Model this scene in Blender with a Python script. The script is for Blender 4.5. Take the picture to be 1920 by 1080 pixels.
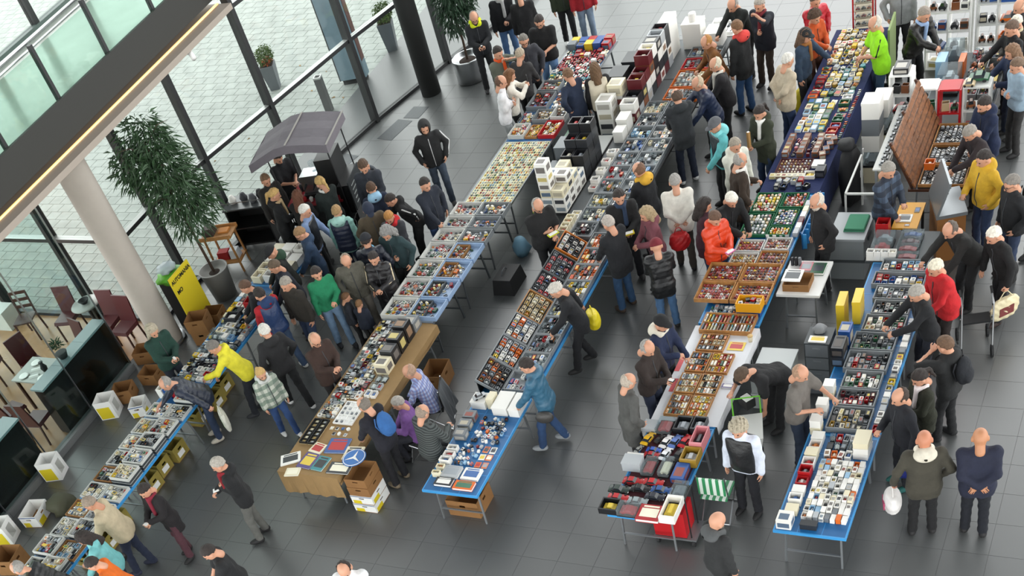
import bpy, math, random
import numpy as np
from mathutils import Matrix, Vector
for _o in list(bpy.data.objects): bpy.data.objects.remove(_o, do_unlink=True)
S = bpy.context.scene
COL = S.collection
rnd = random.Random(7)
# ---------------------------------------------------------------- camera
FPX, CX, CY, CAMH = 2197.28, 960.0, 1249.29, 12.5
def _rot(pitch, roll, yaw):
    cp, sp = math.cos(pitch), math.sin(pitch)
    f = np.array([0, cp, -sp]); r = np.array([1., 0, 0]); d = np.cross(f, r)
    cr, sr = math.cos(roll), math.sin(roll)
    r2 = cr*r + sr*d; d2 = -sr*r + cr*d
    cy, sy = math.cos(yaw), math.sin(yaw)
    Z = np.array([[cy, -sy, 0], [sy, cy, 0], [0, 0, 1]])
    return np.array([Z@r2, Z@d2, Z@f])
RC = _rot(*np.radians([49.50023, 22.13942, 40.35717]))
def G(px, py, z=0.0):                       # photograph point -> place at height z
    d = RC.T @ np.array([(px-CX)/FPX, (py-CY)/FPX, 1.0]); t = (z-CAMH)/d[2]
    return float(d[0]*t), float(d[1]*t)
cam = bpy.data.cameras.new('camera'); camo = bpy.data.objects.new('camera', cam); COL.objects.link(camo)
m = Matrix.Identity(4)
for i in range(3):
    m[i][0] = RC[0][i]; m[i][1] = -RC[1][i]; m[i][2] = -RC[2][i]
m[2][3] = CAMH
camo.matrix_world = m
cam.sensor_fit = 'HORIZONTAL'; cam.sensor_width = 36; cam.lens = FPX/1920*36
cam.shift_y = (CY-540)/1920; cam.clip_end = 200
S.camera = camo
# ---------------------------------------------------------------- sky and exposure
W = bpy.data.worlds.new('overcast sky'); S.world = W; W.use_nodes = True
nt = W.node_tree; bg = nt.nodes['Background']
bg.inputs[0].default_value = (0.97, 0.99, 0.98, 1); bg.inputs[1].default_value = 3.4
vs = S.view_settings
vs.view_transform = 'Standard'; vs.look = 'None'; vs.gamma = 1; vs.use_curve_mapping = False
vs.exposure = 0.2
# ---------------------------------------------------------------- materials
def lin(h):
    if not isinstance(h, str): return h
    h = h.lstrip('#'); c = [int(h[i:i+2], 16)/255 for i in (0, 2, 4)]
    return tuple((x/12.92 if x <= .04045 else ((x+.055)/1.055)**2.4) for x in c)
MATS = {}
def node(nt, t, **k):
    n = nt.nodes.new(t)
    for a, b in k.items(): setattr(n, a, b)
    return n
def mat(name, col='#888888', rough=.5, metal=0., bump=0., bscale=40., var=0., vscale=6., src=None, spec=.5, emit=None, coat=0.):
    """principled material; src='obj' takes the object's colour, 'attr' a colour attribute, 'rand' a per-object pick"""
    if name in MATS: return MATS[name]
    m = bpy.data.materials.new(name); m.use_nodes = True; nt = m.node_tree; L = nt.links.new
    b = nt.nodes['Principled BSDF']; b.inputs['Roughness'].default_value = rough; b.inputs['Metallic'].default_value = metal
    b.inputs['Specular IOR Level'].default_value = spec
    if coat: b.inputs['Coat Weight'].default_value = coat
    c = lin(col)
    if src == 'obj':
        out = node(nt, 'ShaderNodeObjectInfo').outputs['Color']
    elif src == 'attr':
        out = node(nt, 'ShaderNodeAttribute', attribute_name='Col').outputs['Color']
    elif src in ('rand', 'muted'):
        oi = node(nt, 'ShaderNodeObjectInfo'); r = node(nt, 'ShaderNodeValToRGB'); r.color_ramp.interpolation = 'CONSTANT'
        e = r.color_ramp.elements; cs = RANDCOLS if src == 'rand' else MUTED
        while len(e) < len(cs): e.new(.5)
        for i, h in enumerate(cs): e[i].position = i/len(cs); e[i].color = (*lin(h), 1)
        L(oi.outputs['Random'], r.inputs[0]); out = r.outputs[0]
    else:
        rg = node(nt, 'ShaderNodeRGB'); rg.outputs[0].default_value = (*c, 1); out = rg.outputs[0]
    tc = node(nt, 'ShaderNodeTexCoord')
    if var:
        nz = node(nt, 'ShaderNodeTexNoise'); nz.inputs['Scale'].default_value = vscale; nz.inputs['Detail'].default_value = 4
        L(tc.outputs['Object'], nz.inputs['Vector'])
        mr = node(nt, 'ShaderNodeMapRange'); mr.inputs[3].default_value = 1-var; mr.inputs[4].default_value = 1+var
        mr.inputs[1].default_value = .3; mr.inputs[2].default_value = .7
        L(nz.outputs[0], mr.inputs[0])
        mx = node(nt, 'ShaderNodeVectorMath', operation='SCALE'); L(out, mx.inputs[0]); L(mr.outputs[0], mx.inputs['Scale']); out = mx.outputs[0]
    L(out, b.inputs['Base Color'])
    if bump:
        nz = node(nt, 'ShaderNodeTexNoise'); nz.inputs['Scale'].default_value = bscale; nz.inputs['Detail'].default_value = 3
        L(tc.outputs['Object'], nz.inputs['Vector'])
        bp = node(nt, 'ShaderNodeBump'); bp.inputs['Strength'].default_value = bump; bp.inputs['Distance'].default_value = .02
        L(nz.outputs[0], bp.inputs['Height']); L(bp.outputs[0], b.inputs['Normal'])
    if emit: b.inputs['Emission Color'].default_value = (*lin(emit[0]), 1); b.inputs['Emission Strength'].default_value = emit[1]
    MATS[name] = m; return m
RANDCOLS = ['#b02020', '#d8d8d4', '#26282c', '#e4e2dc', '#d9bc3c', '#9aa0a6', '#c8793c', '#ece6d0', '#3f6f58', '#3c4148', '#b8bcc0', '#3f66a0']
MUTED = ['#6f6a66', '#8a6f58', '#3a3c40', '#b0a894', '#8a4a40', '#55677c', '#a8a49c', '#4a4440', '#c0b070', '#7d8890']
def plastic_clear(name, col, mixf=.25, rough=.15):
    if name in MATS: return MATS[name]
    m = bpy.data.materials.new(name); m.use_nodes = True; nt = m.node_tree; L = nt.links.new
    out = nt.nodes['Material Output']; b = nt.nodes['Principled BSDF']
    b.inputs['Base Color'].default_value = (*lin(col), 1); b.inputs['Roughness'].default_value = rough
    t = node(nt, 'ShaderNodeBsdfTransparent'); t.inputs[0].default_value = (*[min(1, .35+.65*x) for x in lin(col)], 1)
    mx = node(nt, 'ShaderNodeMixShader'); mx.inputs[0].default_value = mixf
    L(t.outputs[0], mx.inputs[1]); L(b.outputs[0], mx.inputs[2]); L(mx.outputs[0], out.inputs[0])
    MATS[name] = m; return m
def pattern(name, kind, cols, sc=1., rough=.85):
    """checks ('plaid') or bars ('stripe') in object coordinates"""
    if name in MATS: return MATS[name]
    m = bpy.data.materials.new(name); m.use_nodes = True; nt = m.node_tree; L = nt.links.new
    b = nt.nodes['Principled BSDF']; b.inputs['Roughness'].default_value = rough
    tc = node(nt, 'ShaderNodeTexCoord'); sp = node(nt, 'ShaderNodeSeparateXYZ'); L(tc.outputs['Object'], sp.inputs[0])
    def saw(o, s):
        a = node(nt, 'ShaderNodeMath', operation='MULTIPLY'); L(o, a.inputs[0]); a.inputs[1].default_value = s
        f = node(nt, 'ShaderNodeMath', operation='FRACT'); L(a.outputs[0], f.inputs[0])
        g = node(nt, 'ShaderNodeMath', operation='GREATER_THAN'); L(f.outputs[0], g.inputs[0]); g.inputs[1].default_value = .5; return g.outputs[0]
    z = saw(sp.outputs[2], sc)
    m1 = node(nt, 'ShaderNodeMixRGB'); m1.inputs[1].default_value = (*lin(cols[0]), 1); m1.inputs[2].default_value = (*lin(cols[1]), 1); L(z, m1.inputs[0]); o = m1.outputs[0]
    if kind == 'plaid':
        ad = node(nt, 'ShaderNodeMath', operation='ADD'); L(sp.outputs[0], ad.inputs[0]); L(sp.outputs[1], ad.inputs[1])
        y = saw(ad.outputs[0], sc); h = node(nt, 'ShaderNodeMath', operation='MULTIPLY'); L(y, h.inputs[0]); h.inputs[1].default_value = .5
        m2 = node(nt, 'ShaderNodeMixRGB'); L(o, m2.inputs[1]); m2.inputs[2].default_value = (*lin(cols[2]), 1); L(h.outputs[0], m2.inputs[0]); o = m2.outputs[0]
    L(o, b.inputs['Base Color']); MATS[name] = m; return m
# ---------------------------------------------------------------- mesh helpers
class MB:
    def __init__(s): s.v = []; s.f = []; s.m = []
    def add(s, vs, fs, m=0):
        o = len(s.v); s.v += [tuple(map(float, p)) for p in vs]; s.f += [tuple(i+o for i in f) for f in fs]; s.m += [m]*len(fs); return s
    def box(s, x0, y0, z0, x1, y1, z1, m=0, top=None):
        vs = [(x0,y0,z0),(x1,y0,z0),(x1,y1,z0),(x0,y1,z0),(x0,y0,z1),(x1,y0,z1),(x1,y1,z1),(x0,y1,z1)]
        fs = [(0,3,2,1),(4,5,6,7),(0,1,5,4),(1,2,6,5),(2,3,7,6),(3,0,4,7)]
        o = len(s.v); s.v += vs
        for k, f in enumerate(fs): s.f.append(tuple(i+o for i in f)); s.m.append(top if (k == 1 and top is not None) else m)
        return s
    def frustum(s, x0, y0, x1, y1, z0, X0, Y0, X1, Y1, z1, m=0):
        return s.add([(x0,y0,z0),(x1,y0,z0),(x1,y1,z0),(x0,y1,z0),(X0,Y0,z1),(X1,Y0,z1),(X1,Y1,z1),(X0,Y1,z1)],
                     [(0,3,2,1),(4,5,6,7),(0,1,5,4),(1,2,6,5),(2,3,7,6),(3,0,4,7)], m)
    def bar(s, a, b, w, h=None, m=0):            # square bar between two points
        h = h or w; a = Vector(a); b = Vector(b); d = (b-a).normalized()
        u = d.cross(Vector((0,0,1)));
        if u.length < 1e-3: u = Vector((1,0,0))
        u.normalize(); n = u.cross(d)
        vs = [p + u*i*w/2 + n*j*h/2 for p in (a, b) for i, j in ((-1,-1),(1,-1),(1,1),(-1,1))]
        return s.add(vs, [(3,2,1,0),(4,5,6,7),(0,1,5,4),(1,2,6,5),(2,3,7,6),(3,0,4,7)], m)
    def tube(s, pts, rs, n=8, m=0, caps=True):
        pts = [Vector(p) for p in pts]; rs = rs if isinstance(rs, (list, tuple)) else [rs]*len(pts)
        o = len(s.v); u = None
        for i, p in enumerate(pts):
            d = (pts[min(i+1, len(pts)-1)]-pts[max(i-1, 0)]).normalized()
            if u is None:
                u = d.cross(Vector((0,0,1)))
                if u.length < 1e-3: u = Vector((1,0,0))
            u = (u - d*u.dot(d)).normalized(); w = d.cross(u)
            for k in range(n):
                a = 2*math.pi*k/n; s.v.append(tuple(p + (u*math.cos(a) + w*math.sin(a))*rs[i]))
        for i in range(len(pts)-1):
            for k in range(n):
                s.f.append((o+i*n+k, o+i*n+(k+1)%n, o+(i+1)*n+(k+1)%n, o+(i+1)*n+k)); s.m.append(m)
        if caps:
            s.f.append(tuple(o+k for k in reversed(range(n)))); s.m.append(m)
            e = o+(len(pts)-1)*n; s.f.append(tuple(e+k for k in range(n))); s.m.append(m)
        return s
    def lathe(s, prof, n=16, c=(0,0,0), m=0, ms=None):
        o = len(s.v)
        for r, z in prof:
            for k in range(n):
                a = 2*math.pi*k/n; s.v.append((c[0]+r*math.cos(a), c[1]+r*math.sin(a), c[2]+z))
        for i in range(len(prof)-1):
            for k in range(n):
                s.f.append((o+i*n+k, o+i*n+(k+1)%n, o+(i+1)*n+(k+1)%n, o+(i+1)*n+k)); s.m.append(ms[i] if ms else m)
        s.f.append(tuple(o+k for k in reversed(range(n)))); s.m.append(m)
        e = o+(len(prof)-1)*n; s.f.append(tuple(e+k for k in range(n))); s.m.append(ms[-1] if ms else m)
        return s
    def prism(s, poly, z0, z1, m=0):
        n = len(poly); return s.add([(x,y,z0) for x,y in poly]+[(x,y,z1) for x,y in poly],
            [tuple(reversed(range(n))), tuple(range(n,2*n))]+[(i,(i+1)%n,n+(i+1)%n,n+i) for i in range(n)], m)
    def sheet(s, grid, t=.004, m=0):            # grid[i][j] points -> thin solid sheet
        a = len(grid); b = len(grid[0]); o = len(s.v)
        for dz in (0, -t):
            for r in grid:
                for p in r: s.v.append((p[0], p[1], p[2]+dz))
        N = a*b
        for i in range(a-1):
            for j in range(b-1):
                q = (o+i*b+j, o+(i+1)*b+j, o+(i+1)*b+j+1, o+i*b+j+1)
                s.f.append(q); s.m.append(m); s.f.append(tuple(x+N for x in reversed(q))); s.m.append(m)
        ring = [i*b for i in range(a)]+[(a-1)*b+j for j in range(1,b)]+[i*b+b-1 for i in range(a-2,-1,-1)]+[j for j in range(b-2,0,-1)]
        for i in range(len(ring)):
            p, q = ring[i], ring[(i+1)%len(ring)]; s.f.append((o+q, o+p, o+p+N, o+q+N)); s.m.append(m)
        return s
    def mesh(s, name, mats, smooth=False):
        me = bpy.data.meshes.new(name); me.from_pydata(s.v, [], s.f)
        for x in (mats if isinstance(mats, (list, tuple)) else [mats]): me.materials.append(x)
        me.polygons.foreach_set('material_index', s.m)
        if smooth: me.polygons.foreach_set('use_smooth', [True]*len(s.f))
        me.update(); return me
def link(name, data, parent=None, loc=None, rz=None, color=None, scale=None):
    o = bpy.data.objects.new(name, data); COL.objects.link(o)
    if parent is not None: o.parent = parent
    if loc is not None: o.location = loc
    if rz is not None: o.rotation_euler = (0, 0, rz)
    if scale is not None: o.scale = scale
    if color is not None: o.color = (*lin(color), 1)
    return o
def obj(name, mb, mats, parent=None, smooth=False, **k): return link(name, mb.mesh(name, mats, smooth), parent, **k)
def tag(o, label, cat=None, group=None):
    o['label'] = label
    if cat: o['category'] = cat
    if group: o['group'] = group
    return o
def thing(name, label, cat, loc=(0,0,0), rz=0, group=None):
    o = link(name, None, None, loc, rz); o.empty_display_size = .1
    return tag(o, label, cat, group)
def struct(name, mb, mats, label=None, parent=None, smooth=False):
    o = obj(name, mb, mats, parent, smooth)
    if parent is None:
        o['kind'] = 'structure'
        if label: o['label'] = label
    return o
# ---------------------------------------------------------------- material library
paint = mat('paint', rough=.35, src='obj'); paintA = mat('paint_mixed', rough=.4, src='attr')
randp = mat('assorted_paint', rough=.35, src='rand')
mutedp = mat('muted_print', rough=.5, src='muted')
cloth = mat('cloth', rough=.9, src='obj', bump=.75, bscale=13, var=.14, vscale=9)
shiny = mat('puffer_cloth', rough=.45, src='obj', bump=.45, bscale=18, var=.1)
skin = mat('skin', rough=.55, src='obj', var=.05)
hairm = mat('hair', rough=.7, src='obj', bump=.6, bscale=90, var=.2, vscale=40)
matte = mat('matte', rough=.7, src='obj')
black = mat('black', '#131416', .6); tyre = mat('tyre', '#17181a', .7); glassd = mat('dark_glass', '#20262b', .12)
white = mat('white_plastic', '#e9e9e6', .5); steel = mat('steel', '#9a9da0', .3, .9); chrome = mat('brushed_steel', '#c0c2c4', .28, 1., bump=.05, bscale=200)
alu = mat('aluminium', '#8f9396', .4, .7); frame = mat('dark_frame', '#2c2d2e', .45, .3)
card = mat('cardboard', '#8a6238', .85, var=.08, vscale=5); cardin = card
wood = mat('wood', '#a5743f', .6, var=.2, vscale=12); woodd = mat('dark_wood', '#4a2c1e', .5, var=.2)
kraft = mat('kraft_paper', '#92754c', .85, var=.06, bump=.15, bscale=12)
blue = mat('blue_table', '#1c5f96', .4, var=.06); bluel = mat('blue_edge', '#3b92cf', .4); blued = mat('blue_rib', '#2f7fbd', .45)
navyc = mat('navy_cloth', '#152350', .9, bump=.2, bscale=25); maroonc = mat('maroon_cloth', '#3c0d16', .9, bump=.2); whitec = mat('white_cloth', '#d9dade', .85, bump=.1)
greyp = mat('grey_crate', '#7d8285', .5); greyd = mat('dark_crate', '#3f4447', .5); palep = mat('pale_tray', '#c9cac6', .5)
yellow = mat('yellow_print', '#d8c21e', .6); redp = mat('red_plastic', '#b3141c', .45); greenp = mat('green_felt', '#14603c', .8)
clear = plastic_clear('clear_plastic', '#e8eef0', .06); clearb = plastic_clear('blue_clear_plastic', '#a9c2e0', .7, .3)
eyem = mat('eye', '#1a1512', .3); lipm = mat('lip', '#8a4a40', .6)
leafm = mat('leaf', '#2f4a2c', .5, var=.35, vscale=14); leafl = mat('box_leaf', '#4a5f2a', .6, var=.35, vscale=30); soil = mat('soil', '#2e221b', .95); bark = mat('bark', '#4a3a2e', .9)
# ================================================================ the setting
tilem = mat('floor_tile', '#4d4f4f', .38, var=.05, vscale=.9, bump=.02, bscale=8)
tilem.node_tree.nodes['Principled BSDF'].inputs['IOR'].default_value = 1.9
groutm = mat('grout', '#585a5a', .4)
TX, TY = .585, .577
def lay_tiles(parent, name, cells, w, d, gap, z, t, material, lim=300):
    """cells: centres; nearest 300 as single parts, the rest joined in one part"""
    cells = sorted(cells, key=lambda c: c[0]**2+c[1]**2)
    b = .0006
    mb = MB().frustum(-w/2+gap, -d/2+gap, w/2-gap, d/2-gap, 0, -w/2+gap+b, -d/2+gap+b, w/2-gap-b, d/2-gap-b, t)
    me = mb.mesh(name, material)
    for x, y in cells[:lim]: link(name, me, parent, (x, y, z))
    big = MB()
    for x, y in cells[lim:]:
        big.frustum(x-w/2+gap, y-d/2+gap, x+w/2-gap, y+d/2-gap, z, x-w/2+gap+b, y-d/2+gap+b, x+w/2-gap-b, y+d/2-gap-b, z+t)
    if big.f:
        o = obj(name+'_field', big, material, parent); o['kind'] = 'stuff'
FAC = [(-18.0,15.0),(-17.99,16.1),(-17.7,17.8),(-17.23,19.83),(-16.65,22.48),(-15.91,25.07),(-15.05,27.7),(-13.9,30.6),(-12.3,34)]
def facx(y):
    for (a, b), (c, d) in zip(FAC, FAC[1:]):
        if b <= y <= d: return a+(c-a)*(y-b)/(d-b)
    return -17.75 if y < 15 else -12.3
fl = struct('floor', MB().box(-18.0,4,-.3, 8,36,-.003), groutm, 'dark grey polished stone tile floor of the hall')
cells = []
y = 9.54+TY*.5-9*TY
while y < 34:
    x = -9.93+TX*.5-14*TX
    while x < 3:
        if x-TX/2 > max(facx(y-TY/2), facx(y+TY/2))-.12 and y > 5.5 and not (y < 8 and x > 2): cells.append((x, y))
        x += TX
    y += TY
lay_tiles(fl, 'floor_tile', cells, TX, TY, .002, -.003, .003, tilem)
# metal entrance grille along the glass
gm = mat('grille', '#55585a', .4, .6)
for (px, py, qx, qy) in ((720,262,760,225),(770,222,790,200),(595,345,660,290)):
    a = G(px, py); b = G(qx, qy); v = Vector((b[0]-a[0], b[1]-a[1], 0)); L_ = v.length; ang = math.atan2(v.y, v.x)
    mb = MB().box(0,-.22,0, L_,.22,.002)
    for k in range(12): mb.box(.01, -.21+k*.036, .002, L_-.01, -.195+k*.036, .005)
    tag(obj('entrance_grille', mb, gm, None, loc=(a[0], a[1], .002), rz=ang), 'flush metal entrance grille set in the floor before the glass front', 'grille', 'floor grilles along the glass front')
# outside paving
pavm = mat('paving_stone', '#8f9590', .75, var=.14, vscale=2.5, bump=.15, bscale=60)
pv = struct('ground_outside', MB().box(-60,4,-.6,-12,70,-.07), mat('paving_joint', '#5f6460', .9), 'light paved forecourt outside the glass')
PW, PD = .37, .325; cells = []; r = 0; y = 15.1
while y < 34:
    x = -38+(r % 2)*PW/2
    lim = facx(y)-.15
    while x < lim:
        cells.append((x, y)); x += PW
    y += PD; r += 1
lay_tiles(pv, 'paving_stone', cells, PW, PD, .006, -.07, .04, pavm)
leafd = mat('dead_leaf', '#8a6a3a', .8)
for i, (px, py) in enumerate(((462,260),(620,182),(643,183),(628,107),(612,133),(597,157),(716,112),(400,302),(560,120),(585,170))):
    x, y = G(px, py); s = rnd.uniform(.05, .1)
    mb = MB().add([(0,0,.004),(s,.3*s,.02),(1.4*s,0,.006),(s,-.4*s,.015),(0,0,.002),(s,.3*s,.018),(1.4*s,0,.004),(s,-.4*s,.013)], [(0,3,2,1),(4,5,6,7),(0,1,5,4),(1,2,6,5),(2,3,7,6),(3,0,4,7)])
    tag(obj('fallen_leaf', mb, leafd, None, loc=(x, y, -.032), rz=rnd.uniform(0,6)), 'dry brown leaf lying on the pale paving outside the glass', 'leaf', 'dead leaves on the paving')
# restaurant floor
rf = struct('floor_restaurant', MB().box(-30,4,-.3,-18.0,15.0,.0), mat('restaurant_floor', '#a07a55', .35, var=.25, vscale=1.5), 'warm wooden floor of the restaurant behind the glass')
# glazing
def glass_mat(name, tint, refl):
    if name in MATS: return MATS[name]
    m = bpy.data.materials.new(name); m.use_nodes = True; nt = m.node_tree; L = nt.links.new
    out = nt.nodes['Material Output']; nt.nodes.remove(nt.nodes['Principled BSDF'])
    t = node(nt, 'ShaderNodeBsdfTransparent'); t.inputs[0].default_value = (*lin(tint), 1)
    g = node(nt, 'ShaderNodeBsdfGlossy'); g.inputs['Roughness'].default_value = .02
    f = node(nt, 'ShaderNodeLayerWeight'); f.inputs[0].default_value = .25
    pw = node(nt, 'ShaderNodeMath', operation='POWER'); L(f.outputs['Facing'], pw.inputs[0]); pw.inputs[1].default_value = 2.2
    mu = node(nt, 'ShaderNodeMath', operation='MULTIPLY_ADD'); L(pw.outputs[0], mu.inputs[0]); mu.inputs[1].default_value = .35*refl; mu.inputs[2].default_value = .03*refl
    mx = node(nt, 'ShaderNodeMixShader'); L(mu.outputs[0], mx.inputs[0]); L(t.outputs[0], mx.inputs[1]); L(g.outputs[0], mx.inputs[2]); L(mx.outputs[0], out.inputs[0])
    MATS[name] = m; return m
gfac = glass_mat('facade_glass', '#f7f9f8', 1.0); gbal = glass_mat('green_glass', '#dcece5', 1.3); gpart = glass_mat('partition_glass', '#e6f0ee', 1.2)
silver = mat('bead', '#b9bbb9', .4, .4)
wn = [0]
def bay(p, q, z0, zs, post=True, tops=True):
    """one glazed bay: post, transoms, sill, panes"""
    wn[0] += 1; a = Vector((p[0], p[1], 0)); b = Vector((q[0], q[1], 0)); d = b-a; Ln = d.length; ang = math.atan2(d.y, d.x)
    e = link('window_%d' % wn[0], None, None, (a.x, a.y, 0), ang); e['kind'] = 'structure'; e['label'] = 'tall glazed bay of the hall front with dark metal posts'
    if post: obj('post', MB().box(-.05,-.11,z0, .05,.11,zs[-1]), frame, e)
    z = z0
    for i, t in enumerate(zs):
        if i == 0: obj('sill', MB().box(.05,-.07,z0, Ln-.05,.05,z0+.07).box(.05,.05,z0,Ln-.05,.075,z0+.05, 1), [frame, silver], e)
        zz = z+(.07 if i == 0 else .0)
        obj('pane', MB().box(.05,-.012,zz, Ln-.05,.012,t-.04), gfac, e)
        obj('transom', MB().box(.05,-.07,t-.04, Ln-.05,.07,t+.04, 0, 1).box(.05,.07,t-.04,Ln-.05,.08,t+.03,1), [frame, silver], e)
        z = t+.04
    return e
for i in range(len(FAC)-1):
    bay(FAC[i], FAC[i+1], 0, (1.9, 3.95) if i < 3 else (1.9, 3.95, 6.2))
for xa, xb in ((-19.8,-18.0),(-22.4,-19.8),(-25,-22.4),(-27.6,-25)): bay((xa,15.0),(xb,15.0),0,(1.9,3.9))
# frameless glass screen between hall and restaurant, on a grey metal rail
scr = link('wall_restaurant', None); scr['kind'] = 'structure'; scr['label'] = 'frameless glass screen between hall and restaurant'
ys = [6.5,7.9,9.3,10.7,12.1,13.5]
for a, b in zip(ys, ys[1:]):
    obj('pane', MB().box(-17.79,a+.006,.13,-17.77,b-.006,3.6), gpart, scr)
    obj('pane_joint', MB().box(-17.8,b-.006,.13,-17.76,b+.006,3.6), steel, scr)
    obj('base_rail', MB().box(-17.86,a+.004,0,-17.7,b-.004,.13), mat('rail_grey', '#77797a', .5, .2), scr)
# white round column under the gallery
cw = mat('column_white', '#a39b91', .6, var=.03)
tc_ = struct('column_white', MB().lathe([(.36,0),(.36,.05),(.30,.06),(.30,3.97)], 32, (-17.42,14.37,0), ms=[1,1,0,0]), [cw, steel], 'thick round white column beside the glass', smooth=False)
for p in tc_.data.polygons: p.use_smooth = abs(p.normal.z) < .5
# dark round column by the entrance
dk = mat('column_dark', '#262726', .6, var=.05)
x, y = G(806, 178)
o = struct('column_dark', MB().lathe([(.235,0),(.235,7.5)], 28, (x, y+.1, 0)), dk, 'round dark column by the glass front')
for p in o.data.polygons: p.use_smooth = abs(p.normal.z) < .5
# gallery
soff = mat('soffit', '#9a8f84', .7); fas = mat('fascia', '#2b2b28', .7)
struct('gallery_floor', MB().box(-20.6,4,4.22,-17.42,19.75,4.60), mat('gallery_stone', '#c3c8c0', .2, var=.1, vscale=1.2), 'gallery slab above the restaurant')
struct('trim_1', MB().box(-17.42,4,4.2,-17.36,19.75,4.80), fas, 'dark fascia of the gallery edge')
struct('trim_2', MB().box(-18.6,4,3.97,-17.03,19.72,4.08), soff, 'pale soffit of the gallery edge')
tag(struct('light_strip', MB().box(-17.36,4.1,4.08,-17.33,19.7,4.11), mat('led', '#ffe2b0', emit=('#ffbe58', 1.5))), 'warm light strip under the gallery edge')
gal = link('gallery_balustrade', None); gal['kind'] = 'structure'; gal['label'] = 'green glass balustrade with steel handrails along the gallery'
yy = [4.1+k*1.55 for k in range(11)]
for a, b in zip(yy, yy[1:]):
    obj('pane', MB().box(-17.45,a+.03,4.62,-17.43,b-.03,5.62), gbal, gal)
    obj('post', MB().box(-17.50,b-.035,4.6,-17.42,b+.035,5.72), frame, gal)
obj('handrail', MB().tube([(-17.47,4.1,5.78),(-17.47,19.6,5.78)], .03, 10), chrome, gal, smooth=True)
obj('handrail', MB().tube([(-17.58,4.1,5.62),(-17.58,19.6,5.62)], .022, 10), chrome, gal, smooth=True)
# upper glazing behind the gallery
up = link('window_20', None); up['kind'] = 'structure'; up['label'] = 'upper glazing with dark frames behind the gallery'
for k in range(11):
    yk = 4.5+k*1.5
    obj('post', MB().box(-20.6,yk-.06,4.6,-20.45,yk+.06,7.6), frame, up)
    obj('pane', MB().box(-20.54,yk+.06,4.75,-20.52,yk+1.44,7.5), gfac, up)
obj('sill', MB().box(-20.6,4.4,4.6,-20.42,19.7,4.75), mat('sill_green', '#5d6a66', .5), up)
obj('transom', MB().box(-20.6,4.4,5.7,-20.45,19.7,5.8), frame, up)
x, y = G(330, 108, 3.85)
lm = thing('spot_lamp', 'small white spot lamp fixed under the gallery edge', 'lamp', (-17.1, y, 3.9))
obj('lamp_body', MB().tube([(0,0,.05),(.12,-.08,-.06)], .05, 14), white, lm, smooth=True); obj('bracket', MB().box(-.1,-.02,.0,.02,.02,.07), frame, lm)

# unseen roof added to dim the sky over the floor: tinted panes, dark girders
rg = bpy.data.materials.new('sky_dimming_glass'); rg.use_nodes = True; _n = rg.node_tree; _t = node(_n, 'ShaderNodeBsdfTransparent'); _t.inputs[0].default_value = (.37,.375,.38,1); _n.links.new(_t.outputs[0], _n.nodes['Material Output'].inputs[0])
rf_ = link('added_roof_shade', None); rf_['kind'] = 'structure'; rf_['label'] = 'unseen added roof of tinted panes on dark girders, dimming the sky'
for i in range(-2,7):
    for j in range(10): obj('pane', MB().box(-16.4+4.1*i,-14+4.1*j,15.0,-16.4+4.1*i+4.0,-14+4.1*j+4.0,15.02), rg, rf_)
for i in range(-2,8): obj('added_girder', MB().box(-16.5+4.1*i,-14,14.6,-16.4+4.1*i,27,15.1), frame, rf_)
for j in range(11): obj('added_girder', MB().box(-24.7,-14.1+4.1*j,14.7,12.3,-14+4.1*j,15.1), frame, rf_)
# ================================================================ planting
def leaf_cloud(seed, blobs, n, ln, wd, droop=.4):
    r = np.random.default_rng(seed); V = []; F = []
    tot = sum(b[3]**2 for b in blobs)
    for (cx, cy, cz, rad) in blobs:
        for _ in range(int(n*rad**2/tot)):
            d = r.normal(size=3); d /= np.linalg.norm(d); p = np.array([cx,cy,cz]) + d*rad*r.uniform(.25,1)**.6
            a = d*np.array([1,1,.3])+r.normal(size=3)*.5; a[2] -= droop; a /= np.linalg.norm(a)
            u = np.cross(a, r.normal(size=3)); u /= np.linalg.norm(u); nn = np.cross(a, u)
            l = ln*r.uniform(.6,1.2); w = wd*r.uniform(.7,1.2); o = len(V)
            V += [p, p+a*l*.4+u*w+nn*w*.25, p+a*l-np.array([0,0,l*.25]), p+a*l*.4-u*w+nn*w*.25]
            F += [(o,o+1,o+2),(o,o+2,o+3)]
    mb = MB(); mb.v = [tuple(map(float, v)) for v in V]; mb.f = F; mb.m = [0]*len(F); return mb
x, y = G(424, 553)
t = thing('potted_tree', 'tall slender leaved tree in a grey planter beside the glass front', 'tree', (x, y, 0))
obj('planter', MB().lathe([(.24,0),(.30,.62),(.32,.64),(.29,.64),(.28,.56)], 28, ms=[0,0,0,0,0]), mat('planter_grey','#84837f',.45), t, smooth=True)
obj('soil', MB().lathe([(.27,.53),(.02,.58)], 20), soil, t)
tr = MB().tube([(0,0,.5),(-.05,.02,1.2),(-.03,-.02,1.9),(-.12,.05,2.6),(-.1,.0,3.4)], [.032,.03,.026,.02,.012], 8)
for k in range(9):
    a = k*2.4; z = 1.75+.2*k; tr.tube([(-.05,0,z),(-.05+.35*math.cos(a),.35*math.sin(a),z+.3),(-.05+.6*math.cos(a),.6*math.sin(a),z+.35)], [.013,.009,.004], 5)
obj('trunk', tr, bark, t, smooth=True)
fo = obj('foliage', leaf_cloud(3, [(.15,-.05,2.0,.52),(-.1,.25,2.15,.5),(.15,-.1,2.5,.62),(-.2,.15,2.75,.6),(.05,.0,3.05,.55),(-.2,.1,3.4,.5),(.4,.2,2.25,.45),(-.35,-.25,3.1,.45),(.0,.1,3.6,.3),(-.5,-.1,2.9,.4)], 3300, .22, .019), leafm, t); fo['kind'] = 'stuff'
x, y = G(886, 147)
t = thing('potted_tree', 'bushy dark leaved tree in a wide polished steel tub', 'tree', (x, y, 0))
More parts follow.
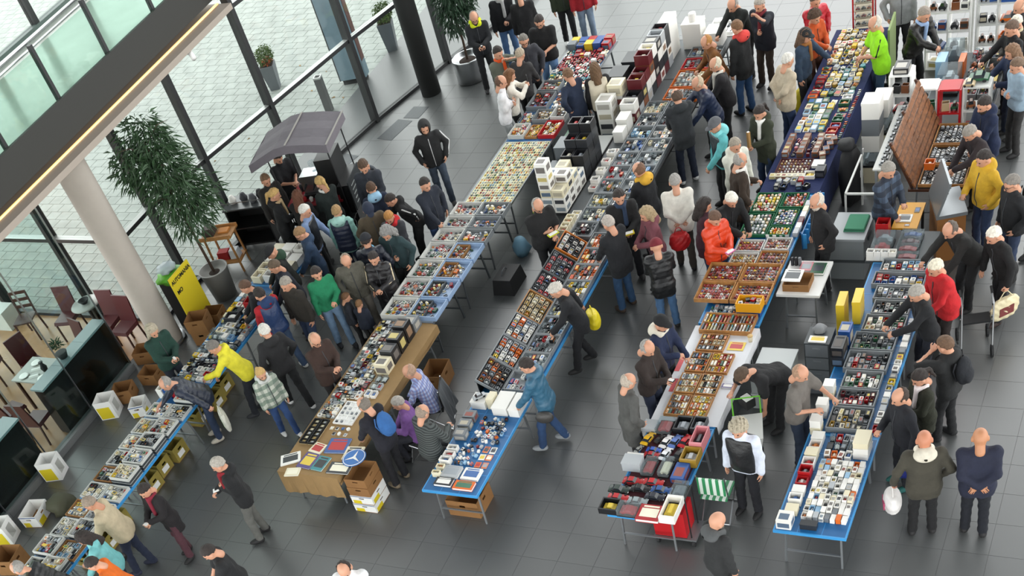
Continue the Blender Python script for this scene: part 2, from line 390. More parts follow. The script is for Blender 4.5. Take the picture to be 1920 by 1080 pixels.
obj('tub', MB().lathe([(.30,0),(.36,.02),(.36,.50),(.365,.52),(.33,.52),(.32,.44)], 36), chrome, t, smooth=True)
obj('soil', MB().lathe([(.325,.42),(.02,.47)], 24), soil, t)
obj('trunk', MB().tube([(0,0,.4),(.02,.0,.9),(-.04,.02,1.5),(-.05,0,2.4)], [.03,.028,.024,.015], 8), bark, t, smooth=True)
fo = obj('foliage', leaf_cloud(5, [(.05,-.1,1.45,.4),(-.12,.1,1.6,.4),(.15,.1,1.75,.42),(-.05,.12,2.0,.45),(.1,-.05,2.3,.45),(-.05,.1,2.6,.42)], 2600, .16, .022, .7), mat('leaf_dark','#26402b',.5,var=.35,vscale=14), t); fo['kind'] = 'stuff'
for (px, py, lab, fl_, hh) in ((517,163,'tapered grey planter with round green shrub and rust flowers outside','#a8502a',.62),(737,92,'tapered grey planter with round green shrub beside the blue totem','#52682c',.72)):
    x, y = G(px, py); t = thing('shrub_planter', lab, 'planter', (x, y, -.03), .4)
    obj('planter', MB().frustum(-.12,-.12,.12,.12,0,-.19,-.19,.19,.19,hh).frustum(-.17,-.17,.17,.17,hh,-.15,-.15,.15,.15,hh+.005,1), [mat('slate','#62666a',.6), soil], t)
    fo = obj('foliage', leaf_cloud(px, [(0,0,hh+.2,.24),(.05,.05,hh+.25,.2)], 900, .06, .018, .0), leafl, t); fo['kind'] = 'stuff'
    f2 = obj('flowers', leaf_cloud(px+1, [(.08,-.12,hh+.12,.12)], 90, .05, .016, .0), mat('flower_%d'%px, fl_, .7, var=.2), t); f2['kind'] = 'stuff'
x, y = G(668, 150); t = thing('information_totem', 'tall blue grey slab totem standing on the paving outside', 'totem', (x, y, -.03), math.radians(13))
obj('slab', MB().box(-.35,-.13,.12,.35,.13,3.2), mat('totem_blue','#6f8591',.5,var=.04), t); obj('foot', MB().box(-.31,-.1,0,.31,.1,.12), black, t); obj('edge', MB().box(-.375,-.135,.12,-.35,.135,3.2), frame, t); obj('side_panel', MB().box(.352,-.11,.5,.36,.11,3.1), mat('totem_side','#5b3a34',.6), t)
x, y = G(618, 206); t = thing('bollard', 'square dark grey metal bollard outside the glass front', 'bollard', (x, y, -.03), math.radians(13))
obj('shaft', MB().box(-.085,-.085,0,.085,.085,.82), mat('bollard_grey','#4b4c4c',.5), t); obj('cap', MB().box(-.09,-.09,.82,.09,-.065,.86).box(-.09,.065,.82,.09,.09,.86).box(-.09,-.065,.82,-.065,.065,.86).box(.065,-.065,.82,.09,.065,.86), silver, t)
# ================================================================ coffee trike with canopy
cart = thing('coffee_cart', 'black coffee cart with pitched grey canopy and spoked wheel', 'cart', (-15.36,18.05,0), math.radians(13))
can = mat('canopy_cloth', '#5f5a60', .8, bump=.4, bscale=5, var=.05)
def canopy():
    mb = MB(); g = []
    prof = [(-.90,2.08),(-.6,2.2),(-.25,2.33),(.02,2.36),(.45,2.32),(.86,2.25)]
    for u, z in prof: g.append([(u, v, z-.018*((k % 2))) for k, v in enumerate((-.62,-.3,0,.3,.62))])
    mb.sheet(g, .012)
    for v in (-.62,.62): mb.sheet([[(u, v, z-.002), (u, v*1.015, z-.15)] for u, z in prof], .006)
    for k in (0,-1): u, z = prof[k]; mb.sheet([[(u, v, z-.002),(u*1.01, v, z-.15)] for v in (-.62,0,.62)], .006)
    return mb
cn = obj('canopy', canopy(), can, cart)
for u, z in ((.02,2.375),(.86,2.265)): obj('seam', MB().bar((u,-.62,z),(u,.62,z),.035,.008), mat('seam','#8d8a84',.7), cn)
for u, v, zt in ((-.55,-.45,2.18),(-.55,.5,2.18),(.75,-.45,2.22),(.75,.5,2.22)): obj('pole', MB().tube([(u,v,.6),(u,v,zt)], .014, 8), black, cart)
bd = mat('cart_black', '#161718', .4)
obj('body', MB().box(-.55,-.32,.35,.62,.42,.95).box(.62,-.38,.25,.86,.45,1.25), bd, cart)
obj('counter', MB().box(-.6,-.42,.95,.66,.46,.985), mat('counter_red','#8d1f2a',.4), cart)
obj('roof_box', MB().box(.25,-.2,.985,.62,.42,1.75), bd, cart)
cb = obj('chalkboard', MB().bar((.92,-.46,.75),(.92,-.46,1.35),.02,.02).box(.90,-.45,.75,.93,.3,1.35), mat('board','#23272a',.8), cart)
for k in range(5): obj('chalk_line', MB().box(.931,-.35,.85+k*.09,.934,.1-.05*(k%3),.87+k*.09), mat('chalk','#9aa09e',.9), cb)
def spoked(c, r, ax):
    mb = MB(); pts = [(c[0]+ax*0, c[1]+r*math.cos(a), c[2]+r*math.sin(a)) for a in [2*math.pi*k/28 for k in range(29)]]
    mb.tube(pts, .035, 8, 0, False); mb.tube([(p[0], c[1]+(p[1]-c[1])*.9, c[2]+(p[2]-c[2])*.9) for p in pts], .014, 6, 1, False)
    for k in range(14):
        a = 2*math.pi*k/14; mb.tube([(c[0]-.03*(-1)**k,c[1],c[2]),(c[0],c[1]+.9*r*math.cos(a),c[2]+.9*r*math.sin(a))], .005, 4, 1)
    mb.tube([(c[0]-.05,c[1],c[2]),(c[0]+.05,c[1],c[2])], .03, 8, 1); return mb
for u, v in ((.78,-.50),(-.60,-.50),(.1,.7)): obj('wheel', spoked((u,v,.33), .29, 0), [tyre, steel], cart)
obj('mudguard', MB().sheet([[(.70, -.5+.36*math.cos(a), .33+.36*math.sin(a)), (.86, -.5+.36*math.cos(a), .33+.36*math.sin(a))] for a in [math.pi*k/8 for k in range(9)]], .01), bd, cart)
es = thing('espresso_machine', 'chrome espresso machine on the coffee cart counter', 'machine', (-15.42,18.1,.985), math.radians(13))
obj('body', MB().box(-.2,-.15,.08,.2,.2,.42), chrome, es); obj('drip_tray', MB().box(-.2,-.25,0,.2,.2,.08), black, es); obj('hopper', MB().lathe([(.05,.42),(.08,.55),(.08,.62)], 14, (.1,.05,0)), clear, es)
for k in range(2): obj('group_head', MB().tube([(-.1+.2*k,-.15,.25),(-.1+.2*k,-.22,.24),(-.1+.2*k,-.32,.22)], [.03,.025,.012], 8), black, es)
for k, (u, v, h_, c_, nm) in enumerate(((-.2,-.28,.1,'#b01c22','red tin'),(-.05,-.3,.09,'#d8d6d0','white cup stack'),(.15,-.3,.12,'#9aa0a4','steel milk jug'),(-.38,-.1,.16,'#e0ddd4','paper cup tower'),(.3,-.25,.08,'#c23a30','small red canister'),(-.4,.15,.14,'#23262a','dark bean grinder'))):
    c = math.cos(math.radians(13)); s_ = math.sin(math.radians(13))
    tag(obj('counter_jar', MB().lathe([(.035,0),(.045,h_*.8),(.03,h_),(.02,h_+.01)], 12), matte, None, True, loc=(-15.36+c*u-s_*v, 18.05+s_*u+c*v, .987), color=c_), nm+' standing on the coffee cart counter', 'jar', None)
# dark drawer cart with dishes
dc = thing('service_cabinet', 'black wheeled service cabinet with open shelves by the glass', 'cabinet', (-17.05,17.75,0), math.radians(13))
obj('carcass', MB().box(-.45,-.25,.12,.45,.25,.16).box(-.45,-.25,.12,-.42,.25,.95).box(.42,-.25,.12,.45,.25,.95).box(-.45,.22,.12,.45,.25,.95).box(-.45,-.25,.5,.45,.25,.53), bd, dc); obj('top', MB().box(-.48,-.28,.95,.48,.28,.98), mat('cab_top','#3a3d3f',.3), dc)
for u in (-.4,.4):
    for v in (-.2,.2): obj('caster', MB().tube([(u-.015,v,.06),(u+.015,v,.06)], .055, 12), tyre, dc)
obj('rail', MB().tube([(-.46,-.26,.98),(-.46,-.26,1.12),(.46,-.26,1.12),(.46,-.26,.98)], .01, 6), steel, dc)
for k, (u, v, c_, l_) in enumerate(((-.3,0,'#e8e6e0','pile of white crockery on the black service cabinet'),(-.05,.05,'#3a3c40','black coffee pot on the black service cabinet'),(.2,-.05,'#55585c','grey metal pot on the black service cabinet'),(.32,.1,'#2a2a2c','dark cutlery box on the black service cabinet'))):
    c = math.cos(math.radians(13)); s_ = math.sin(math.radians(13))
    tag(obj('kitchenware', MB().lathe([(.07,0),(.09,.06),(.07,.1),(.05,.16),(.03,.17)], 12), matte, None, True, loc=(-17.05+c*u-s_*v, 17.75+s_*u+c*v, .982), color=c_), l_, 'kitchenware')
# wooden trolley
wc = thing('serving_trolley', 'wooden two tier serving trolley with sloping top by the tree', 'trolley', (-17.3,16.85,0), math.radians(13))
for u in (-.3,.3):
    for v in (-.2,.2): obj('leg', MB().bar((u,v,0),(u*.9,v,.8),.035), wood, wc)
obj('top', MB().box(-.36,-.24,.8,.36,.24,.83).box(-.36,-.24,.83,.36,-.22,.88).box(-.36,.22,.83,.36,.24,.88), wood, wc); obj('shelf', MB().box(-.32,-.22,.22,.32,.22,.25), wood, wc)
for (u, v, w, d, h_, c_, l_, z) in ((-.18,0,.22,.26,.16,'#3a2f2a','dark plant pot on the wooden trolley',.832),(.12,.05,.24,.2,.03,'#c07a30','orange wooden tray on the wooden trolley',.832),(-.1,0,.26,.2,.16,'#a51f22','red cardboard box on the lower trolley shelf',.252),(.16,0,.2,.2,.18,'#d8dde2','white plastic bag on the lower trolley shelf',.252)):
    c = math.cos(math.radians(13)); s_ = math.sin(math.radians(13))
    tag(obj('trolley_item', MB().frustum(-w/2,-d/2,w/2,d/2,0,-w*.45,-d*.45,w*.45,d*.45,h_), matte, None, loc=(-17.3+c*u-s_*v, 16.85+s_*u+c*v, z), rz=.25, color=c_), l_, 'box')
# ================================================================ restaurant
redl = mat('red_leather', '#4a1418', .4); cherry = mat('cherry_wood', '#3a1a12', .4)
def r_chair(x, y, rz, lab, wood_only=False):
    t = thing('restaurant_chair', lab, 'chair', (x, y, 0), rz, 'restaurant chairs')
    for u in (-.19,.19):
        obj('leg', MB().bar((u,-.19,0),(u,-.19,.44),.03), cherry, t); obj('leg', MB().bar((u,.24,0),(u,.19,.46),.03), cherry, t)
    if wood_only:
        obj('seat', MB().box(-.21,-.21,.44,.21,.21,.47), cherry, t)
        b = obj('backrest', MB().bar((-.19,.2,.46),(-.19,.27,.95),.03), cherry, t); obj('back_post', MB().bar((.19,.2,.46),(.19,.27,.95),.03), cherry, b)
        for z in (.62,.77,.92): obj('slat', MB().bar((-.19,.2+.14*(z-.46),z),(.19,.2+.14*(z-.46),z),.02,.07), cherry, b)
    else:
        obj('seat', MB().frustum(-.22,-.22,.22,.22,.42,-.2,-.2,.2,.2,.49), redl, t)
        obj('backrest', MB().add([(-.21,.18,.44),(.21,.18,.44),(.21,.22,.44),(-.21,.22,.44),(-.21,.28,1.02),(.21,.28,1.02),(.21,.31,1.02),(-.21,.31,1.02)],[(0,3,2,1),(4,5,6,7),(0,1,5,4),(1,2,6,5),(2,3,7,6),(3,0,4,7)]), redl, t)
    return t
r_chair(-21.1,14.25,math.radians(20),'dark wooden ladder back chair before the restaurant window',True)
r_chair(-19.95,14.35,math.radians(10),'red leather chair beside the small round window table')
r_chair(-18.75,14.3,math.radians(5),'red leather chair at the glass, farther one from the white column')
r_chair(-18.2,14.15,math.radians(0),'red leather chair pushed close to the white column')
r_chair(-18.9,13.35,math.radians(-15),'red leather chair at far end of the laid table')
r_chair(-19.75,12.9,math.radians(70),'red leather chair at the left end of the laid table')
r_chair(-19.25,11.55,math.radians(170),'red leather chair with its back to the hall rail')
r_chair(-18.45,11.4,math.radians(185),'red leather chair tucked beside the end of the bar')
r_chair(-20.9,12.75,math.radians(20),'red leather chair between the two laid tables')
def r_table(x0,y0,x1,y1,lab):
    t = thing('restaurant_table', lab, 'table', ((x0+x1)/2,(y0+y1)/2,0)); a, b = (x1-x0)/2, (y1-y0)/2
    obj('table_top', MB().box(-a,-b,.72,a,b,.75), mat('table_grey','#a9aaa6',.3), t)
    for u in (-1,1):
        for v in (-1,1): obj('leg', MB().box(u*(a-.06)-.025,v*(b-.06)-.025,0,u*(a-.06)+.025,v*(b-.06)+.025,.72), cherry, t)
r_table(-19.45,12.05,-18.42,12.78,'grey restaurant table laid with plates beside the bar')
r_table(-21.3,11.3,-20.2,12.2,'grey restaurant table farther from the bar')
rt = thing('round_table','small round window table between red chairs','table',(-19.35,14.5,0)); obj('table_top',MB().lathe([(.3,.7),(.32,.72),(.3,.74)],24),mat('table_grey'),rt,True); obj('pedestal',MB().lathe([(.2,0),(.04,.04),(.04,.7)],14),black,rt,True)
def small(name, mb, m, x, y, z, lab, cat, group=None, rz=0, color=None, smooth=False): return tag(obj(name, mb, m, None, smooth, loc=(x,y,z), rz=rz, color=color), lab, cat, group)
plate = MB().lathe([(.04,0),(.1,.015),(.11,.02),(.06,.012)], 20)
for x, y in ((-19.2,12.6),(-18.62,12.6),(-18.7,12.2),(-19.2,12.2)): small('plate', plate, white, x, y, .75, 'white plate laid on the grey restaurant table', 'plate', 'plates on the laid table', smooth=True)
for x, y in ((-19.05,12.42),(-18.95,12.22)): small('folded_napkin', MB().frustum(-.12,-.04,.12,.04,0,-.1,-.02,.1,.02,.03), white, x, y, .75, 'folded white napkin on the grey restaurant table', 'napkin', 'napkins on the laid table', .5)
small('flower_vase', MB().lathe([(.05,0),(.07,.08),(.03,.16),(.05,.2)], 12), black, -18.8, 12.42, .752, 'small black vase on the laid restaurant table', 'vase', smooth=True)
small('serving_bowl', MB().lathe([(.06,0),(.12,.08),(.1,.08),(.05,.02)], 16), black, -19.35, 14.5, .742, 'black bowl on the small round window table', 'bowl', smooth=True)
barm = mat('bar_black','#0e0f10',.25); bart = mat('bar_top','#7f8f93',.2)
def bar(name, x0, x1, y0, y1, lab):
    t = thing(name, lab, 'bar counter', ((x0+x1)/2,(y0+y1)/2,0)); a, b = (x1-x0)/2, (y1-y0)/2
    obj('front', MB().box(-a+.06,-b+.02,.04,a-.02,b-.02,1.06), barm, t); obj('plinth', MB().box(-a+.1,-b+.05,0,a-.06,b-.05,.04), black, t)
    n = 3
    for k in range(n): obj('top_panel', MB().box(-a,-b+2*b*k/n+.003,1.06,a,-b+2*b*(k+1)/n-.003,1.1), bart, t)
bar('bar_counter', -18.22, -17.9, 11.5, 13.6, 'long black bar counter with pale glass top behind the glass')
bar('bar_counter', -18.3, -17.9, 8.4, 10.75, 'shorter black counter with stone top, nearer the olive bag')
t = thing('potted_plant', 'spiky green plant in dark pot on the long bar', 'plant', (-18.08,12.45,1.101)); obj('pot', MB().lathe([(.08,0),(.12,.12),(.1,.12)],14), black, t, True)
fo = obj('foliage', leaf_cloud(9, [(0,0,.27,.09)], 120, .13, .012, -.9), leafm, t); fo['kind'] = 'stuff'
small('table_lamp', MB().lathe([(.05,0),(.05,.02),(.02,.03),(.06,.12),(.04,.22)],14), mat('lampglow','#f0a860',emit=('#ffb060',1.2)), -18.1, 9.35, 1.1, 'small glowing amber lamp on the shorter counter', 'lamp', smooth=True)
small('window_box', MB().box(-.28,-.2,0,.28,.2,.45), palep, -22.2, 14.55, 0, 'white chest standing on the restaurant floor by the window', 'chest')
# rubbish stand, banner, cartons by the column
t = thing('rubbish_stand', 'tall black rubbish stand with green and clear bags and white cords', 'bin', (-17.2,15.05,0), .1)
obj('stand', MB().box(-.26,-.16,0,.26,.16,1.0), mat('bin_black','#1d1e1f',.6), t)
def bag(r, h, seed, ry=None):
    g = np.random.default_rng(seed); mb = MB(); n = 14; prof = [(.75,0),(1.0,.3),(.95,.6),(.8,.85),(.5,1.0)]
    o = 0
    for f, z in prof:
        for k in range(n):
            a = 2*math.pi*k/n; rr = r*f*(1+.12*g.normal()); mb.v.append((rr*math.cos(a), (ry or r)/r*rr*math.sin(a), z*h))
    for i in range(len(prof)-1):
        for k in range(n): mb.f.append((i*n+k,i*n+(k+1)%n,(i+1)*n+(k+1)%n,(i+1)*n+k)); mb.m.append(0)
    mb.f.append(tuple(reversed(range(n)))); mb.f.append(tuple(range((len(prof)-1)*n,len(prof)*n))); mb.m += [0,0]; return mb
obj('green_bag', bag(.30,.2,1), mat('bag_green','#5fae2b',.45), t, True, loc=(0,0,1.0)); obj('clear_bag', bag(.2,.14,2), plastic_clear('bag_clear','#d5e0e6',.5), t, True, loc=(-.02,0,1.2))
obj('cord', MB().tube([(.27,-.1,.95),(.3,.0,.6),(.28,.1,.45),(.3,.02,.75),(.28,-.08,.5),(.29,.05,.35)], .018, 6), white, t, True)
bn = thing('advertising_banner', 'yellow upright banner reading AUTOMANIA leaning by the cartons', 'banner', (-16.82,14.93,0))
obj('panel', MB().box(-.015,-.34,.02,.015,.34,1.32), yellow, bn); obj('back', MB().box(-.04,-.33,.0,-.015,.33,1.3), black, bn)
def text(s, size, name, parent, mw, m, bold=.0):
    c = bpy.data.curves.new('t', 'FONT'); c.body = s; c.size = size; c.align_x = 'CENTER'; c.align_y = 'CENTER'; c.extrude = .002; c.offset = bold
    o = bpy.data.objects.new('t', c); COL.objects.link(o); bpy.context.view_layer.update()
    me = bpy.data.meshes.new_from_object(o.evaluated_get(bpy.context.evaluated_depsgraph_get())); bpy.data.objects.remove(o)
    me.materials.clear(); me.materials.append(m); r = link(name, me, parent); r.matrix_local = mw; return r
def face_x(x, y, z): return Matrix.Translation((x,y,z)) @ Matrix(((0,0,1,0),(1,0,0,0),(0,1,0,0),(0,0,0,1)))
text('AUTOMANIA', .108, 'lettering', bn, face_x(.018,.0,1.2), black, .003); text('MO', .11, 'lettering', bn, face_x(.018,-.2,.98), black, .003)
# ---------------------------------------------------------------- cartons
def carton(x, y, z, w, d, h, rz, lab, kind='plain', group=None):
    t = thing('carton', lab, 'box', (x,y,z), rz, group); w /= 2; d /= 2; th = .008
    m0 = {'plain':card,'banana':white,'window':white,'stored':mat('card_yellow','#8f7f3a',.8,var=.2,vscale=4),'dark':mat('card_dark','#5b4026',.85)}[kind]
    mb = MB().box(-w,-d,0,w,d,.01,1).box(-w,-d,.01,-w+th,d,h).box(-w+th,d-th,.01,w-th,d,h)
    ho = (.22*h, .80*h, d*.5) if kind == 'window' else (.62*h, .76*h, .05)       # cut-out in the +x wall: low, high, half width
    a, b, q = ho; mb.box(w-th,-d,.01,w,d,a).box(w-th,-d,b,w,d,h).box(w-th,-d,a,w,-q,b).box(w-th,q,a,w,d,b)
    if kind == 'window': mb.box(-w+th,-d,.01,w-th,-d+th,h)
    else: mb.box(-w+th,-d,.01,w-th,-d+th,.62*h).box(-w+th,-d,.76*h,w-th,-d+th,h).box(-w+th,-d,.62*h,-.05,-d+th,.76*h).box(.05,-d,.62*h,w-th,-d+th,.76*h)
    obj('body', mb, [m0, cardin if kind != 'window' else m0], t)
    if kind == 'banana':
        obj('print_band', MB().box(w+.0005,-d*.85,h*.05,w+.002,-d*.05,h*.5), yellow, t); obj('print_band', MB().box(-w*.85,-d-.002,h*.05,-w*.1,-d-.0005,h*.45), yellow, t)
        obj('print_stripe', MB().box(-w*.98,-d-.002,h*.88,w*.98,-d-.0005,h*.95), mat('print_blue','#2c4f86',.6), t)
    if kind == 'window': obj('print_band', MB().box(-w*.9,-d-.002,h*.05,w*.6,-d-.0005,h*.7), yellow, t)
    if kind == 'stored': obj('print_band', MB().box(w+.0005,-d*.6,h*.2,w+.002,d*.4,h*.55), white, t)
    return t
def carton_px(px, py, z, w, d, h, rz, lab, kind='plain', group=None): x, y = G(px, py, z); return carton(x, y, z, w, d, h, rz, lab, kind, group)
# ================================================================ small goods: templates and bookkeeping
KIND = {}; QUEUE = {}
def kind(name, mb, mats, noun, cat): KIND[name] = (mb.mesh(name, mats), mats, noun, cat, mb); QUEUE[name] = []
def car_mb(lo=False):
    mb = MB(); y = .5
    prof = [(-.5,.22),(-.47,.52),(-.3,.58),(-.16,.98),(.14,1.0),(.26,.62),(.46,.5),(.5,.24)]       # side view
    n = len(prof)
    for s_ in (-1, 1):
        for x, z in prof: mb.v.append((x, s_*(y if z < .7 else y*.78), z))
    for i in range(n-1): mb.f.append((i, i+1, n+i+1, n+i)); mb.m.append(1 if i in (2, 4) else 0)
    mb.f.append((n-1, 0, n, 2*n-1)); mb.m.append(0)
    for o, s_ in ((0,1),(n,-1)):
        a = [o+i for i in (0,1,2,5,6,7)]; b = [o+i for i in (2,3,4,5)]
        mb.f.append(tuple(a if s_ > 0 else reversed(a))); mb.m.append(0); mb.f.append(tuple(b if s_ > 0 else reversed(b))); mb.m.append(1)
    for x in (-.3,.3):
        for s_ in (-1,1):
            o = len(mb.v); k = 8
            for yy_ in (s_*.36, s_*.53):
                for q in range(k): a = 2*math.pi*q/k; mb.v.append((x+.105*math.cos(a), yy_, .22+.24*math.sin(a)*.9))
            for q in range(k): mb.f.append((o+q,o+(q+1)%k,o+k+(q+1)%k,o+k+q)); mb.m.append(2)
            mb.f.append(tuple(o+k+q for q in (range(k) if s_ < 0 else reversed(range(k))))); mb.m.append(2)
    return mb
kind('model_car', car_mb(), [paint, glassd, tyre], 'model car', 'toy car')
def boxed(dark=False):
    t = .07; mb = MB().box(-.5,-.5,0,.5,.5,.08)
    mb.box(-.5,-.5,.08,-.5+t,.5,1).box(.5-t,-.5,.08,.5,.5,1).box(-.5+t,-.5,.08,.5-t,-.5+1.4*t,1).box(-.5+t,.5-1.4*t,.08,.5-t,.5,1)
    mb.box(-.5+t,-.5+1.4*t,.08,.5-t,.5-1.4*t,.1,1)
    c = car_mb()
    mb.add([(x*.72, y*.5, .1+z*.62) for x, y, z in c.v], c.f, 2); return mb
kind('boxed_car', boxed(), [paint, black, randp], 'boxed model car', 'toy box')
def carton_small():
    return MB().box(-.5,-.5,0,.5,.5,1).box(-.36,-.34,1,.3,.2,1.012,1).box(-.4,-.512,.2,.4,-.5,.7,1).box(.5,-.3,.25,.512,.3,.75,1).box(-.34,.28,1,.36,.38,1.01,2)
kind('card_box', carton_small(), [paint, mutedp, matte], 'small printed carton', 'toy box')
kind('white_box', MB().box(-.5,-.5,0,.5,.5,.86).box(-.52,-.52,.86,.52,.52,1), [paint], 'plain lidded box', 'box')
def blister():
    mb = MB().box(-.5,-.5,0,.5,.5,.12).box(-.44,.2,.12,.44,.44,.14,1); c = car_mb(); return mb.add([(x*.6-.02, y*.4-.12, .12+z*.8) for x, y, z in c.v], c.f, 2)
kind('carded_toy', blister(), [paint, randp, randp], 'carded toy', 'toy')
kind('book', MB().box(-.5,-.5,0,.5,.5,.12).box(-.49,-.48,.12,.485,.48,.86,2).box(-.5,-.5,.86,.5,.5,1).box(-.5,-.5,.12,-.48,.5,.86).box(-.38,-.3,1,.38,.25,1.03,1).box(-.34,.32,1,.34,.42,1.03,1), [paint, randp, white], 'book', 'book')
kind('round_tin', MB().lathe([(.5,0),(.5,.8),(.46,.82),(.46,.95),(.3,1.0)], 12), [paint], 'round tin', 'tin')
def caseb():
    mb = MB().box(-.5,-.5,0,.5,.5,.14).box(-.5,-.5,.14,-.48,.5,1,1).box(.48,-.5,.14,.5,.5,1,1).box(-.48,-.5,.14,.48,-.48,1,1).box(-.48,.48,.14,.48,.5,1,1).box(-.5,-.5,.97,.5,.5,1,1)
    c = car_mb(); return mb.add([(x*.8, y*.62, .14+z*.62) for x, y, z in c.v], c.f, 2)
kind('cased_car', caseb(), [black, clear, paint], 'cased model car', 'toy car')
C = dict(red='#a3161b', silver='#a9adb0', black='#1c1d20', blue='#274f8f', yellow='#dcbb30', white='#e6e4de', green='#2c5c3f', orange='#d3661e', grey='#6f7478',
         cream='#ded5b8', beige='#b9a581', brown='#7c4a2c', maroon='#5a1a20', pink='#cf7f86', turquoise='#2c7f86', purple='#4a3a78', dark='#2b2d31', lightblue='#8fb4d0', gold='#9a7a2a')
NAME = {'dark': 'dark grey', 'lightblue': 'light blue'}
PC = 'red silver black blue yellow white green orange grey silver red white white silver cream'.split()
PW = 'white white cream white silver white grey white lightblue orange cream white'.split()
PD = 'black dark dark grey black dark silver black maroon'.split()
PM = 'white red black yellow grey blue cream dark green orange silver maroon white'.split()
PB = 'white cream white dark red grey yellow silver black white orange'.split()
def fr(x, y, z, ry=0, rz=0): return Matrix.Translation((x,y,z)) @ Matrix.Rotation(rz,4,'Z') @ Matrix.Rotation(ry,4,'Y')
def item(k, x, y, z, sx, sy, sz, col, place, rz=0, F=None, cell=None, make=None):
    e = dict(k=k, x=x, y=y, z=z, sx=sx, sy=sy, sz=sz, col=col, place=place, rz=rz, F=F, cell=cell, make=make); ALL.append(e); return e
ALL = []
EXT = {'model_car': (1.0,1.06,1.0), 'card_box': (1.02,1.03,1.015), 'white_box': (1.04,1.04,1.0), 'book': (1.0,1.0,1.03), 'carded_toy': (1.0,1.0,1.0)}
def half(e): q = EXT.get(e['k'], (1,1,1)); return e['sx']*q[0]/2, e['sy']*q[1]/2
def fit(e):
    """keep an item of a filled field inside its own cell"""
    x0, x1, y0, y1 = e['cell']; g = .0015; a, b = half(e); c, s_ = abs(math.cos(e['rz'])), abs(math.sin(e['rz'])); ex, ey = a*c+b*s_, a*s_+b*c
    k = min(1, ((x1-x0)/2-g)/ex, ((y1-y0)/2-g)/ey)
    if k < 1: e['sx'] *= k; e['sy'] *= k; ex *= k; ey *= k
    e['x'] = min(max(e['x'], x0+g+ex), x1-g-ex); e['y'] = min(max(e['y'], y0+g+ey), y1-g-ey)
def fill(place, x0, x1, y0, y1, z, nx, ny, ks, pal, h, fx=.8, fy=.8, jit=.05, rz=0., skip=0., turn=False, F=None, jr=.05):
    if isinstance(ks, str): ks = [ks]
    if isinstance(pal, str): pal = pal.split()
    dx, dy = (x1-x0)/nx, (y1-y0)/ny
    for i in range(nx):
        for j in range(ny):
            if rnd.random() < skip: continue
            k = rnd.choice(ks); cx = x0+(i+.5+rnd.uniform(-jit,jit))*dx; cy = y0+(j+.5+rnd.uniform(-jit,jit))*dy
            a, b = dx*fx*rnd.uniform(.88,1.06), dy*fy*rnd.uniform(.88,1.06); hh = h*rnd.uniform(.8,1.2)
            if k == 'model_car': hh = .34*max(.03, min(a, b)*1.6)
            r = rz+rnd.uniform(-jr,jr); cell = (x0+i*dx, x0+(i+1)*dx, y0+j*dy, y0+(j+1)*dy)
            if turn: e = item(k, cx, cy, z, b, a, hh, rnd.choice(pal), place, r+math.pi/2, F, cell)
            else: e = item(k, cx, cy, z, a, b, hh, rnd.choice(pal), place, r, F, cell)
            fit(e)
def stack(k, place, x, y, z, w, d, h, n, pal, rz=0.):
    if isinstance(pal, str): pal = pal.split()
    for i in range(n): item(k, x, y, z+i*h, w, d, h*.985, pal[i % len(pal)], place, rz+rnd.uniform(-.02,.02))
def tray(x0, x1, y0, y1, z, h, m, lab, grp=None, inner=None, div=None, t=.014, F=None, name='tray', cat='tray'):
    cx, cy = (x0+x1)/2, (y0+y1)/2; a, b = (x1-x0)/2, (y1-y0)/2
    mb = MB().box(-a,-b,0,a,b,.008,1).box(-a,-b,.008,-a+t,b,h).box(a-t,-b,.008,a,b,h).box(-a+t,-b,.008,a-t,-b+t,h).box(-a+t,b-t,.008,a-t,b,h)
    if div:
        for i in range(1,div[0]): u = -a+2*a*i/div[0]; mb.box(u-.004,-b+t,.008,u+.004,b-t,h*.8)
        for j in range(1,div[1]): v = -b+2*b*j/div[1]; mb.box(-a+t,v-.004,.008,a-t,v+.004,h*.8)
    o = obj(name, mb, [m, inner or m]); tag(o, lab, cat, grp)
    o.matrix_world = (F @ Matrix.Translation((cx,cy,0))) if F is not None else Matrix.Translation((cx,cy,z))
    return o
ORD = ['first','second','third','fourth','fifth','sixth','seventh','eighth','ninth','tenth','eleventh','twelfth']
# ================================================================ tables
ZT = .73
TABLES = []
def ftable(x0, x1, y0, y1, lab, top=None, edge=None, bar_z=.22, ribs=False, legs=alu, covered=False):
    TABLES.append((x0,x1,y0,y1)); top = top or blue; edge = edge or bluel; zt = ZT if covered else ZT+.009
    t = thing('folding_table', lab, 'table', ((x0+x1)/2,(y0+y1)/2,0)); a, b = (x1-x0)/2-.002, (y1-y0)/2-.002
    obj('table_top', MB().box(-a+.02,-b+.02,ZT-.03,a-.02,b-.02,zt), top, t)
    obj('table_edge', MB().box(-a,-b,ZT-.035,a,-b+.02,(ZT+.004 if covered else ZT+.0095)).box(-a,b-.02,ZT-.035,a,b,(ZT+.004 if covered else ZT+.0095)).box(-a,-b+.02,ZT-.035,-a+.02,b-.02,(ZT+.004 if covered else ZT+.0095)).box(a-.02,-b+.02,ZT-.035,a,b-.02,(ZT+.004 if covered else ZT+.0095)), edge, t)
    if ribs:
        for k in range(1,5): obj('rib', MB().box(-a+.02,-b+2*b*k/5-.006,zt,a-.02,-b+2*b*k/5+.006,zt+.001), blued, t)
        for k in range(1,3): obj('rib', MB().box(-a+2*a*k/3-.006,-b+.02,zt,-a+2*a*k/3+.006,b-.02,zt+.001), blued, t)
    for s_ in (-1,1):
        yy_ = s_*(b-.16)
        for u in (-1,1): obj('leg', MB().bar((u*(a-.12),yy_-s_*.04,ZT-.03),(u*(a-.10),yy_+s_*.03,0),.028), legs, t)
        obj('crossbar', MB().bar((-(a-.115),yy_+s_*.01,bar_z),(a-.115,yy_+s_*.01,bar_z),.024), legs, t)
    return t
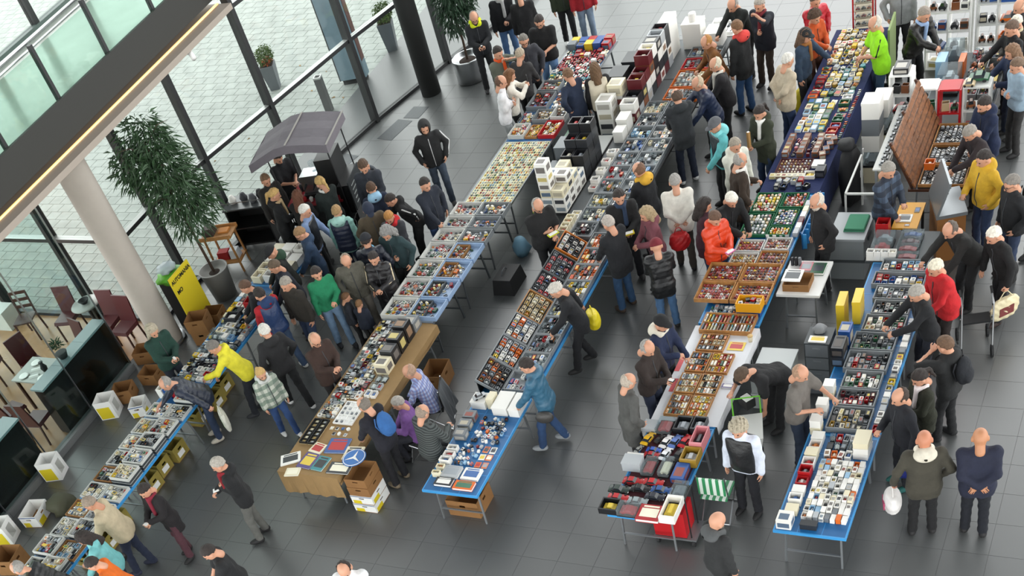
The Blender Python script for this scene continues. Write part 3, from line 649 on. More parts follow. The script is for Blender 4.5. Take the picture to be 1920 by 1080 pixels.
X1 = (-15.58,-14.66); X2 = (-12.05,-10.98); X3 = (-9.30,-8.33); X5 = (-6.2,-5.2); X6 = (-3.82,-2.84)
R1L = ['end table of the tray row nearest the shorter counter','table of pale trays beside the olive bag','table of pale trays and stacked black trays behind the bar','blue table of boxed models before the man in green','blue table of models before the cartons','blue table end by the wooden trolley']
for k, (a, b) in enumerate(((6.4,8.2),(8.2,10.0),(10.0,11.8),(11.8,13.6),(13.6,15.3),(15.3,16.5))): ftable(*X1, a, b, 'blue folding '+R1L[k])
R2L = ['kraft paper covered table with old magazines at its end','kraft paper covered table of dense small boxes','table of clear tubs next to the kraft paper covered table','table of clear tubs in the middle of the tub row','table of shallow tubs beside the car card sheets','table of pale yellow sheets of tiny cars','table of wooden and red trays by the black crates','far table of red and white toy trucks']
for k, (a, b) in enumerate(((10.58,12.5),(12.5,14.45),(14.45,15.7),(15.7,16.9),(16.9,18.05),(18.05,20.2),(20.2,22.2),(22.2,24.15))):
    ftable(*X2, a, b, R2L[k], top=kraft if k < 2 else (clearb if False else mat('grey_top','#8f979c',.5)) if k < 6 else blue, edge=kraft if k < 2 else alu, legs=greyd if k > 1 else alu, covered=k < 2)
R3L = ['blue table with white miniature boxes at its open end','blue table of grey trays where the teal jacket man stands','blue table of grey trays with orange cased diggers','table of grey trays opposite the black polo seller','table of grey trays under the dark jacketed visitors','table of grey trays beside the wall of display boxes','table of orange and red trays at the far white cartons']
for k, (a, b) in enumerate(((10.53,12.75),(12.8,14.8),(14.8,16.8),(16.8,18.8),(18.8,20.8),(20.8,22.4),(22.4,24.0))): ftable(X3[0] if k < 3 else -9.66, X3[1], a, b, R3L[k], ribs=(k == 0), top=blue if k < 3 else greyd, edge=bluel if k < 3 else black)
R5L = ['blue table under maroon cloth with large model cars','white cloth covered table with wooden train cases','blue table under large wooden cases of red toys','blue table with green felt trays','navy cloth covered table with brown toys','navy cloth covered table with carded kits','navy cloth covered table end with yellow packs']
for k, (a, b) in enumerate(((10.5,12.42),(12.45,14.75),(14.8,16.8),(16.8,18.35),(18.4,20.3),(20.3,22.2),(22.2,24.0))): ftable(*X5, a, b, R5L[k], covered=k in (0,1,4,5,6))
R6L = ['blue table crowded with little boxed models at its open end','blue table of grey trays before the grey shirted seller','blue table of grey trays before the man in red']
for k, (a, b) in enumerate(((10.58,12.5),(12.5,14.5),(14.5,16.5))): ftable(*X6, a, b, R6L[k], ribs=True)
# cloths
def clothover(name, x0, x1, y0, y1, m, lab, drops, z=ZT+.006):
    mb = MB().box(x0,y0,z,x1,y1,z+.004); n = 16
    def skirt(ax, at, lo, hi, drop, s_):
        g = []
        for i in range(n+1):
            u = lo+(hi-lo)*i/n; w = .018*math.sin(i*1.9); dd = drop*(1+.04*math.sin(i*.8))
            g.append([((at, u, z+.004) if ax == 'x' else (u, at, z+.004)), ((at+s_*(.012+w*.3), u, z-.15) if ax == 'x' else (u, at+s_*(.012+w*.3), z-.15)), ((at+s_*(.02+w), u, z-dd) if ax == 'x' else (u, at+s_*(.02+w), z-dd))])
        mb.sheet(g, .003)
    if 'r' in drops: skirt('x', x1, y0, y1, drops['r'], 1)
    if 'l' in drops: skirt('x', x0, y0, y1, drops['l'], -1)
    if 'f' in drops: skirt('y', y0, x0, x1, drops['f'], -1)
    return tag(obj(name, mb, m), lab, 'tablecloth')
clothover('tablecloth', X2[0]-.02, X2[1]+.1, 10.55, 14.42, kraft, 'brown kraft paper spread over the magazine table, hanging in front', {'f': .42, 'r': .1})
clothover('tablecloth', X5[0]+.06, X5[1]-.06, 10.62, 12.40, maroonc, 'dark maroon cloth under the large model cars', {})
clothover('tablecloth', X5[0]-.02, X5[1]+.03, 12.46, 14.74, whitec, 'white cloth under the wooden train cases', {'r': .12, 'l': .06})
clothover('tablecloth', X5[0]-.02, X5[1]+.03, 18.40, 24.02, navyc, 'long navy blue cloth on the toy table', {'r': .62, 'l': .12})
Z = ZT+.0105
# ---------------------------------------------------------------- row along the restaurant
xm = (X1[0]+X1[1])/2
pal1 = ['white white dark cream silver white black'.split(), 'dark black grey dark black silver'.split(), 'yellow cream cream beige white silver'.split(), 'white white cream dark red silver black'.split(), 'lightblue white white silver cream dark'.split()]
r1 = [  # y0, y1, stacked trays left, right
 (7.15,7.55,1,2),(7.6,8.0,1,3),(8.05,8.45,2,1),(8.5,8.9,1,2),(8.95,9.33,1,1),(9.4,9.75,1,1),(9.8,10.15,1,3),(10.2,10.55,1,3),(10.6,10.95,1,3),(11.0,11.38,1,2),(11.45,11.8,1,1),(11.85,12.2,0,2)]
for k, (a, b, nl, nr) in enumerate(r1):
    for side, n, xa, xb in (('wall', nl, X1[0]+.03, xm-.01), ('aisle', nr, xm+.01, X1[1]-.02)):
        if not n: continue
        for i in range(n):
            m_ = palep if i == n-1 else greyd
            if (k, side) in ((4,'wall'),(6,'wall'),(2,'aisle')): m_ = card
            tray(xa, xb, a, b, Z+i*.055, .055, m_, '%s shallow tray, %s side, %s pair from the shorter counter%s' % ('cardboard' if m_ is card else 'pale' if m_ is palep else 'dark', 'bar' if side == 'wall' else side, ORD[k], '' if n == 1 else ', top of stack' if i == n-1 else ', under another'), 'trays on the row by the bar', inner=palep)
        pl = 'in %s %s side tray from the shorter counter' % (ORD[k], 'bar' if side == 'wall' else side)
        ks = ['boxed_car','model_car'] if (k+len(side)) % 2 else ['model_car','card_box','carded_toy']
        fill(pl, xa+.025, xb-.025, a+.02, b-.02, Z+(n-1)*.055+.009, 5, 3, ks, pal1[(k*2+len(side)) % 5], .045, .78, .8, turn=rnd.random() < .6)
        item('book', xa+.1+.2*rnd.random(), (a+b)/2-.05+.1*rnd.random(), Z+(n-1)*.055+.062, .1, .055, .004, 'yellow', 'as price card '+pl, rnd.uniform(-.3,.3))
fill('on the blue table before the man in green', X1[0]+.04, X1[1]-.04, 12.45, 13.6, Z, 7, 9, ['boxed_car','card_box','model_car','cased_car'], 'white white dark grey white yellow silver black white red'.split(), .06, .86, .8, turn=True)
fill('on the blue table before the cartons', X1[0]+.04, X1[1]-.04, 13.62, 15.0, Z, 7, 9, ['boxed_car','card_box','white_box','cased_car'], 'white dark silver white cream black yellow white lightblue'.split(), .07, .86, .82, turn=True, skip=.05)
for (x, y, w, d, h, c_, p) in ((-15.0,14.62,.3,.22,.12,'red','with white lining near the steel planter'),(-15.25,14.2,.26,.22,.07,'dark','with yellow card beside the red box')): item('boxed_car', x, y, Z+.075, w, d, h, c_, p, .1)
fill('on the blue table end by the wooden trolley', X1[0]+.04, X1[1]-.04, 15.35, 16.45, Z, 3, 4, ['white_box','boxed_car'], 'white white cream white'.split(), .16, .85, .85)
for i in range(3): item('boxed_car', -15.49+.145*i, 12.03+.02*i, Z, .13, .14, .2, ('white','blue','red')[i], 'standing tall on the blue table before the navy puffer man', 0)
# ---------------------------------------------------------------- row with kraft paper
for (px, py, w, d, c_, p, rz) in ((545,862,.3,.22,'white','with red racing art at the corner of the kraft table',.5),(556,874,.22,.16,'cream','with thin cover under the racing magazine',.2),(577,866,.24,.3,'purple','with red car cover on the kraft table',-.1),(602,869,.2,.28,'turquoise','with black motorcycle cover on the kraft table',-.1),(598,848,.22,.2,'cream','with small sepia picture on the kraft table',-.2),(628,836,.34,.3,'blue','of red and blue posters on the kraft table',.1),(637,878,.36,.22,'dark','with gold engraving on its cover on the kraft table',.05),(660,850,.28,.26,'cream','of pale card under the blue disc',.1)):
    x, y = G(px, py, Z+.01); item('book', x, y, Z, w*1.15, d*1.15, .02, c_, p, rz)
x, y = G(662, 858, Z+.03)
dsc = thing('emblem_disc', 'round blue sign disc with white three pointed star', 'sign', (x+.02, y, Z+.024)); obj('disc', MB().lathe([(.2,0),(.205,.006),(.2,.012)], 32), mat('disc_blue','#2d6ab0',.4), dsc); obj('rim', MB().tube([(.185*math.cos(a),.185*math.sin(a),.012) for a in [2*math.pi*k/28 for k in range(29)]], .006, 5, 0, False), white, dsc)
for k in range(3):
    a = math.pi/2+2*math.pi*k/3; obj('star_arm', MB().add([(.17*math.cos(a),.17*math.sin(a),.014),(.028*math.cos(a+1.05),.028*math.sin(a+1.05),.014),(0,0,.02),(.028*math.cos(a-1.05),.028*math.sin(a-1.05),.014),(0,0,.012)],[(0,1,2),(0,2,3),(0,4,1),(0,3,4),(1,4,2),(2,4,3)]), white, dsc)
for k, (xa, xb, lab) in enumerate(((-12.0,-11.86,'outer'),(-11.84,-11.70,'inner'))):
    tray(xa, xb, 11.22, 11.8, Z, .05, black, 'long black display case of watches, %s of two on the kraft table' % lab, 'black watch cases', inner=mat('cream_felt','#c9bb92',.9), div=(1,6))
    fill('in the %s black display case' % lab, xa+.015, xb-.015, 11.22, 11.8, Z+.01, 1, 6, 'round_tin', 'silver gold cream', .015, .5, .6)
fill('on the kraft paper between the black cases and the tubs', -12.0, -11.66, 11.86, 12.34, Z, 4, 6, ['boxed_car','card_box','cased_car','carded_toy','model_car'], 'white white grey dark orange cream silver black white red white silver'.split(), .05, .88, .86, turn=True)
fill('on the kraft paper between the black cases and the tubs', -12.0, -11.42, 12.36, 13.0, Z, 6, 7, ['boxed_car','card_box','cased_car','carded_toy','model_car'], 'white white grey dark orange cream silver black white red white silver'.split(), .05, .88, .86, turn=True)
fill('in dense rows on the kraft paper by the dark cartons', -12.0, -11.48, 13.0, 14.4, Z, 5, 15, ['boxed_car','card_box','cased_car','book'], 'dark white grey black silver yellow white maroon cream'.split(), .055, .88, .85, turn=True)
tray(-11.62,-11.24,11.75,12.3,Z,.03,white,'flat white tray of coins on the kraft table','white coin trays',div=(4,5)); fill('in the flat white tray on the kraft table', -11.62,-11.24,11.75,12.3,Z+.01,4,5,'round_tin','silver gold dark grey',.012,.5,.5,skip=.3)
fill('loose beside the flat white coin tray', -11.65,-11.2,11.46,11.72,Z,4,2,['round_tin','carded_toy'],'silver cream white grey',.03,.6,.6,skip=.25)
for k, (y, h, c_, p) in enumerate(((13.16,.2,'cream','beside the open dark carton'),(13.44,.26,'dark','with white label, third from the tubs'),(13.72,.3,'black','tall and black, second from the tubs'),(14.0,.34,'black','tallest and black, next to the tubs'),(14.28,.2,'grey','low and grey against the tubs'))): item('card_box', -11.3, y, Z, .24, .25, h, c_, 'of the large kind on kraft paper, '+p, 0)
fill('in white display frames along the kraft strip', -11.36,-11.12,12.4,13.0,Z,2,3,['boxed_car','cased_car'],'white silver white red',.06,.8,.8)
# tubs
tubs = [(14.5,15.02),(15.06,15.58),(15.62,16.14),(16.18,16.68),(16.72,17.12),(17.16,17.52),(17.56,17.98)]
for k, (a, b) in enumerate(tubs):
    for side, xa, xb, m_ in (('window', -12.08,-11.52, palep), ('aisle', -11.5,-10.93, clearb if k < 4 else greyp)):
        lab = 'blue clear' if m_ is clearb else 'grey' if m_ is greyp else 'pale'
        tray(xa, xb, a, b, Z, .09, m_, '%s plastic tub on %s side, %s from the kraft table' % (lab, side, ORD[k]), 'plastic tubs of loose cars')
        pl = 'loose in %s %s side tub from the kraft table' % (ORD[k], side)
        if side == 'window': fill(pl, xa+.03, xb-.04, a+.03, b-.03, Z+.01, 5, 5, ['model_car','card_box','model_car','carded_toy'], (PC, PB, 'red white green silver dark'.split())[k % 3], .04, .8, .7, jit=.15, jr=.8)
        else:
            tray(xa+.02, xa+.3, a+.04, b-.04, Z+.012, .06, greyd if k < 2 else card, '%s inner box in the %s blue tub from the kraft table' % ('black' if k < 2 else 'cardboard', ORD[k]), 'inner boxes in the tubs') if k < 4 else None
            fill(pl, xa+(.04 if k > 3 else .037), (xb-.04 if k > 3 else xa+.283), a+.06, b-.06, Z+.021, 4, 4, ['model_car','card_box','model_car'], (PC, 'red yellow white orange silver'.split(), 'blue white orange dark'.split())[k % 3], .05, .85, .75, jit=.2, jr=1.2)
            if k < 4: fill(pl, xa+.31, xb-.1, a+.05, b-.05, Z+.009, 2, 3, ['model_car','card_box'], PC, .05, .85, .75, jit=.2, jr=1.2, skip=.3)
# yellow sheets of tiny cars
for k in range(8):
    for j in range(3):
        ya = 18.08+k*.265; xa = -12.0+j*.335
        o = tag(obj('card_sheet', MB().box(-.162,-.125,0,.162,.125,.006), mat('sheet_cream','#d5d2a8',.8)), 'pale yellow sheet of tiny cars, %s of its row from the tubs' % ORD[k], 'card', 'pale yellow car sheets'); o.location = (xa+.165, ya+.13, Z)
fill('on a pale yellow sheet beyond the tubs', -11.98,-11.0,18.1,20.18,Z+.0065,18,24,['carded_toy','model_car'],'white cream green red orange grey yellow lightblue silver'.split(),.014,.6,.72,jit=.03,jr=.02,turn=True)
# wooden/red trays and toys beyond
for (xa, xb, a, b, m_, lab, pal, h) in ((-12.0,-11.65,20.3,20.75,palep,'pale tub of red cars beside the yellow sheets','red cream white',.09),(-11.62,-11.35,20.3,20.75,wood,'small wooden tray of cards beside the red tray','cream yellow beige',.05),(-11.32,-10.95,20.3,20.85,redp,'bright red tray of yellow toys','cream yellow gold white',.08),(-12.0,-11.7,20.8,21.2,clear,'clear tub of red trucks','red white yellow',.09),(-11.68,-11.3,20.85,21.25,greyp,'grey tub of wooden toys','brown beige cream',.1),(-11.28,-10.95,20.9,21.35,palep,'deep pale tub of dark cars','dark cream brown',.12),(-12.02,-11.55,21.35,21.95,greyp,'large grey lidded tub with maroon cars','maroon dark red',.1),(-12.02,-11.55,22.0,22.4,greyp,'grey tub before the woman with the phone','grey beige red',.1)):
    tray(xa, xb, a, b, Z, h, m_, lab, 'tubs and trays of vintage toys'); fill('in the '+lab, xa+.03, xb-.03, a+.03, b-.03, Z+.01, 4, 4, ['model_car','card_box'], pal, .06, .85, .8, jit=.1, jr=.3)
fill('loose in front of the seller in navy', -11.5,-11.0,21.4,22.4,Z,6,7,['model_car','card_box'],'red white brown red cream orange beige',.06,.9,.8,jr=.5)
fill('on the far table of red and white toys', -12.0,-11.0,22.45,23.7,Z,8,9,['model_car','card_box','model_car'],'red white red cream red turquoise white brown',.07,.92,.8,jr=.3)
fill('at the far blue end of the toy table', -12.0,-11.0,23.72,24.12,Z,5,2,['card_box','white_box'],'red blue yellow cream green grey',.14,.9,.9)
# ---------------------------------------------------------------- row of grey trays
fill('in small heaps on the blue table with ribs', -8.96,-8.45,11.62,12.24,Z,8,6,['white_box','boxed_car','card_box'],'white white silver grey white lightblue orange white dark',.035,.72,.62,jit=.25,jr=.6,skip=.22)
fill('in small heaps on the blue table with ribs', -9.02,-8.68,11.12,11.6,Z,6,5,['white_box','boxed_car','card_box'],'white white silver grey white lightblue orange white dark',.035,.72,.62,jit=.25,jr=.6,skip=.2)
fill('along the far edge of the blue ribbed table', -9.24,-9.05,10.8,11.5,Z,1,5,['boxed_car'],'white white white cream',.1,.95,.7,jr=.1)
fill('of orange card on the blue ribbed table', -8.66,-8.42,11.1,11.6,Z,2,3,['book'],'orange orange white',.008,.85,.8)
for (x, y, w, d, h, c_, p) in ((-8.95,10.95,.3,.24,.05,'silver','with silver cover on the blue ribbed table'),(-8.6,10.95,.3,.24,.04,'white','with red title on the blue ribbed table'),(-8.98,10.72,.3,.16,.05,'dark','with dark spines on the blue ribbed table'),(-8.62,10.7,.34,.18,.04,'orange','with road picture on the blue ribbed table')): item('book', x, y, Z, w, d, h, c_, p)
for (x, y, w, d, h, c_, p) in ((-9.13,12.52,.26,.24,.14,'white','longest of the white cartons by the teal jacket man'),(-8.91,12.52,.12,.2,.2,'cream','standing upright below the silver car model'),(-8.69,12.49,.26,.4,.16,'white','widest beside the upright cream one'),(-8.44,12.49,.18,.4,.15,'white','with green leaf print at the table edge')): item('white_box', x, y, Z, w, d, h, c_, p)
item('model_car', -9.13, 12.52, Z+.1405, .22, .09, .08, 'silver', 'parked on the white carton by the teal jacket man', .8)
for i, (x, y) in enumerate(((-9.16,12.16),(-9.16,11.96),(-9.14,11.74))): item('card_box', x, y, Z, .2, .16, .12, 'grey', 'in the grey pile on the blue ribbed table', .05)
tilt = math.atan2(.26, .40)
lc = [('grey','dark brown toys and a yellow cap',greyp,'brown dark orange grey'),('grey','yellow and white framed cars',greyp,'yellow white orange silver'),('grey','white train coaches and orange trucks',greyp,'white silver grey white orange'),('wooden','beige tanks',wood,'beige cream gold beige'),('dark','white and black racing cars',greyd,'white black dark red'),('dark','small black bikes',greyd,'black dark grey black red')]
ycs = [12.75,13.35,13.93,14.5,15.12,15.68,16.25]
for k, (nm, what, m_, pal) in enumerate(lc):
    F = fr(-9.30, ycs[k], .998, tilt); L_ = .46; d_ = ycs[k+1]-ycs[k]-.01
    tray(0, L_, 0, d_, 0, .06, m_, 'tilted %s case of %s' % (nm, what), 'tilted cases above the grey trays', inner=mat('case_dark','#2a2c30',.8), F=F)
    fill('in the tilted %s case of %s' % (nm, what), .03, L_-.03, .03, d_-.03, .0, 4, 5, ['boxed_car','model_car'] if k != 2 else ['boxed_car','card_box'], pal, .05, .82, .8, F=F @ Matrix.Translation((0,0,.009)))
    sb = obj('case_stand', MB().box(-9.28,ycs[k]+.02,Z,-9.262,ycs[k+1]-.03,.974), black); tag(sb, 'black prop under the tilted %s case of %s' % (nm, what), 'stand')
F = fr(-9.30,16.3,.998,tilt); tag(obj('case_stand', MB().box(-9.28,16.32,Z,-9.262,16.77,.974), black), 'black prop under the tilted orange framed case', 'stand'); tray(0,.46,0,.5,0,.06,mat('orange_frame','#c8701e',.6),'tilted orange framed case of white vans', None, inner=mat('case_dark'),F=F); fill('in the tilted orange framed case', .04,.42,.04,.46,.009,4,5,'boxed_car','white silver white black',.05,.8,.8,F=F)
ys_ = [12.83,13.3,13.77,14.24,14.71,15.2,15.7,16.16,16.62,17.08]
rp = ['white dark silver blue','white dark silver red white','dark grey black silver red','lightblue dark black grey','grey dark yellow silver','yellow dark white grey','orange orange dark red','orange yellow orange dark grey','orange cream grey orange','orange yellow orange dark']
for k in range(len(ys_)-1):
    tray(-8.86,-8.38,ys_[k],ys_[k+1]-.012,Z,.08,greyp,'grey tray, %s from the blue ribbed table, on the aisle side' % ORD[k],'grey trays beside the tilted cases',inner=greyp)
    fill('in the %s grey tray from the blue ribbed table' % ORD[k], -8.84,-8.4,ys_[k]+.02,ys_[k+1]-.03,Z+.01,6,3,['boxed_car','card_box','cased_car'],rp[k],.055,.78,.8,turn=True,skip=.1)
# upper part: two columns of trays
yu = [16.95,17.4,17.85,18.3,18.75,19.2,19.65,20.1,20.55,21.0,21.45]
up_ = ['maroon dark grey','orange dark grey cream','cream yellow white grey','grey dark gold','white red dark black','white red grey','white blue dark','lightblue white dark','grey dark white','white cream grey','white dark grey']
for k in range(len(yu)-1):
    for side, xa, xb in (('seller', -9.32,-8.88),('aisle', -8.86,-8.38)):
        if side == 'aisle' and k == 0: continue
        tray(xa,xb,yu[k],yu[k+1]-.012,Z,.08,greyp,'grey tray on the %s side, %s beyond the orange framed case' % (side, ORD[k]),'grey trays beyond the orange framed case',inner=greyp)
        fill('in %s %s side tray beyond the orange framed case' % (ORD[k], side), xa+.02,xb-.02,yu[k]+.02,yu[k+1]-.03,Z+.01,5,3,['boxed_car','card_box','cased_car'],up_[(k+(side=='aisle')*3) % 11],.055,.78,.8,turn=True,skip=.3)
for k in range(6): stack('boxed_car','in the strip of white boxes beside the seller trays',-9.42,17.0+k*.13,Z,.17,.115,.1,2 if k < 4 else 1,'white cream white')
for k in range(9): stack('boxed_car','of the white strip near the white robot figure',-9.42,18.5+k*.15,Z,.16,.13,.08,1+(k % 2),'white white silver')
for (xa, xb, a, b, m_, lab, pal) in ((-9.05,-8.36,21.5,21.9,mat('orange_tray','#c8641c',.6),'orange tray of grey and orange cars before the bald man in navy','grey orange white'),(-9.05,-8.36,21.95,22.6,mat('orange_tray'),'orange tray of white trucks','white cream white'),(-9.05,-8.36,22.65,23.05,redp,'red tray of white and black cars','white black silver red'),(-9.05,-8.36,23.1,23.5,greyp,'grey tray before the man in brown','blue white brown grey')):
    tray(xa,xb,a,b,Z,.08,m_,lab,'coloured trays at the far end'); fill('in the '+lab, xa+.03,xb-.03,a+.03,b-.03,Z+.01,6,3,['boxed_car','cased_car'],pal,.06,.8,.8,turn=True)
# wall of display boxes and white cartons at the far end
for k in range(9):
    y = 20.9+k*.26; n = 2+(k >= 2)+(k >= 4)
    for i in range(n): item('boxed_car' if (i+k) % 3 else 'card_box', -9.5, y, Z+i*.2, .3, .24, .195, rnd.choice('dark brown silver maroon black white'.split()), 'in the wall of display boxes behind the trays', 0)
for (x, y, w, d, h, c_, p) in ((-9.5,20.55,.22,.3,.3,'white','with red stripe, beside the display wall'),(-9.48,20.22,.2,.26,.22,'white','with car window, below the striped one'),(-9.5,23.4,.24,.5,.75,'white','tallest white one at the display wall end'),(-9.08,23.75,.4,.34,.5,'white','pale blue lidded, under the white figure'),(-8.64,23.76,.35,.4,.3,'white','low and wide at the row end')): item('white_box', x, y, Z, w, d, h, c_, p)
item('round_tin', -9.08, 23.75, Z+.5, .16, .16, .16, 'white', 'perched on the lidded white box')
wt = ftable(-9.0,-8.33,24.05,24.85,'low white side table with trays at the far end',top=white,edge=white); tray(-8.95,-8.38,24.1,24.6,Z,.05,white,'flat white tray of parts on the side table'); fill('in the flat white tray at the far end',-8.92,-8.41,24.13,24.57,Z+.01,5,2,['model_car'],'dark silver white',.04,.6,.6)
# ---------------------------------------------------------------- boards and box towers between the rows
t = ftable(-10.15,-9.68,17.75,20.4,'grey topped trestle under the towers of white cartons',top=mat('board_grey','#a7a9a6',.5),edge=black)
for r in range(2):
    for c_ in range(4): stack('card_box','of the white car tower on the grey trestle',-10.03+.235*r,17.9+.26*c_,Z,.225,.245,.15,(5,4,3,3)[c_] if r == 0 else (3,4,3,2)[c_],'white white cream')
stack('card_box','topping the white car tower',-10.03,17.9,Z+.751,.22,.24,.22,1,'white')
for c_ in range(3):
    for r in range(2): stack('boxed_car','in the black framed display tower',-10.03+.24*r,18.98+.28*c_,Z,.225,.265,.16,(3,4,5)[c_],'black dark')
tw = [(-10.45,19.15,.3,.4,.28,3,'grey dark','greyp','of the grey case tower with clear lid'),(-10.42,19.66,.3,.4,.26,4,'dark grey','','of the grey case tower beside the green one'),(-10.42,20.2,.3,.38,.24,4,'green green dark','','of the green case tower'),(-10.0,20.95,.32,.34,.2,6,'white white','','of the big white carton wall'),(-9.88,21.31,.3,.3,.22,6,'white cream','','of the big white carton wall'),(-10.0,21.75,.34,.42,.26,5,'dark black','','of the black crate tower next to the white cartons'),(-9.88,22.3,.34,.42,.26,5,'dark black','','of the middle black crate tower'),(-9.95,22.9,.34,.42,.26,4,'black dark','','of the farthest black crate tower')]
for (x, y, w, d, h, n, pal, _, p) in tw: stack('white_box' if 'crate' in p or 'case' in p else 'card_box', p, x, y, .0, w, d, h, n, pal)
carton(-10.5,18.3,0,.4,.3,.3,.2,'brown carton on the floor under the trestle edge')
small('rucksack', bag(.16,.34,4), matte, -10.7, 17.55, 0, 'light blue cloth bag on the floor by the white tower', 'bag', color='#5d8296', smooth=True)
small('shopping_bag', bag(.16,.4,5,.08), matte, -10.78, 18.72, 0, 'lime green bag under the pale yellow sheets', 'bag', color='#a8c818', smooth=True)
small('shopping_bag', bag(.1,.16,6), matte, -10.865, 19.35, ZT-.14, 'small bright blue bag hanging at the sheet table', 'bag', color='#1f4fb0', smooth=True)
# ---------------------------------------------------------------- row with large model cars
big = []
bigm = {}
def bigcar(x, y, z, ln, col, lab, rz, opening=False):
    t = thing('model_car', lab, 'toy car', (x, y, z), rz, 'large model cars on the maroon cloth'); w, h = ln*.42, ln*.28
    if 'b' not in bigm:
        mb = MB(); P = [(-.5,.2),(-.5,.42),(-.46,.52),(-.3,.56),(.08,.56),(.3,.5),(.46,.42),(.5,.3),(.48,.2)]; n = len(P)
        for f_ in (-1,-.9,.9,1):
            for u, z_ in P: mb.v.append((u*(1 if abs(f_) < 1 else .97), f_*.5, z_ if abs(f_) < 1 else (.2+(z_-.2)*.86)))
        for s_ in range(3):
            for i in range(n-1): mb.f.append((s_*n+i, s_*n+i+1, (s_+1)*n+i+1, (s_+1)*n+i)); mb.m.append(0)
            mb.f.append((s_*n+n-1, s_*n, (s_+1)*n, (s_+1)*n+n-1)); mb.m.append(0)
        mb.f.append(tuple(range(n))); mb.f.append(tuple(3*n+i for i in reversed(range(n)))); mb.m += [0,0]; bigm['b'] = mb.mesh('body', [paint], True)
        bigm['c'] = MB().frustum(-.32,-.42,.16,.42,.54,-.2,-.34,.04,.34,.9).mesh('cabin', [glassd]); bigm['r'] = MB().frustum(-.21,-.35,.05,.35,.9,-.18,-.31,.02,.31,.94).mesh('roof', [paint])
        bigm['w'] = MB().tube([(0,-.5,0),(0,.5,0)], .5, 14, 0).tube([(0,.5,0),(0,.52,0)], .3, 10, 1).tube([(0,-.52,0),(0,-.5,0)], .3, 10, 1).mesh('wheel', [tyre, steel])
        bigm['l'] = MB().box(-.5,-.5,-.5,.5,.5,.5).mesh('headlight', [white])
    for k, nm in (('b','body'),('c','windows'),('r','roof')): link(nm, bigm[k], t, scale=(ln,w,h), color=col)
    for u in (-.3,.3):
        for v in (-.44,.44): link('wheel', bigm['w'], t, (u*ln, v*w, .2*h+.012), scale=(ln*.15,w*.16,ln*.15))
    for v in (-.36,.36): link('headlight', bigm['l'], t, (.485*ln, v*w, .36*h), scale=(.02*ln,.16*w,.08*h))
    return t
ZM = ZT+.011
row_ = [(862-430,0)]
bl = [ # px, py, colour, label, screen-rotation, length
 (1190,902,'#a81218','bright red sports car with open roof on maroon cloth, nearest the silver spectacles case',0,.29),(1222,905,'#b5161a','red rally car with pale windscreen on maroon cloth',0,.29),
 (1168,918,'#26352f','dark green saloon on maroon cloth',0,.3),(1202,921,'#101113','black and white classic car on maroon cloth',0,.29),(1239,918,'#1d4a86','mid blue coupe on maroon cloth',0,.29),
 (1163,934,'#b01018','red coupe beside the grey roadster on maroon cloth',0,.3),(1192,938,'#8f9a9c','pale grey roadster on maroon cloth',0,.28),(1228,935,'#1b1f2c','black blue car with white stripe on maroon cloth',0,.28),
 (1215,822,'#d9a91c','yellow sports car on maroon cloth',1.35,.27),(1248,830,'#e6e2e0','white racing car with red stripes on maroon cloth',1.35,.27),(1267,826,'#5a76b8','light blue coupe on maroon cloth',1.35,.27),(1285,826,'#c81d28','scarlet coupe with black glass on maroon cloth',1.35,.27),
 (1200,838,'#9a9a96','small silver van beside the yellow sports car',1.2,.16),(1228,841,'#2b55b0','royal blue small car in the third rank',0,.22),(1222,852,'#a81620','red small car under the royal blue one',0,.23),
 (1250,851,'#e8e8ea','white cabriolet standing in its tray',1.35,.26),(1275,852,'#1a1716','black sedan on an orange base',1.35,.26),(1236,822,'#2a2320','small black hatchback beside the yellow sports car',1.2,.18)]
for (px, py, c_, lab, r_, ln) in bl:
    x, y = G(px, py, ZM+.03); item('big', x, y, ZM, ln*1.06, ln*1.06*.42, ln*.28, c_, lab, r_, make=lambda e: bigcar(e['x'], e['y'], e['z'], e['sx'], e['col'], e['place'], e['rz']))
for (px, py, w, d, h, k, c_, p, r_) in ((1187,868,.28,.2,.16,'white_box','silver','with curved picture on maroon cloth',0),(1191,855,.26,.14,.03,'book','white','with red motif lying on maroon cloth',0),(1218,874,.18,.34,.1,'cased_car','red','on gold base between the ranks',0),(1248,874,.16,.34,.12,'cased_car','cream','in tall clear box between the ranks',0),(1292,860,.26,.3,.14,'boxed_car','gold','with golden frame by the white shirt man',0),(1310,828,.2,.4,.18,'boxed_car','pink','with pink car by the white shirt man',0),(1278,882,.2,.34,.1,'card_box','blue','with colourful comic print on maroon cloth',0),(1265,918,.22,.32,.1,'cased_car','grey','of grey tinted plastic at the cloth edge',0),(1152,950,.28,.24,.1,'boxed_car','black','with dark car at the corner of the maroon cloth',0),(1183,955,.3,.22,.12,'cased_car','red','under frosted plastic at the table end',0),(1217,955,.34,.3,.06,'book','red','with flaming picture at the table end',0),(1252,948,.24,.46,.12,'boxed_car','white','with grey car, long and white at the table end',0),(1240,800,.24,.3,.1,'cased_car','red','of bright red under the white cloth edge',0),(1280,800,.24,.3,.1,'boxed_car','black','beside the bright red case',0),(1310,800,.2,.28,.1,'boxed_car','dark','at the corner next to the white cloth',0),(1225,800,.2,.2,.08,'white_box','silver','next to the grey coated man',0)):
    x, y = G(px, py, ZM+h*.5); item(k, x, y, ZM, w, d, h, c_, p, r_)
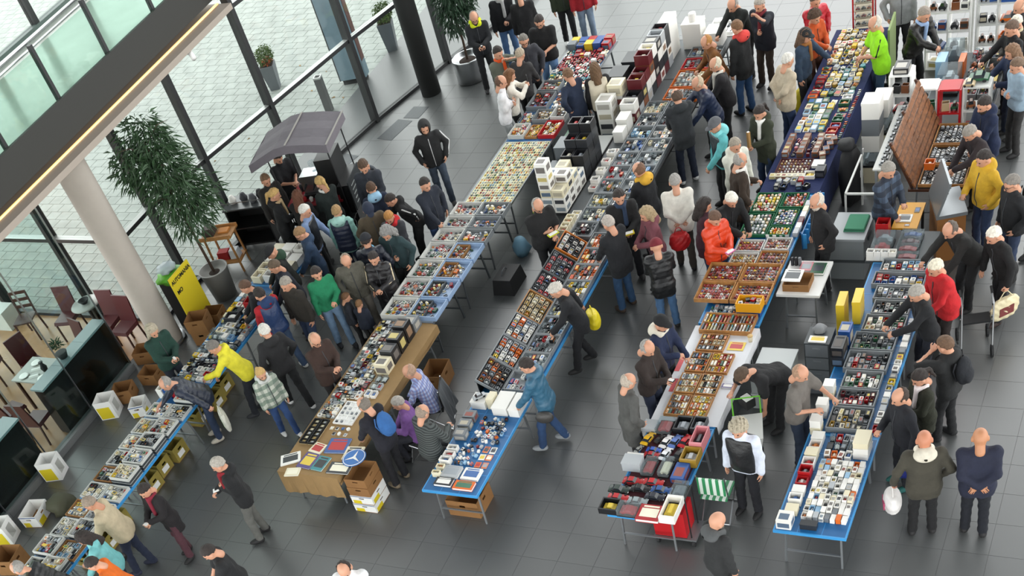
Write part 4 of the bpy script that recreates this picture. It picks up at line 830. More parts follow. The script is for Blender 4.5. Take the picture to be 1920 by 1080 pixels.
# wooden cases on the white cloth
ZW = ZT+.011
wc_ = [(-6.05,-5.73,12.6,13.06,'white brown cream grey','nearest the maroon cloth, left'),(-5.71,-5.39,12.6,13.06,'yellow white orange cream','nearest the maroon cloth, right'),(-6.05,-5.73,13.1,13.55,'cream grey beige white','of pale figures'),(-5.71,-5.39,13.1,13.55,'white black cream','of black and white wagons'),(-6.04,-5.72,13.6,14.05,'dark grey white orange','of grey coaches'),(-5.70,-5.36,13.6,14.05,'red yellow cream green','of red and yellow wagons'),(-6.02,-5.58,14.1,14.5,'grey dark brown beige','of weathered wagons')]
for k, (xa, xb, a, b, pal, p) in enumerate(wc_):
    tray(xa,xb,a,b,ZW,.05,wood,'open wooden train case %s, on the white cloth' % p,'wooden train cases',inner=mat('case_felt','#b98a50',.8),div=(1,3))
    fill('in the wooden train case '+p, xa+.016,xb-.016,a,b,ZW+.01,6,3,['card_box','boxed_car'],pal,.035,.7,.72,jit=.01,jr=.01)
tray(-6.1,-5.26,14.54,14.98,ZW,.08,wood,'long glazed wooden case of train wagons on the white cloth',None,inner=mat('case_felt'),div=(2,2)); fill('in the long glazed wooden case', -6.1,-5.26,14.54,14.98,ZW+.01,16,2,['card_box'],'lightblue silver red white grey yellow maroon turquoise',.05,.4,.8,jit=.0,jr=.0)
for (px, py, w, d, m_, lab) in ((1276,680,.08,.4,'#c23038','red paper sign'),(1263,722,.07,.3,'#c23038','second red paper sign')):
    x, y = G(px, py, ZW); tag(obj('paper_sign', MB().box(-w/2,-d/2,0,w/2,d/2,.003), mat('sign_red','#cf5f62',.8), None, loc=(x,y,ZW)), ('longer ' if d > .35 else 'shorter ')+'red paper sign along the edge of the white cloth','sign')
x, y = -5.41, 14.28; item('book', x, y, ZW, .26, .2, .008, 'yellow', 'of yellow paper on the white cloth'); x, y = -5.27, 13.35; item('book', x, y, ZW, .18, .09, .02, 'purple', 'of purple card on the white cloth')
x, y = -5.225, 14.42; cup = thing('paper_cup','cream paper cup with lid on the white cloth','cup',(x,y,ZW)); obj('cup', MB().lathe([(.03,0),(.042,.1),(.04,.1)],14), mat('cup_cream','#d9cdb0',.7), cup, True); obj('lid', MB().lathe([(.044,.1),(.044,.108),(.036,.116)],14), mat('cup_lid','#c7a46a',.6), cup, True)
x, y = -5.42, 15.115; tray(x-.2,x+.2,y-.118,y+.118,Z+.09,.16,mat('bin_yellow','#d99a12',.5),'deep yellow plastic bin of toys on the clutter',None); fill('in the deep yellow bin', x-.18,x+.18,y-.1,y+.1,Z+.1,4,2,['card_box','model_car'],'red white black silver cream',.12,.9,.85,jr=.5)
fill('in the clutter beside the yellow bin', -6.1,-5.64,15.02,15.21,Z,6,2,['card_box','carded_toy','cased_car'],'silver white grey lightblue orange',.06,.9,.85,jr=.3)
item('white_box', x, y, Z, .36, .2, .088, 'blue', 'of blue plastic below the yellow bin'); 
for i, (xa, xb) in enumerate(((-6.4,-5.82),(-5.8,-5.2))):
    for j, (a, b) in enumerate(((15.24,15.72),(15.74,16.22))):
        p = ('outer' if i == 0 else 'inner')+' '+('nearer the white cloth' if j == 0 else 'nearer the green felt')
        if i == 0: tag(obj('case_rest', MB().box(-6.1,a+.05,Z,-6.0,b-.05,Z+.06), woodd), 'wooden batten under the case '+p, 'batten')
        tray(xa,xb,a,b,Z+.062,.07,wood,'large wooden case of red toys, '+p,'large wooden cases',inner=mat('case_tan','#a5744a',.8)); fill('in the large wooden case '+p, xa+.03,xb-.03,a+.03,b-.03,Z+.072,9,6,['model_car','carded_toy'],'maroon red pink brown white red maroon' if (i or j) else 'red red pink white maroon',.03,.85,.75,jr=.25)
for i, (xa, xb, a, b, p, pal) in enumerate(((-6.15,-5.7,16.3,16.62,'with a yellow car','cream beige white yellow'),(-5.68,-5.22,16.3,16.68,'framed in oak','brown pink beige maroon'),(-6.15,-5.7,16.66,16.98,'next to the orange jacket person','maroon pink red'),(-5.68,-5.25,16.72,17.05,'of pale pink toys','pink maroon white'))):
    tray(xa,xb,a,b,Z,.05,wood if 'oak' in p else palep,'shallow case of faded toys %s' % p,'shallow cases of faded toys',inner=mat('case_tan')); fill('in the shallow case '+p, xa+.02,xb-.02,a+.02,b-.02,Z+.01,7,4,['model_car','carded_toy'],pal,.03,.85,.75,jr=.3)
# white side table with carton
st = ftable(-5.15,-4.45,15.6,16.5,'small white side table beside the wooden cases',top=white,edge=white)
carton(-4.85,15.85,Z,.42,.34,.12,0,'open brown carton of booklets on the white side table')
for (x, y, w, d, h, c_, p, z) in ((-4.95,15.92,.3,.3,.02,'white','with blue and orange cover, on the brown carton',Z+.1205),(-4.68,16.25,.22,.28,.05,'green','with lime frame at the table corner',Z),(-4.9,16.3,.2,.24,.04,'pink','under the lime framed one',Z)): item('book', x, y, z, w, d, h, c_, p)
for k in range(3): item('round_tin', -5.05+.07*k, 16.38, Z, .06, .06, .14, ('dark','black','grey')[k], 'bottle shaped, on the white side table')
# green felt trays
gz = [(-6.2,-5.74,17.1,17.72,'of clear bottles','silver white grey beige','round_tin'),(-5.72,-5.34,17.1,17.35,'of orange caps','orange yellow cream white','round_tin'),(-5.72,-5.34,17.38,17.85,'of blue boxes','blue white green silver','card_box'),(-6.2,-5.74,17.76,18.33,'of round tins','cream red white yellow beige','round_tin'),(-5.72,-5.3,17.9,18.33,'of orange cards','orange pink brown orange','carded_toy')]
for (xa, xb, a, b, p, pal, k) in gz: tray(xa,xb,a,b,Z,.06,mat('felt_tray','#14603c',.7),'green tray '+p,'green felt trays',inner=greenp); fill('in the green tray '+p, xa+.03,xb-.03,a+.03,b-.03,Z+.01,6,6,[k, k, 'card_box'],pal,.05,.75,.75,jit=.15,jr=.5)
for k in range(6): item('white_box', -5.24, 17.2+k*.16, Z, .08, .14, .08, ('silver','white','maroon','white','cream','silver')[k], 'of the strip beside the green trays')
rk = thing('blue_rack','blue slotted plastic rack leaning along the table edge','rack',(-5.115,17.75,.5)); obj('panel', MB().box(-.02,-.62,0,.0,.62,.3), blue, rk)
for k in range(9): obj('slot', MB().box(0,-.6+.15*k-.008,.01,.06,-.6+.15*k+.008,.28), bluel, rk)
obj('bracket', MB().box(-.08,-.5,.2,-.02,-.46,.24), blue, rk)
fill('in clear packets before the green trays', -5.75,-5.3,16.85+.22,17.08,Z,4,1,['white_box'],'silver white',.08,.8,.8)
# navy cloth
ZN = ZT+.011
fill('at the near end of the navy cloth', -6.0,-5.35,18.45,18.8,ZN,5,2,['card_box','round_tin','boxed_car'],'black white black silver red',.07,.7,.7,jr=.5,skip=.2)
tray(-6.1,-5.5,18.95,19.42,ZN,.03,mat('maroon_tray','#4a1a1c',.7),'maroon tray of medals on the navy cloth',None); fill('in the maroon tray on the navy cloth', -6.07,-5.53,18.97,19.4,ZN+.01,9,5,'round_tin','cream silver white gold brown maroon',.02,.5,.55,jit=.12)
for k in range(6): item('card_box', -6.1+.11*k, 18.87, ZN, .1, .1, .06, 'cream', 'of the cream row before the medals')
item('white_box', -5.38, 19.25, ZN, .2, .2, .05, 'white', 'beside the medal tray'); item('boxed_car', -5.5, 18.9, ZN, .2, .18, .06, 'white', 'with dark window before the medal tray'); item('card_box', -5.32, 18.95, ZN, .16, .2, .14, 'black', 'beside the medal tray')
for c_ in range(3):
    for k in range(5): item('card_box', -6.05+.27*c_, 19.55+k*.13, ZN, .11, .12, .1, 'brown', 'of the brown toy ranks on the navy cloth')
for k in range(4): item('card_box', -5.37+.03*k, 19.48+k*.16, ZN, .11, .13, .1, 'brown', 'of the stray brown toys on the navy cloth', .3)
for xa in (-5.985,-5.715): fill('between the brown toy ranks', xa,xa+.14,19.5,20.12,ZN,1,6,['model_car','round_tin'],'maroon pink white dark',.05,.5,.6,jit=.2,jr=1)
item('boxed_car', -5.42, 20.1, ZN, .16, .12, .05, 'white', 'among the brown toys')
fill('of kits on the navy cloth', -6.1,-5.55,20.3,21.4,ZN,4,6,['book','carded_toy','card_box'],'cream lightblue beige yellow white turquoise green',.05,.86,.86,jr=.1)
fill('of framed kits on the navy cloth', -5.5,-5.28,20.2,21.5,ZN,1,7,['boxed_car','carded_toy'],'white green cream red',.05,.9,.8,jr=.1)
for k in range(14): item('model_car', -5.22, 20.1+k*.12, ZN, .09, .05, .035, rnd.choice(PC), 'lined along the navy cloth edge', 1.57)
fill('in the orange rank on the navy cloth', -6.14,-5.95,21.4,22.6,ZN,1,9,['carded_toy','card_box'],'orange yellow red orange',.05,.9,.8)
fill('of mixed packs on the navy cloth', -5.92,-5.3,21.5,22.6,ZN,5,7,['carded_toy','book','round_tin','card_box'],'cream yellow turquoise green gold grey lightblue',.05,.86,.82,jr=.25)
fill('of yellow packs at the far navy end', -6.1,-5.3,22.65,23.95,ZN,7,9,['carded_toy','card_box'],'yellow cream gold cream yellow white',.05,.86,.82,jr=.3)
# ---------------------------------------------------------------- right hand row
fill('packed at the open end of the crowded blue table', -3.5,-2.89,10.82,11.95,Z,8,10,['boxed_car','white_box','card_box','white_box'],'white white silver cream white white cream grey orange white white lightblue white',.085,.9,.9,jr=.05)
fill('along the rear edge of the crowded blue table', -3.74,-3.56,10.86,12.45,Z,1,9,['white_box','boxed_car'],'white cream white white red',.12,.95,.85)
fill('behind the packed block on the crowded blue table', -3.5,-3.12,12.0,12.48,Z,4,3,['boxed_car','card_box','cased_car'],'orange grey white silver dark red blue',.07,.85,.85,jr=.15)
stack('white_box','of the white pile at the aisle edge of the crowded table',-2.995,12.2,Z,.2,.28,.1,3,'white white cream')
item('card_box', -3.68, 10.72, Z, .2, .2, .16, 'white', 'with red window at the corner of the crowded table'); item('white_box', -3.36, 10.71, Z, .22, .1, .09, 'dark', 'at the end edge of the crowded table')
rt6 = [(-3.6,-3.02,12.55,13.02,'of dark cars and gold spares','grey dark cream gold'),(-3.6,-3.04,13.05,13.4,'of red and black cars','red dark white maroon'),(-3.6,-3.06,13.42,13.8,'of red and white transporters','white red green white'),(-3.66,-3.04,13.83,14.25,'of silver and red saloons','silver grey red dark'),(-3.66,-3.04,14.28,14.68,'of green tanks','green dark grey green'),(-3.6,-2.99,14.72,15.1,'of white boxed cars','white cream red green white'),(-3.55,-3.0,15.13,15.45,'of white and black cars','white dark silver black'),(-3.6,-2.98,15.48,15.8,'of silver kits','silver white grey'),(-3.7,-2.92,15.83,16.15,'of mixed carded cars','white yellow red blue'),(-3.65,-2.95,16.18,16.48,'with a green ring and red parts','red grey white lightblue')]
for k, (xa, xb, a, b, p, pal) in enumerate(rt6):
    tray(xa,xb,a,b,Z,.09,greyp,'grey tray %s, on the right hand row' % p,'grey trays of the right hand row',inner=greyp); fill('in the grey tray '+p, xa+.03,xb-.03,a+.03,b-.03,Z+.01,7,3,['boxed_car','card_box','model_car'],pal,.06,.8,.82,turn=True,jr=.1)
fill('on the blue strip by the aisle of the right hand row', -2.97,-2.87,12.6,15.1,Z,1,18,['boxed_car','card_box','white_box'],'white silver red yellow white grey blue pink',.06,.9,.78)
# drawer towers behind the row
dr = thing('drawer_tower','grey plastic drawer tower with grey cap and papers on top','cabinet',(-4.12,14.35,0)); obj('body', MB().box(-.19,-.2,0,.19,.2,.98), greyd, dr)
for k in range(4):
    d_ = obj('drawer', MB().box(-.17,-.215,.04+.235*k,.17,-.2,.25+.235*k), mat('drawer_grey','#6b7074',.4), dr); obj('drawer_grip', MB().box(-.06,-.225,.19+.235*k,.06,-.215,.21+.235*k), greyp, d_)
small('woollen_hat', bag(.1,.1,8), matte, -4.14, 14.44, .982, 'grey woollen cap on the drawer tower', 'cap', color='#77797b', smooth=True); item('book', -4.12, 14.24, .982, .26, .14, .02, 'white', 'of white papers on the drawer tower')
stack('card_box','of the dark box tower beside the drawer tower',-3.77,14.1,Z,.17,.3,.17,2,'dark black'); item('card_box', -3.77, 14.5, Z, .17, .24, .3, 'blue', 'tall and blue beside the drawer tower')
for k, (x, y) in enumerate(((-3.98,15.15),(-3.73,15.12))): item('white_box', x, y, 0 if k == 0 else Z, .12, .34, 1.05 if k == 0 else .4, 'yellow', 'of the two tall yellow ones behind the grey trays', .05)
for k, (x, y, c_) in enumerate(((-3.72,13.3,'cream'),(-3.85,12.9,'silver'),(-3.9,12.55,'cream'))): stack('white_box','beside the grey shirted seller',-3.72,y,Z,.15,.16,.13,2,[c_,'white'])
# boxed red cars, red carton, yellow counter
ftable(-3.95,-2.95,16.52,17.35,'table of red racing cars in clear cases',top=greyd,edge=greyd)
for i in range(4): item('cased_car', -3.35, 16.62+i*.185, Z, .34, .17, .1, ('red','red','maroon','blue')[i], 'on the racing car table')
for i in range(2): item('cased_car', -3.74, 16.76+i*.22, Z, .3, .2, .2, ('red','silver')[i], 'large and smoky on the racing car table')
for i in range(4):
    for j in range(2): stack('boxed_car','of the striped white rank on the racing car table',-3.88+.115*i,16.585,Z+j*.08,.11,.1,.08,1,'white')
item('boxed_car', -3.82, 17.22, Z, .2, .2, .26, 'red', 'of bright red plastic with white figures')
yc = thing('sales_counter','orange yellow topped counter with papers and calculator','counter',(-3.53,17.76,0)); obj('top', MB().box(-.2,-.36,.72,.2,.36,.75), mat('counter_yellow','#d99a1e',.5), yc)
for u in (-.16,.16):
    for v in (-.32,.32): obj('leg', MB().box(u-.02,v-.02,0,u+.02,v+.02,.72), black, yc)
item('book', -3.57, 17.66, .7505, .22, .2, .02, 'white', 'of white receipts on the yellow counter'); item('book', -3.42, 17.9, .7505, .08, .13, .012, 'black', 'calculator sized, black, on the yellow counter'); item('book', -3.5, 17.48, .7505, .08, .05, .008, 'brown', 'wallet sized, brown, on the yellow counter')
ca = thing('metal_case','open aluminium display case of model cars with raised lid','case',(-2.96,17.98,0),math.radians(20)); obj('pedestal', MB().box(-.22,-.36,0,.22,.36,.8), mat('pedestal_wood','#8a5a2a',.6), ca); obj('case_tray', MB().box(-.24,-.38,.8,.24,.38,.86), alu, ca)
ld = obj('lid', MB().add([(-.24,-.38,.86),(-.2,-.38,.86),(-.2,.38,.86),(-.24,.38,.86),(-.06,-.38,1.4),(-.02,-.38,1.4),(-.02,.38,1.4),(-.06,.38,1.4)],[(0,3,2,1),(4,5,6,7),(0,1,5,4),(1,2,6,5),(2,3,7,6),(3,0,4,7)]), alu, ca)
for k in range(5): obj('groove', MB().bar((-.17+.035*k,-.34,.94+.09*k),(-.17+.035*k,.34,.94+.09*k),.012), greyd, ld)
# table of silver cars with slanting wooden rack
ftable(-3.7,-2.8,18.5,20.45,'wide table of silver tin cars beside the wooden rack',top=black,edge=woodd)
tray(-3.55,-2.82,18.55,19.15,Z,.06,wood,'wooden tray of silver cars nearest the metal case','wooden trays of silver cars',inner=black); tray(-3.55,-2.82,19.18,19.75,Z,.06,wood,'wooden tray of silver cars in the middle','wooden trays of silver cars',inner=black); tray(-3.55,-2.82,19.78,20.4,Z,.06,wood,'wooden tray of silver cars nearest the white shelves','wooden trays of silver cars',inner=black)
for k, (a, b, p) in enumerate(((18.58,19.12,'nearest the metal case'),(19.21,19.72,'in the middle'),(19.81,20.37,'nearest the white shelves'))): fill('in the wooden tray of silver cars '+p, -3.52,-2.85,a,b,Z+.01,9,7,['model_car','model_car','round_tin'],'silver silver white grey dark silver white',.04,.8,.75,jr=.5,skip=.08)
item('boxed_car', -3.45, 19.02, Z+.075, .16, .16, .12, 'orange', 'of bright orange among the silver cars')
rkk = thing('wooden_rack','tall slanting wooden rack with slatted face','rack',(-3.8,19.55,0)); 
for k in range(7):
    u = .2-.055*k; z = .76+.11*k
    obj('slat', MB().add([(u,-1.05,z),(u+.025,-1.05,z+.012),(u+.025,1.0,z+.012),(u,1.0,z),(u-.04,-1.05,z+.085),(u-.015,-1.05,z+.097),(u-.015,1.0,z+.097),(u-.04,1.0,z+.085)],[(0,3,2,1),(4,5,6,7),(0,1,5,4),(1,2,6,5),(2,3,7,6),(3,0,4,7)]), mat('rack_wood','#74492a',.6,var=.45,vscale=14), rkk)
for v in (-1.0,-.05,.95): obj('upright', MB().bar((.16,v,.752),(-.2,v,1.55),.04), woodd, rkk)
for k in range(11): item('model_car', -4.16, 18.75+k*.17, 1.05+.0*k, .13, .08, .06, 'silver', 'of the silver file behind the wooden rack')
fs = thing('rack_shelf','narrow shelf behind the wooden rack carrying silver cars','shelf',(-4.18,19.6,0)); obj('board', MB().box(-.12,-1.0,1.02,.1,1.0,1.045), palep, fs)
for v in (-.9,.9): obj('post', MB().box(-.1,v-.02,0,-.06,v+.02,1.02), greyp, fs)
# grey folding rail and cartons behind
rl = thing('metal_barrier','white metal barrier rail beside the checked sweater seller','rail',(-4.62,18.6,0))
for a, b in (((-.0,-.55,.95),(0,.6,.95)),((0,-.55,.95),(.5,-.55,.95)),((0,-.55,0),(0,-.55,.95)),((0,.6,0),(0,.6,.95)),((.5,-.55,0),(.5,-.55,.95))): obj('rail', MB().bar(a,b,.03), palep, rl)
for k in range(5): item(('white_box','cased_car','white_box','boxed_car','white_box')[k], -4.62, 20.05, .0+k*.3 if k else 0, .3, .36, .295, ('cream','silver','white','grey','white')[k], 'of the carton tower before the white shelves')
for k in range(4): item(('card_box','white_box','cased_car','white_box')[k], -4.55, 20.5, k*.33, .28, .4, .325, ('white','cream','silver','white')[k], 'of the second carton tower before the white shelves')
# shelving units full of toys
def shelf_unit(x, y, w, d, nx, nz, ch, m_, lab, rz=0, goods='red dark green beige blue brown', top=None):
    t = thing('shelf_unit', lab, 'shelf', (x,y,0), rz); cw_ = w/nx
    for i in range(nx+1): obj('upright', MB().box(-w/2+i*cw_-.015,-d/2,0,-w/2+i*cw_+.015,d/2,nz*ch), m_, t)
    for j in range(nz+1):
        for i in range(nx): obj('shelf_board', MB().box(-w/2+i*cw_+.015,-d/2,j*ch-(.0 if j == 0 else .015),-w/2+(i+1)*cw_-.015,d/2,j*ch+.015), m_, t)
    F = Matrix.Translation((x,y,0)) @ Matrix.Rotation(rz,4,'Z')
    for j in range(nz):
        for i in range(nx):
            n = rnd.choice((1,2,2))
            for q in range(n):
                k = rnd.choice(('model_car','card_box','boxed_car','model_car')); s_ = (cw_-.06)/n
                item(k, -w/2+i*cw_+.03+s_*(q+.5), -.06, j*ch+.016, s_*.86, min(s_*.7,.2), min(.14,ch*.5), rnd.choice(goods.split()), 'inside the '+lab, rnd.uniform(-.2,.2), F)
    return t
shelf_unit(-4.05,23.9,.8,.36,2,4,.36,white,'white cube shelves facing the man in black quilted jacket',0,'blue white dark brown maroon')
shelf_unit(-3.0,24.0,1.1,.36,3,4,.38,palep,'wide white cube shelves at the far right',0,'red blue green brown dark orange')
shelf_unit(-3.85,20.85,.36,.34,1,3,.42,white,'narrow white shelf next to the red shelf',0,'brown dark cream green')
shelf_unit(-3.45,20.8,.36,.34,1,3,.42,redp,'narrow bright red shelf',0,'green dark beige red')
shelf_unit(-3.02,20.85,.42,.34,1,3,.42,palep,'white shelf beside the red shelf with a green model on top',0,'dark brown silver red')
shelf_unit(-4.32,21.0,.36,.36,1,4,.36,white,'white shelf with black box on top before the barrier',0,'dark red black brown')
item('card_box', -4.32, 21.0, 1.46, .26, .3, .1, 'black', 'with white script on the white shelf'); item('model_car', -3.02, 20.85, 1.28, .34, .2, .12, 'green', 'long and green on top of the white shelf'); item('model_car', -3.15, 20.8, 1.28, .2, .14, .1, 'beige', 'khaki, beside the long green one')
ftable(-3.95,-2.78,21.15,22.9,'deep table of boxed toys behind the shelves',top=greyd,edge=greyp)
for (xa, xb, a, b, p) in ((-3.38,-3.1,21.2,21.6,'with pale papers'),(-3.08,-2.82,21.2,21.62,'of maroon cars'),(-3.08,-2.82,22.1,22.45,'of yellow cars')): tray(xa,xb,a,b,Z,.12,greyp,'grey tub %s on the deep table' % p,'grey tubs on the deep table',inner=greyp); fill('in the grey tub '+p, xa+.03,xb-.03,a+.03,b-.03,Z+.01,4,3,['model_car','card_box'],'maroon red dark yellow cream',.06,.8,.8,jr=.4)
fill('heaped on the deep table behind the shelves', -3.4,-2.84,22.5,22.88,Z,7,3,['card_box','model_car','cased_car'],'silver red white dark yellow pink blue grey',.1,.9,.85,jr=.5); fill('heaped on the middle of the deep table', -3.4,-3.12,21.65,22.45,Z,2,5,['card_box','cased_car','model_car'],'silver red white dark yellow orange grey',.1,.9,.85,jr=.5)
for (x, y, w, d, h, c_, k, p) in ((-3.62,21.6,.36,.44,.4,'silver','cased_car','huge smoky case with white handle'),(-3.85,22.1,.16,.34,.35,'lightblue','white_box','tall blue grey box'),(-3.5,22.15,.1,.3,.3,'orange','white_box','upright orange box'),(-3.7,22.5,.3,.34,.4,'grey','cased_car','grey tall case'),(-2.98,21.85,.26,.2,.06,'yellow','white_box','lime yellow box')): item(k, x, y, Z, w, d, h, c_, p+' on the deep table')
# red cabinet tower
rc_ = thing('display_tower','tall red display tower of small cars at the end of the navy cloth','cabinet',(-5.75,24.35,0),.1); obj('plinth', MB().box(-.2,-.2,0,.2,.2,.1), redp, rc_); obj('cap', MB().box(-.22,-.22,1.55,.22,.22,1.66), redp, rc_)
for u in (-.19,.19):
    for v in (-.19,.19): obj('post', MB().box(u-.015,v-.015,.1,u+.015,v+.015,1.55), redp, rc_)
for k in range(10): obj('shelf_board', MB().box(-.175,-.175,.12+.145*k,.175,.175,.135+.145*k), mat('tower_shelf','#c9b79a',.6), rc_)
obj('pane', MB().box(-.19,-.195,.1,.19,-.19,1.55).box(.19,-.19,.1,.195,.19,1.55), clear, rc_)
F = Matrix.Translation((-5.75,24.35,0)) @ Matrix.Rotation(.1,4,'Z')
for k in range(9):
    for i in range(3): item('model_car', -.11+.11*i, -.1, .136+.145*k, .09, .05, .05, rnd.choice(PC), 'inside the red display tower', 0, F)
gb = thing('display_board','tall green edged display board beside the fluorescent shirt man','board',(-4.97,23.2,0),.05); obj('board', MB().box(-.02,-.35,.2,.02,.35,1.25), mat('board_green','#7d8f5c',.7), gb); obj('foot', MB().box(-.15,-.3,0,.15,-.26,.2), black, gb); obj('foot', MB().box(-.15,.26,0,.15,.3,.2), black, gb)
# ---------------------------------------------------------------- boxes, chairs and carts on the floor
B = 'white'
for k, (px, py, w, d, h, rz, lab, kd) in enumerate(((108,890,.36,.34,.42,.3,'white banana carton with square opening near the shorter counter','window'),(212,775,.36,.34,.4,.35,'white banana carton with square opening by the long bar','window'),(74,972,.36,.46,.26,.2,'white lidded banana carton beside the olive bag','banana'),(18,1010,.34,.34,.42,.3,'white banana carton with dark opening at the olive bag','window'),(30,1062,.42,.42,.34,.2,'open brown carton behind the tray row','plain'),(279,672,.4,.36,.26,.3,'open brown carton on top behind the man in green','plain'),(290,712,.4,.34,.24,.1,'open brown carton under the green sweater man','plain'),(240,746,.40,.36,.28,.4,'wide open brown carton before the bar','plain'),(268,772,.3,.34,.26,.4,'white banana carton wedged before the bar','banana'),(390,636,.4,.34,.3,.3,'brown carton under another by the yellow banner','plain'),(410,608,.4,.36,.34,.2,'brown carton beside the steel planter','plain'))): carton_px(px, py, 0, w, d, h, rz, lab, kd)
x, y = G(390,636); carton(x,y,.305,.42,.38,.26,.3,'brown carton holding white papers by the yellow banner')
small('cloth_bag', bag(.26,.3,11), matte, *G(122,955), 0, 'crumpled olive cloth bag on the floor by white cartons', 'bag', color='#4a4a38', smooth=True)
for k, y in enumerate((8.65,9.08,9.5,10.45,10.88,11.3,12.25,12.68,13.1)):
     carton(-15.2+.08*(k%2), y, 0, .3, .36, .3, 0, 'yellow and white banana carton stored under the tray row', 'stored', 'cartons under the tray row')
t_ = (-10.62,10.8)
for k, (kd, lab) in enumerate((('banana','lowest white and yellow carton of the stack at the kraft table'),('banana','blue striped white carton second in the stack at the kraft table'),('plain','brown carton third in the stack at the kraft table'),('plain','topmost brown carton of the stack at the kraft table'))): carton(t_[0], t_[1]+.01*k, (.173*k), .42-.01*k, (.46), .172, .01*k, lab, kd)
carton(-10.75,13.75,0,.4,.5,.34,.1,'brown carton under the kraft strip behind the checked shirt man'); carton(-8.85,11.0,0,.56,.5,.32,0,'open brown carton with green lining under the blue ribbed table')
tb = thing('storage_tub','grey lidded transport box lowest by the checked sweater seller','box',(-4.38,17.42,0)); obj('body', MB().box(-.28,-.36,0,.28,.36,.36), greyp, tb); obj('rim', MB().box(-.3,-.38,.33,.3,.38,.37), greyd, tb)
tb = thing('storage_tub','grey transport box with green cloth on its lid','box',(-4.38,17.42,.37)); obj('body', MB().box(-.28,-.36,0,.28,.36,.36), greyp, tb); obj('lid', MB().box(-.3,-.38,.36,.3,.38,.4), mat('lid_grey','#8f9497',.4), tb)
for u in (-.305,.29): obj('grip', MB().box(u,-.1,.2,u+.015,.1,.26), greyd, tb)
small('folded_cloth', MB().box(-.17,-.22,0,.17,.22,.02).box(-.16,-.2,.02,.17,.2,.04).box(-.15,-.21,.04,.16,.2,.055), mat('cloth_green','#3f7f62',.9), -4.3, 17.47, .77, 'folded green cloth on the grey transport box', 'cloth')
for k in range(2):
    tb = thing('clear_box','%s clear plastic storage box beside the white cloth table' % ('lower' if k == 0 else 'upper'),'box',(-4.78,14.1,.3*k)); a, b = .27, .36
    obj('body', MB().box(-a,-b,0,a,b,.01).box(-a,-b,.01,-a+.01,b,.27).box(a-.01,-b,.01,a,b,.27).box(-a+.01,-b,.01,a-.01,-b+.01,.27).box(-a+.01,b-.01,.01,a-.01,b,.27), plastic_clear('tub_clear','#d9dedd',.45), tb); obj('lid', MB().box(-a-.015,-b-.015,.27,a+.015,b+.015,.295), plastic_clear('tub_lid','#e2e6e6',.6), tb); obj('contents', MB().box(-.2,-.25,.02,.1,.1,.14), mat('contents','#b9a582',.8), tb)
rt_ = thing('rolling_case','red case strapped on a black folding trolley under the car table','trolley',(-5.25,10.95,0)); obj('case', MB().box(-.4,-.18,.14,.08,.18,.62), redp, rt_); obj('platform', MB().box(-.42,-.2,.1,.22,.2,.13), alu, rt_); obj('handle', MB().tube([(.14,-.15,.12),(.14,-.15,.9),(.14,.15,.9),(.14,.15,.12)], .012, 6), black, rt_)
for u, v in ((-.36,-.18),(-.36,.18),(.18,-.18),(.18,.18)): obj('wheel', MB().tube([(u-.02,v,.055),(u+.02,v,.055)], .055, 12), tyre, rt_)
def folding_chair(x, y, rz, lab, m_, fm=steel):
    t = thing('folding_chair', lab, 'chair', (x,y,0), rz)
    obj('seat', MB().box(-.2,-.2,.42,.2,.2,.445), m_, t); obj('backrest', MB().box(-.2,.2,.55,.2,.225,.85), m_, t)
    for u in (-.21,.21):
        obj('leg', MB().tube([(u,-.24,.0),(u,.16,.44),(u,.22,.9)], .011, 6), fm, t); obj('leg', MB().tube([(u,.26,.0),(u,-.18,.43)], .011, 6), fm, t)
    obj('foot_bar', MB().tube([(-.21,-.24,.015),(.21,-.24,.015)], .011, 6), fm, t); obj('rear_bar', MB().tube([(-.21,.26,.015),(.21,.26,.015)], .011, 6), fm, t); return t
gs = pattern('green_stripe','stripe',('#2f8a57','#d8e4da'),11)
def gs_fix():
    m_ = bpy.data.materials.new('green_stripes'); m_.use_nodes = True; nt = m_.node_tree; L = nt.links.new; tc = node(nt,'ShaderNodeTexCoord'); w = node(nt,'ShaderNodeTexWave'); w.inputs['Scale'].default_value = 3.2; L(tc.outputs['Object'], w.inputs[0]); r = node(nt,'ShaderNodeValToRGB'); r.color_ramp.interpolation = 'CONSTANT'; r.color_ramp.elements[0].color = (*lin('#2f8a57'),1); r.color_ramp.elements[1].color = (*lin('#d8e4da'),1); r.color_ramp.elements[1].position = .5; L(w.outputs[0], r.inputs[0]); L(r.outputs[0], nt.nodes['Principled BSDF'].inputs[0]); return m_
folding_chair(-4.9,11.5,3.14,'folding chair with green and white striped seat by the car table',gs_fix())
tr_ = thing('shopping_trolley','wheeled grey basket trolley with green handle behind the car table','trolley',(-4.72,12.5,0),.3); obj('basket', MB().frustum(-.16,-.2,.16,.2,.35,-.22,-.28,.22,.28,.75), palep, tr_); obj('handle', MB().tube([(-.2,.28,.7),(-.2,.36,1.0),(.2,.36,1.0),(.2,.28,.7)], .014, 6), mat('handle_green','#5fae2b',.5), tr_)
for u in (-.17,.17):
    for v in (-.22,.22): obj('leg', MB().bar((u,v,.06),(u,v,.4),.018), black, tr_); obj('wheel', MB().tube([(u-.015,v,.06),(u+.015,v,.06)], .06, 12), tyre, tr_)
jk = thing('coat_on_chair','black hooded coat with white lettering draped over a chair','coat',(-4.86,19.35,0)); obj('coat', bag(.2,1.0,21,.3), matte, jk, True, color='#121315'); obj('hood', bag(.15,.16,22), matte, jk, True, loc=(-.05,0,.98), color='#17181a')
for k in range(4): obj('lettering', MB().box(.20,-.1+.06*k,.5+.1*k,.215,-.06+.06*k,.62+.1*k), white, jk)
small('shopping_bag', bag(.14,.42,13,.2), matte, *G(1504,205), 0, 'mustard yellow shopping bag beside the beige jacket man', 'bag', color='#c2b015', smooth=True)
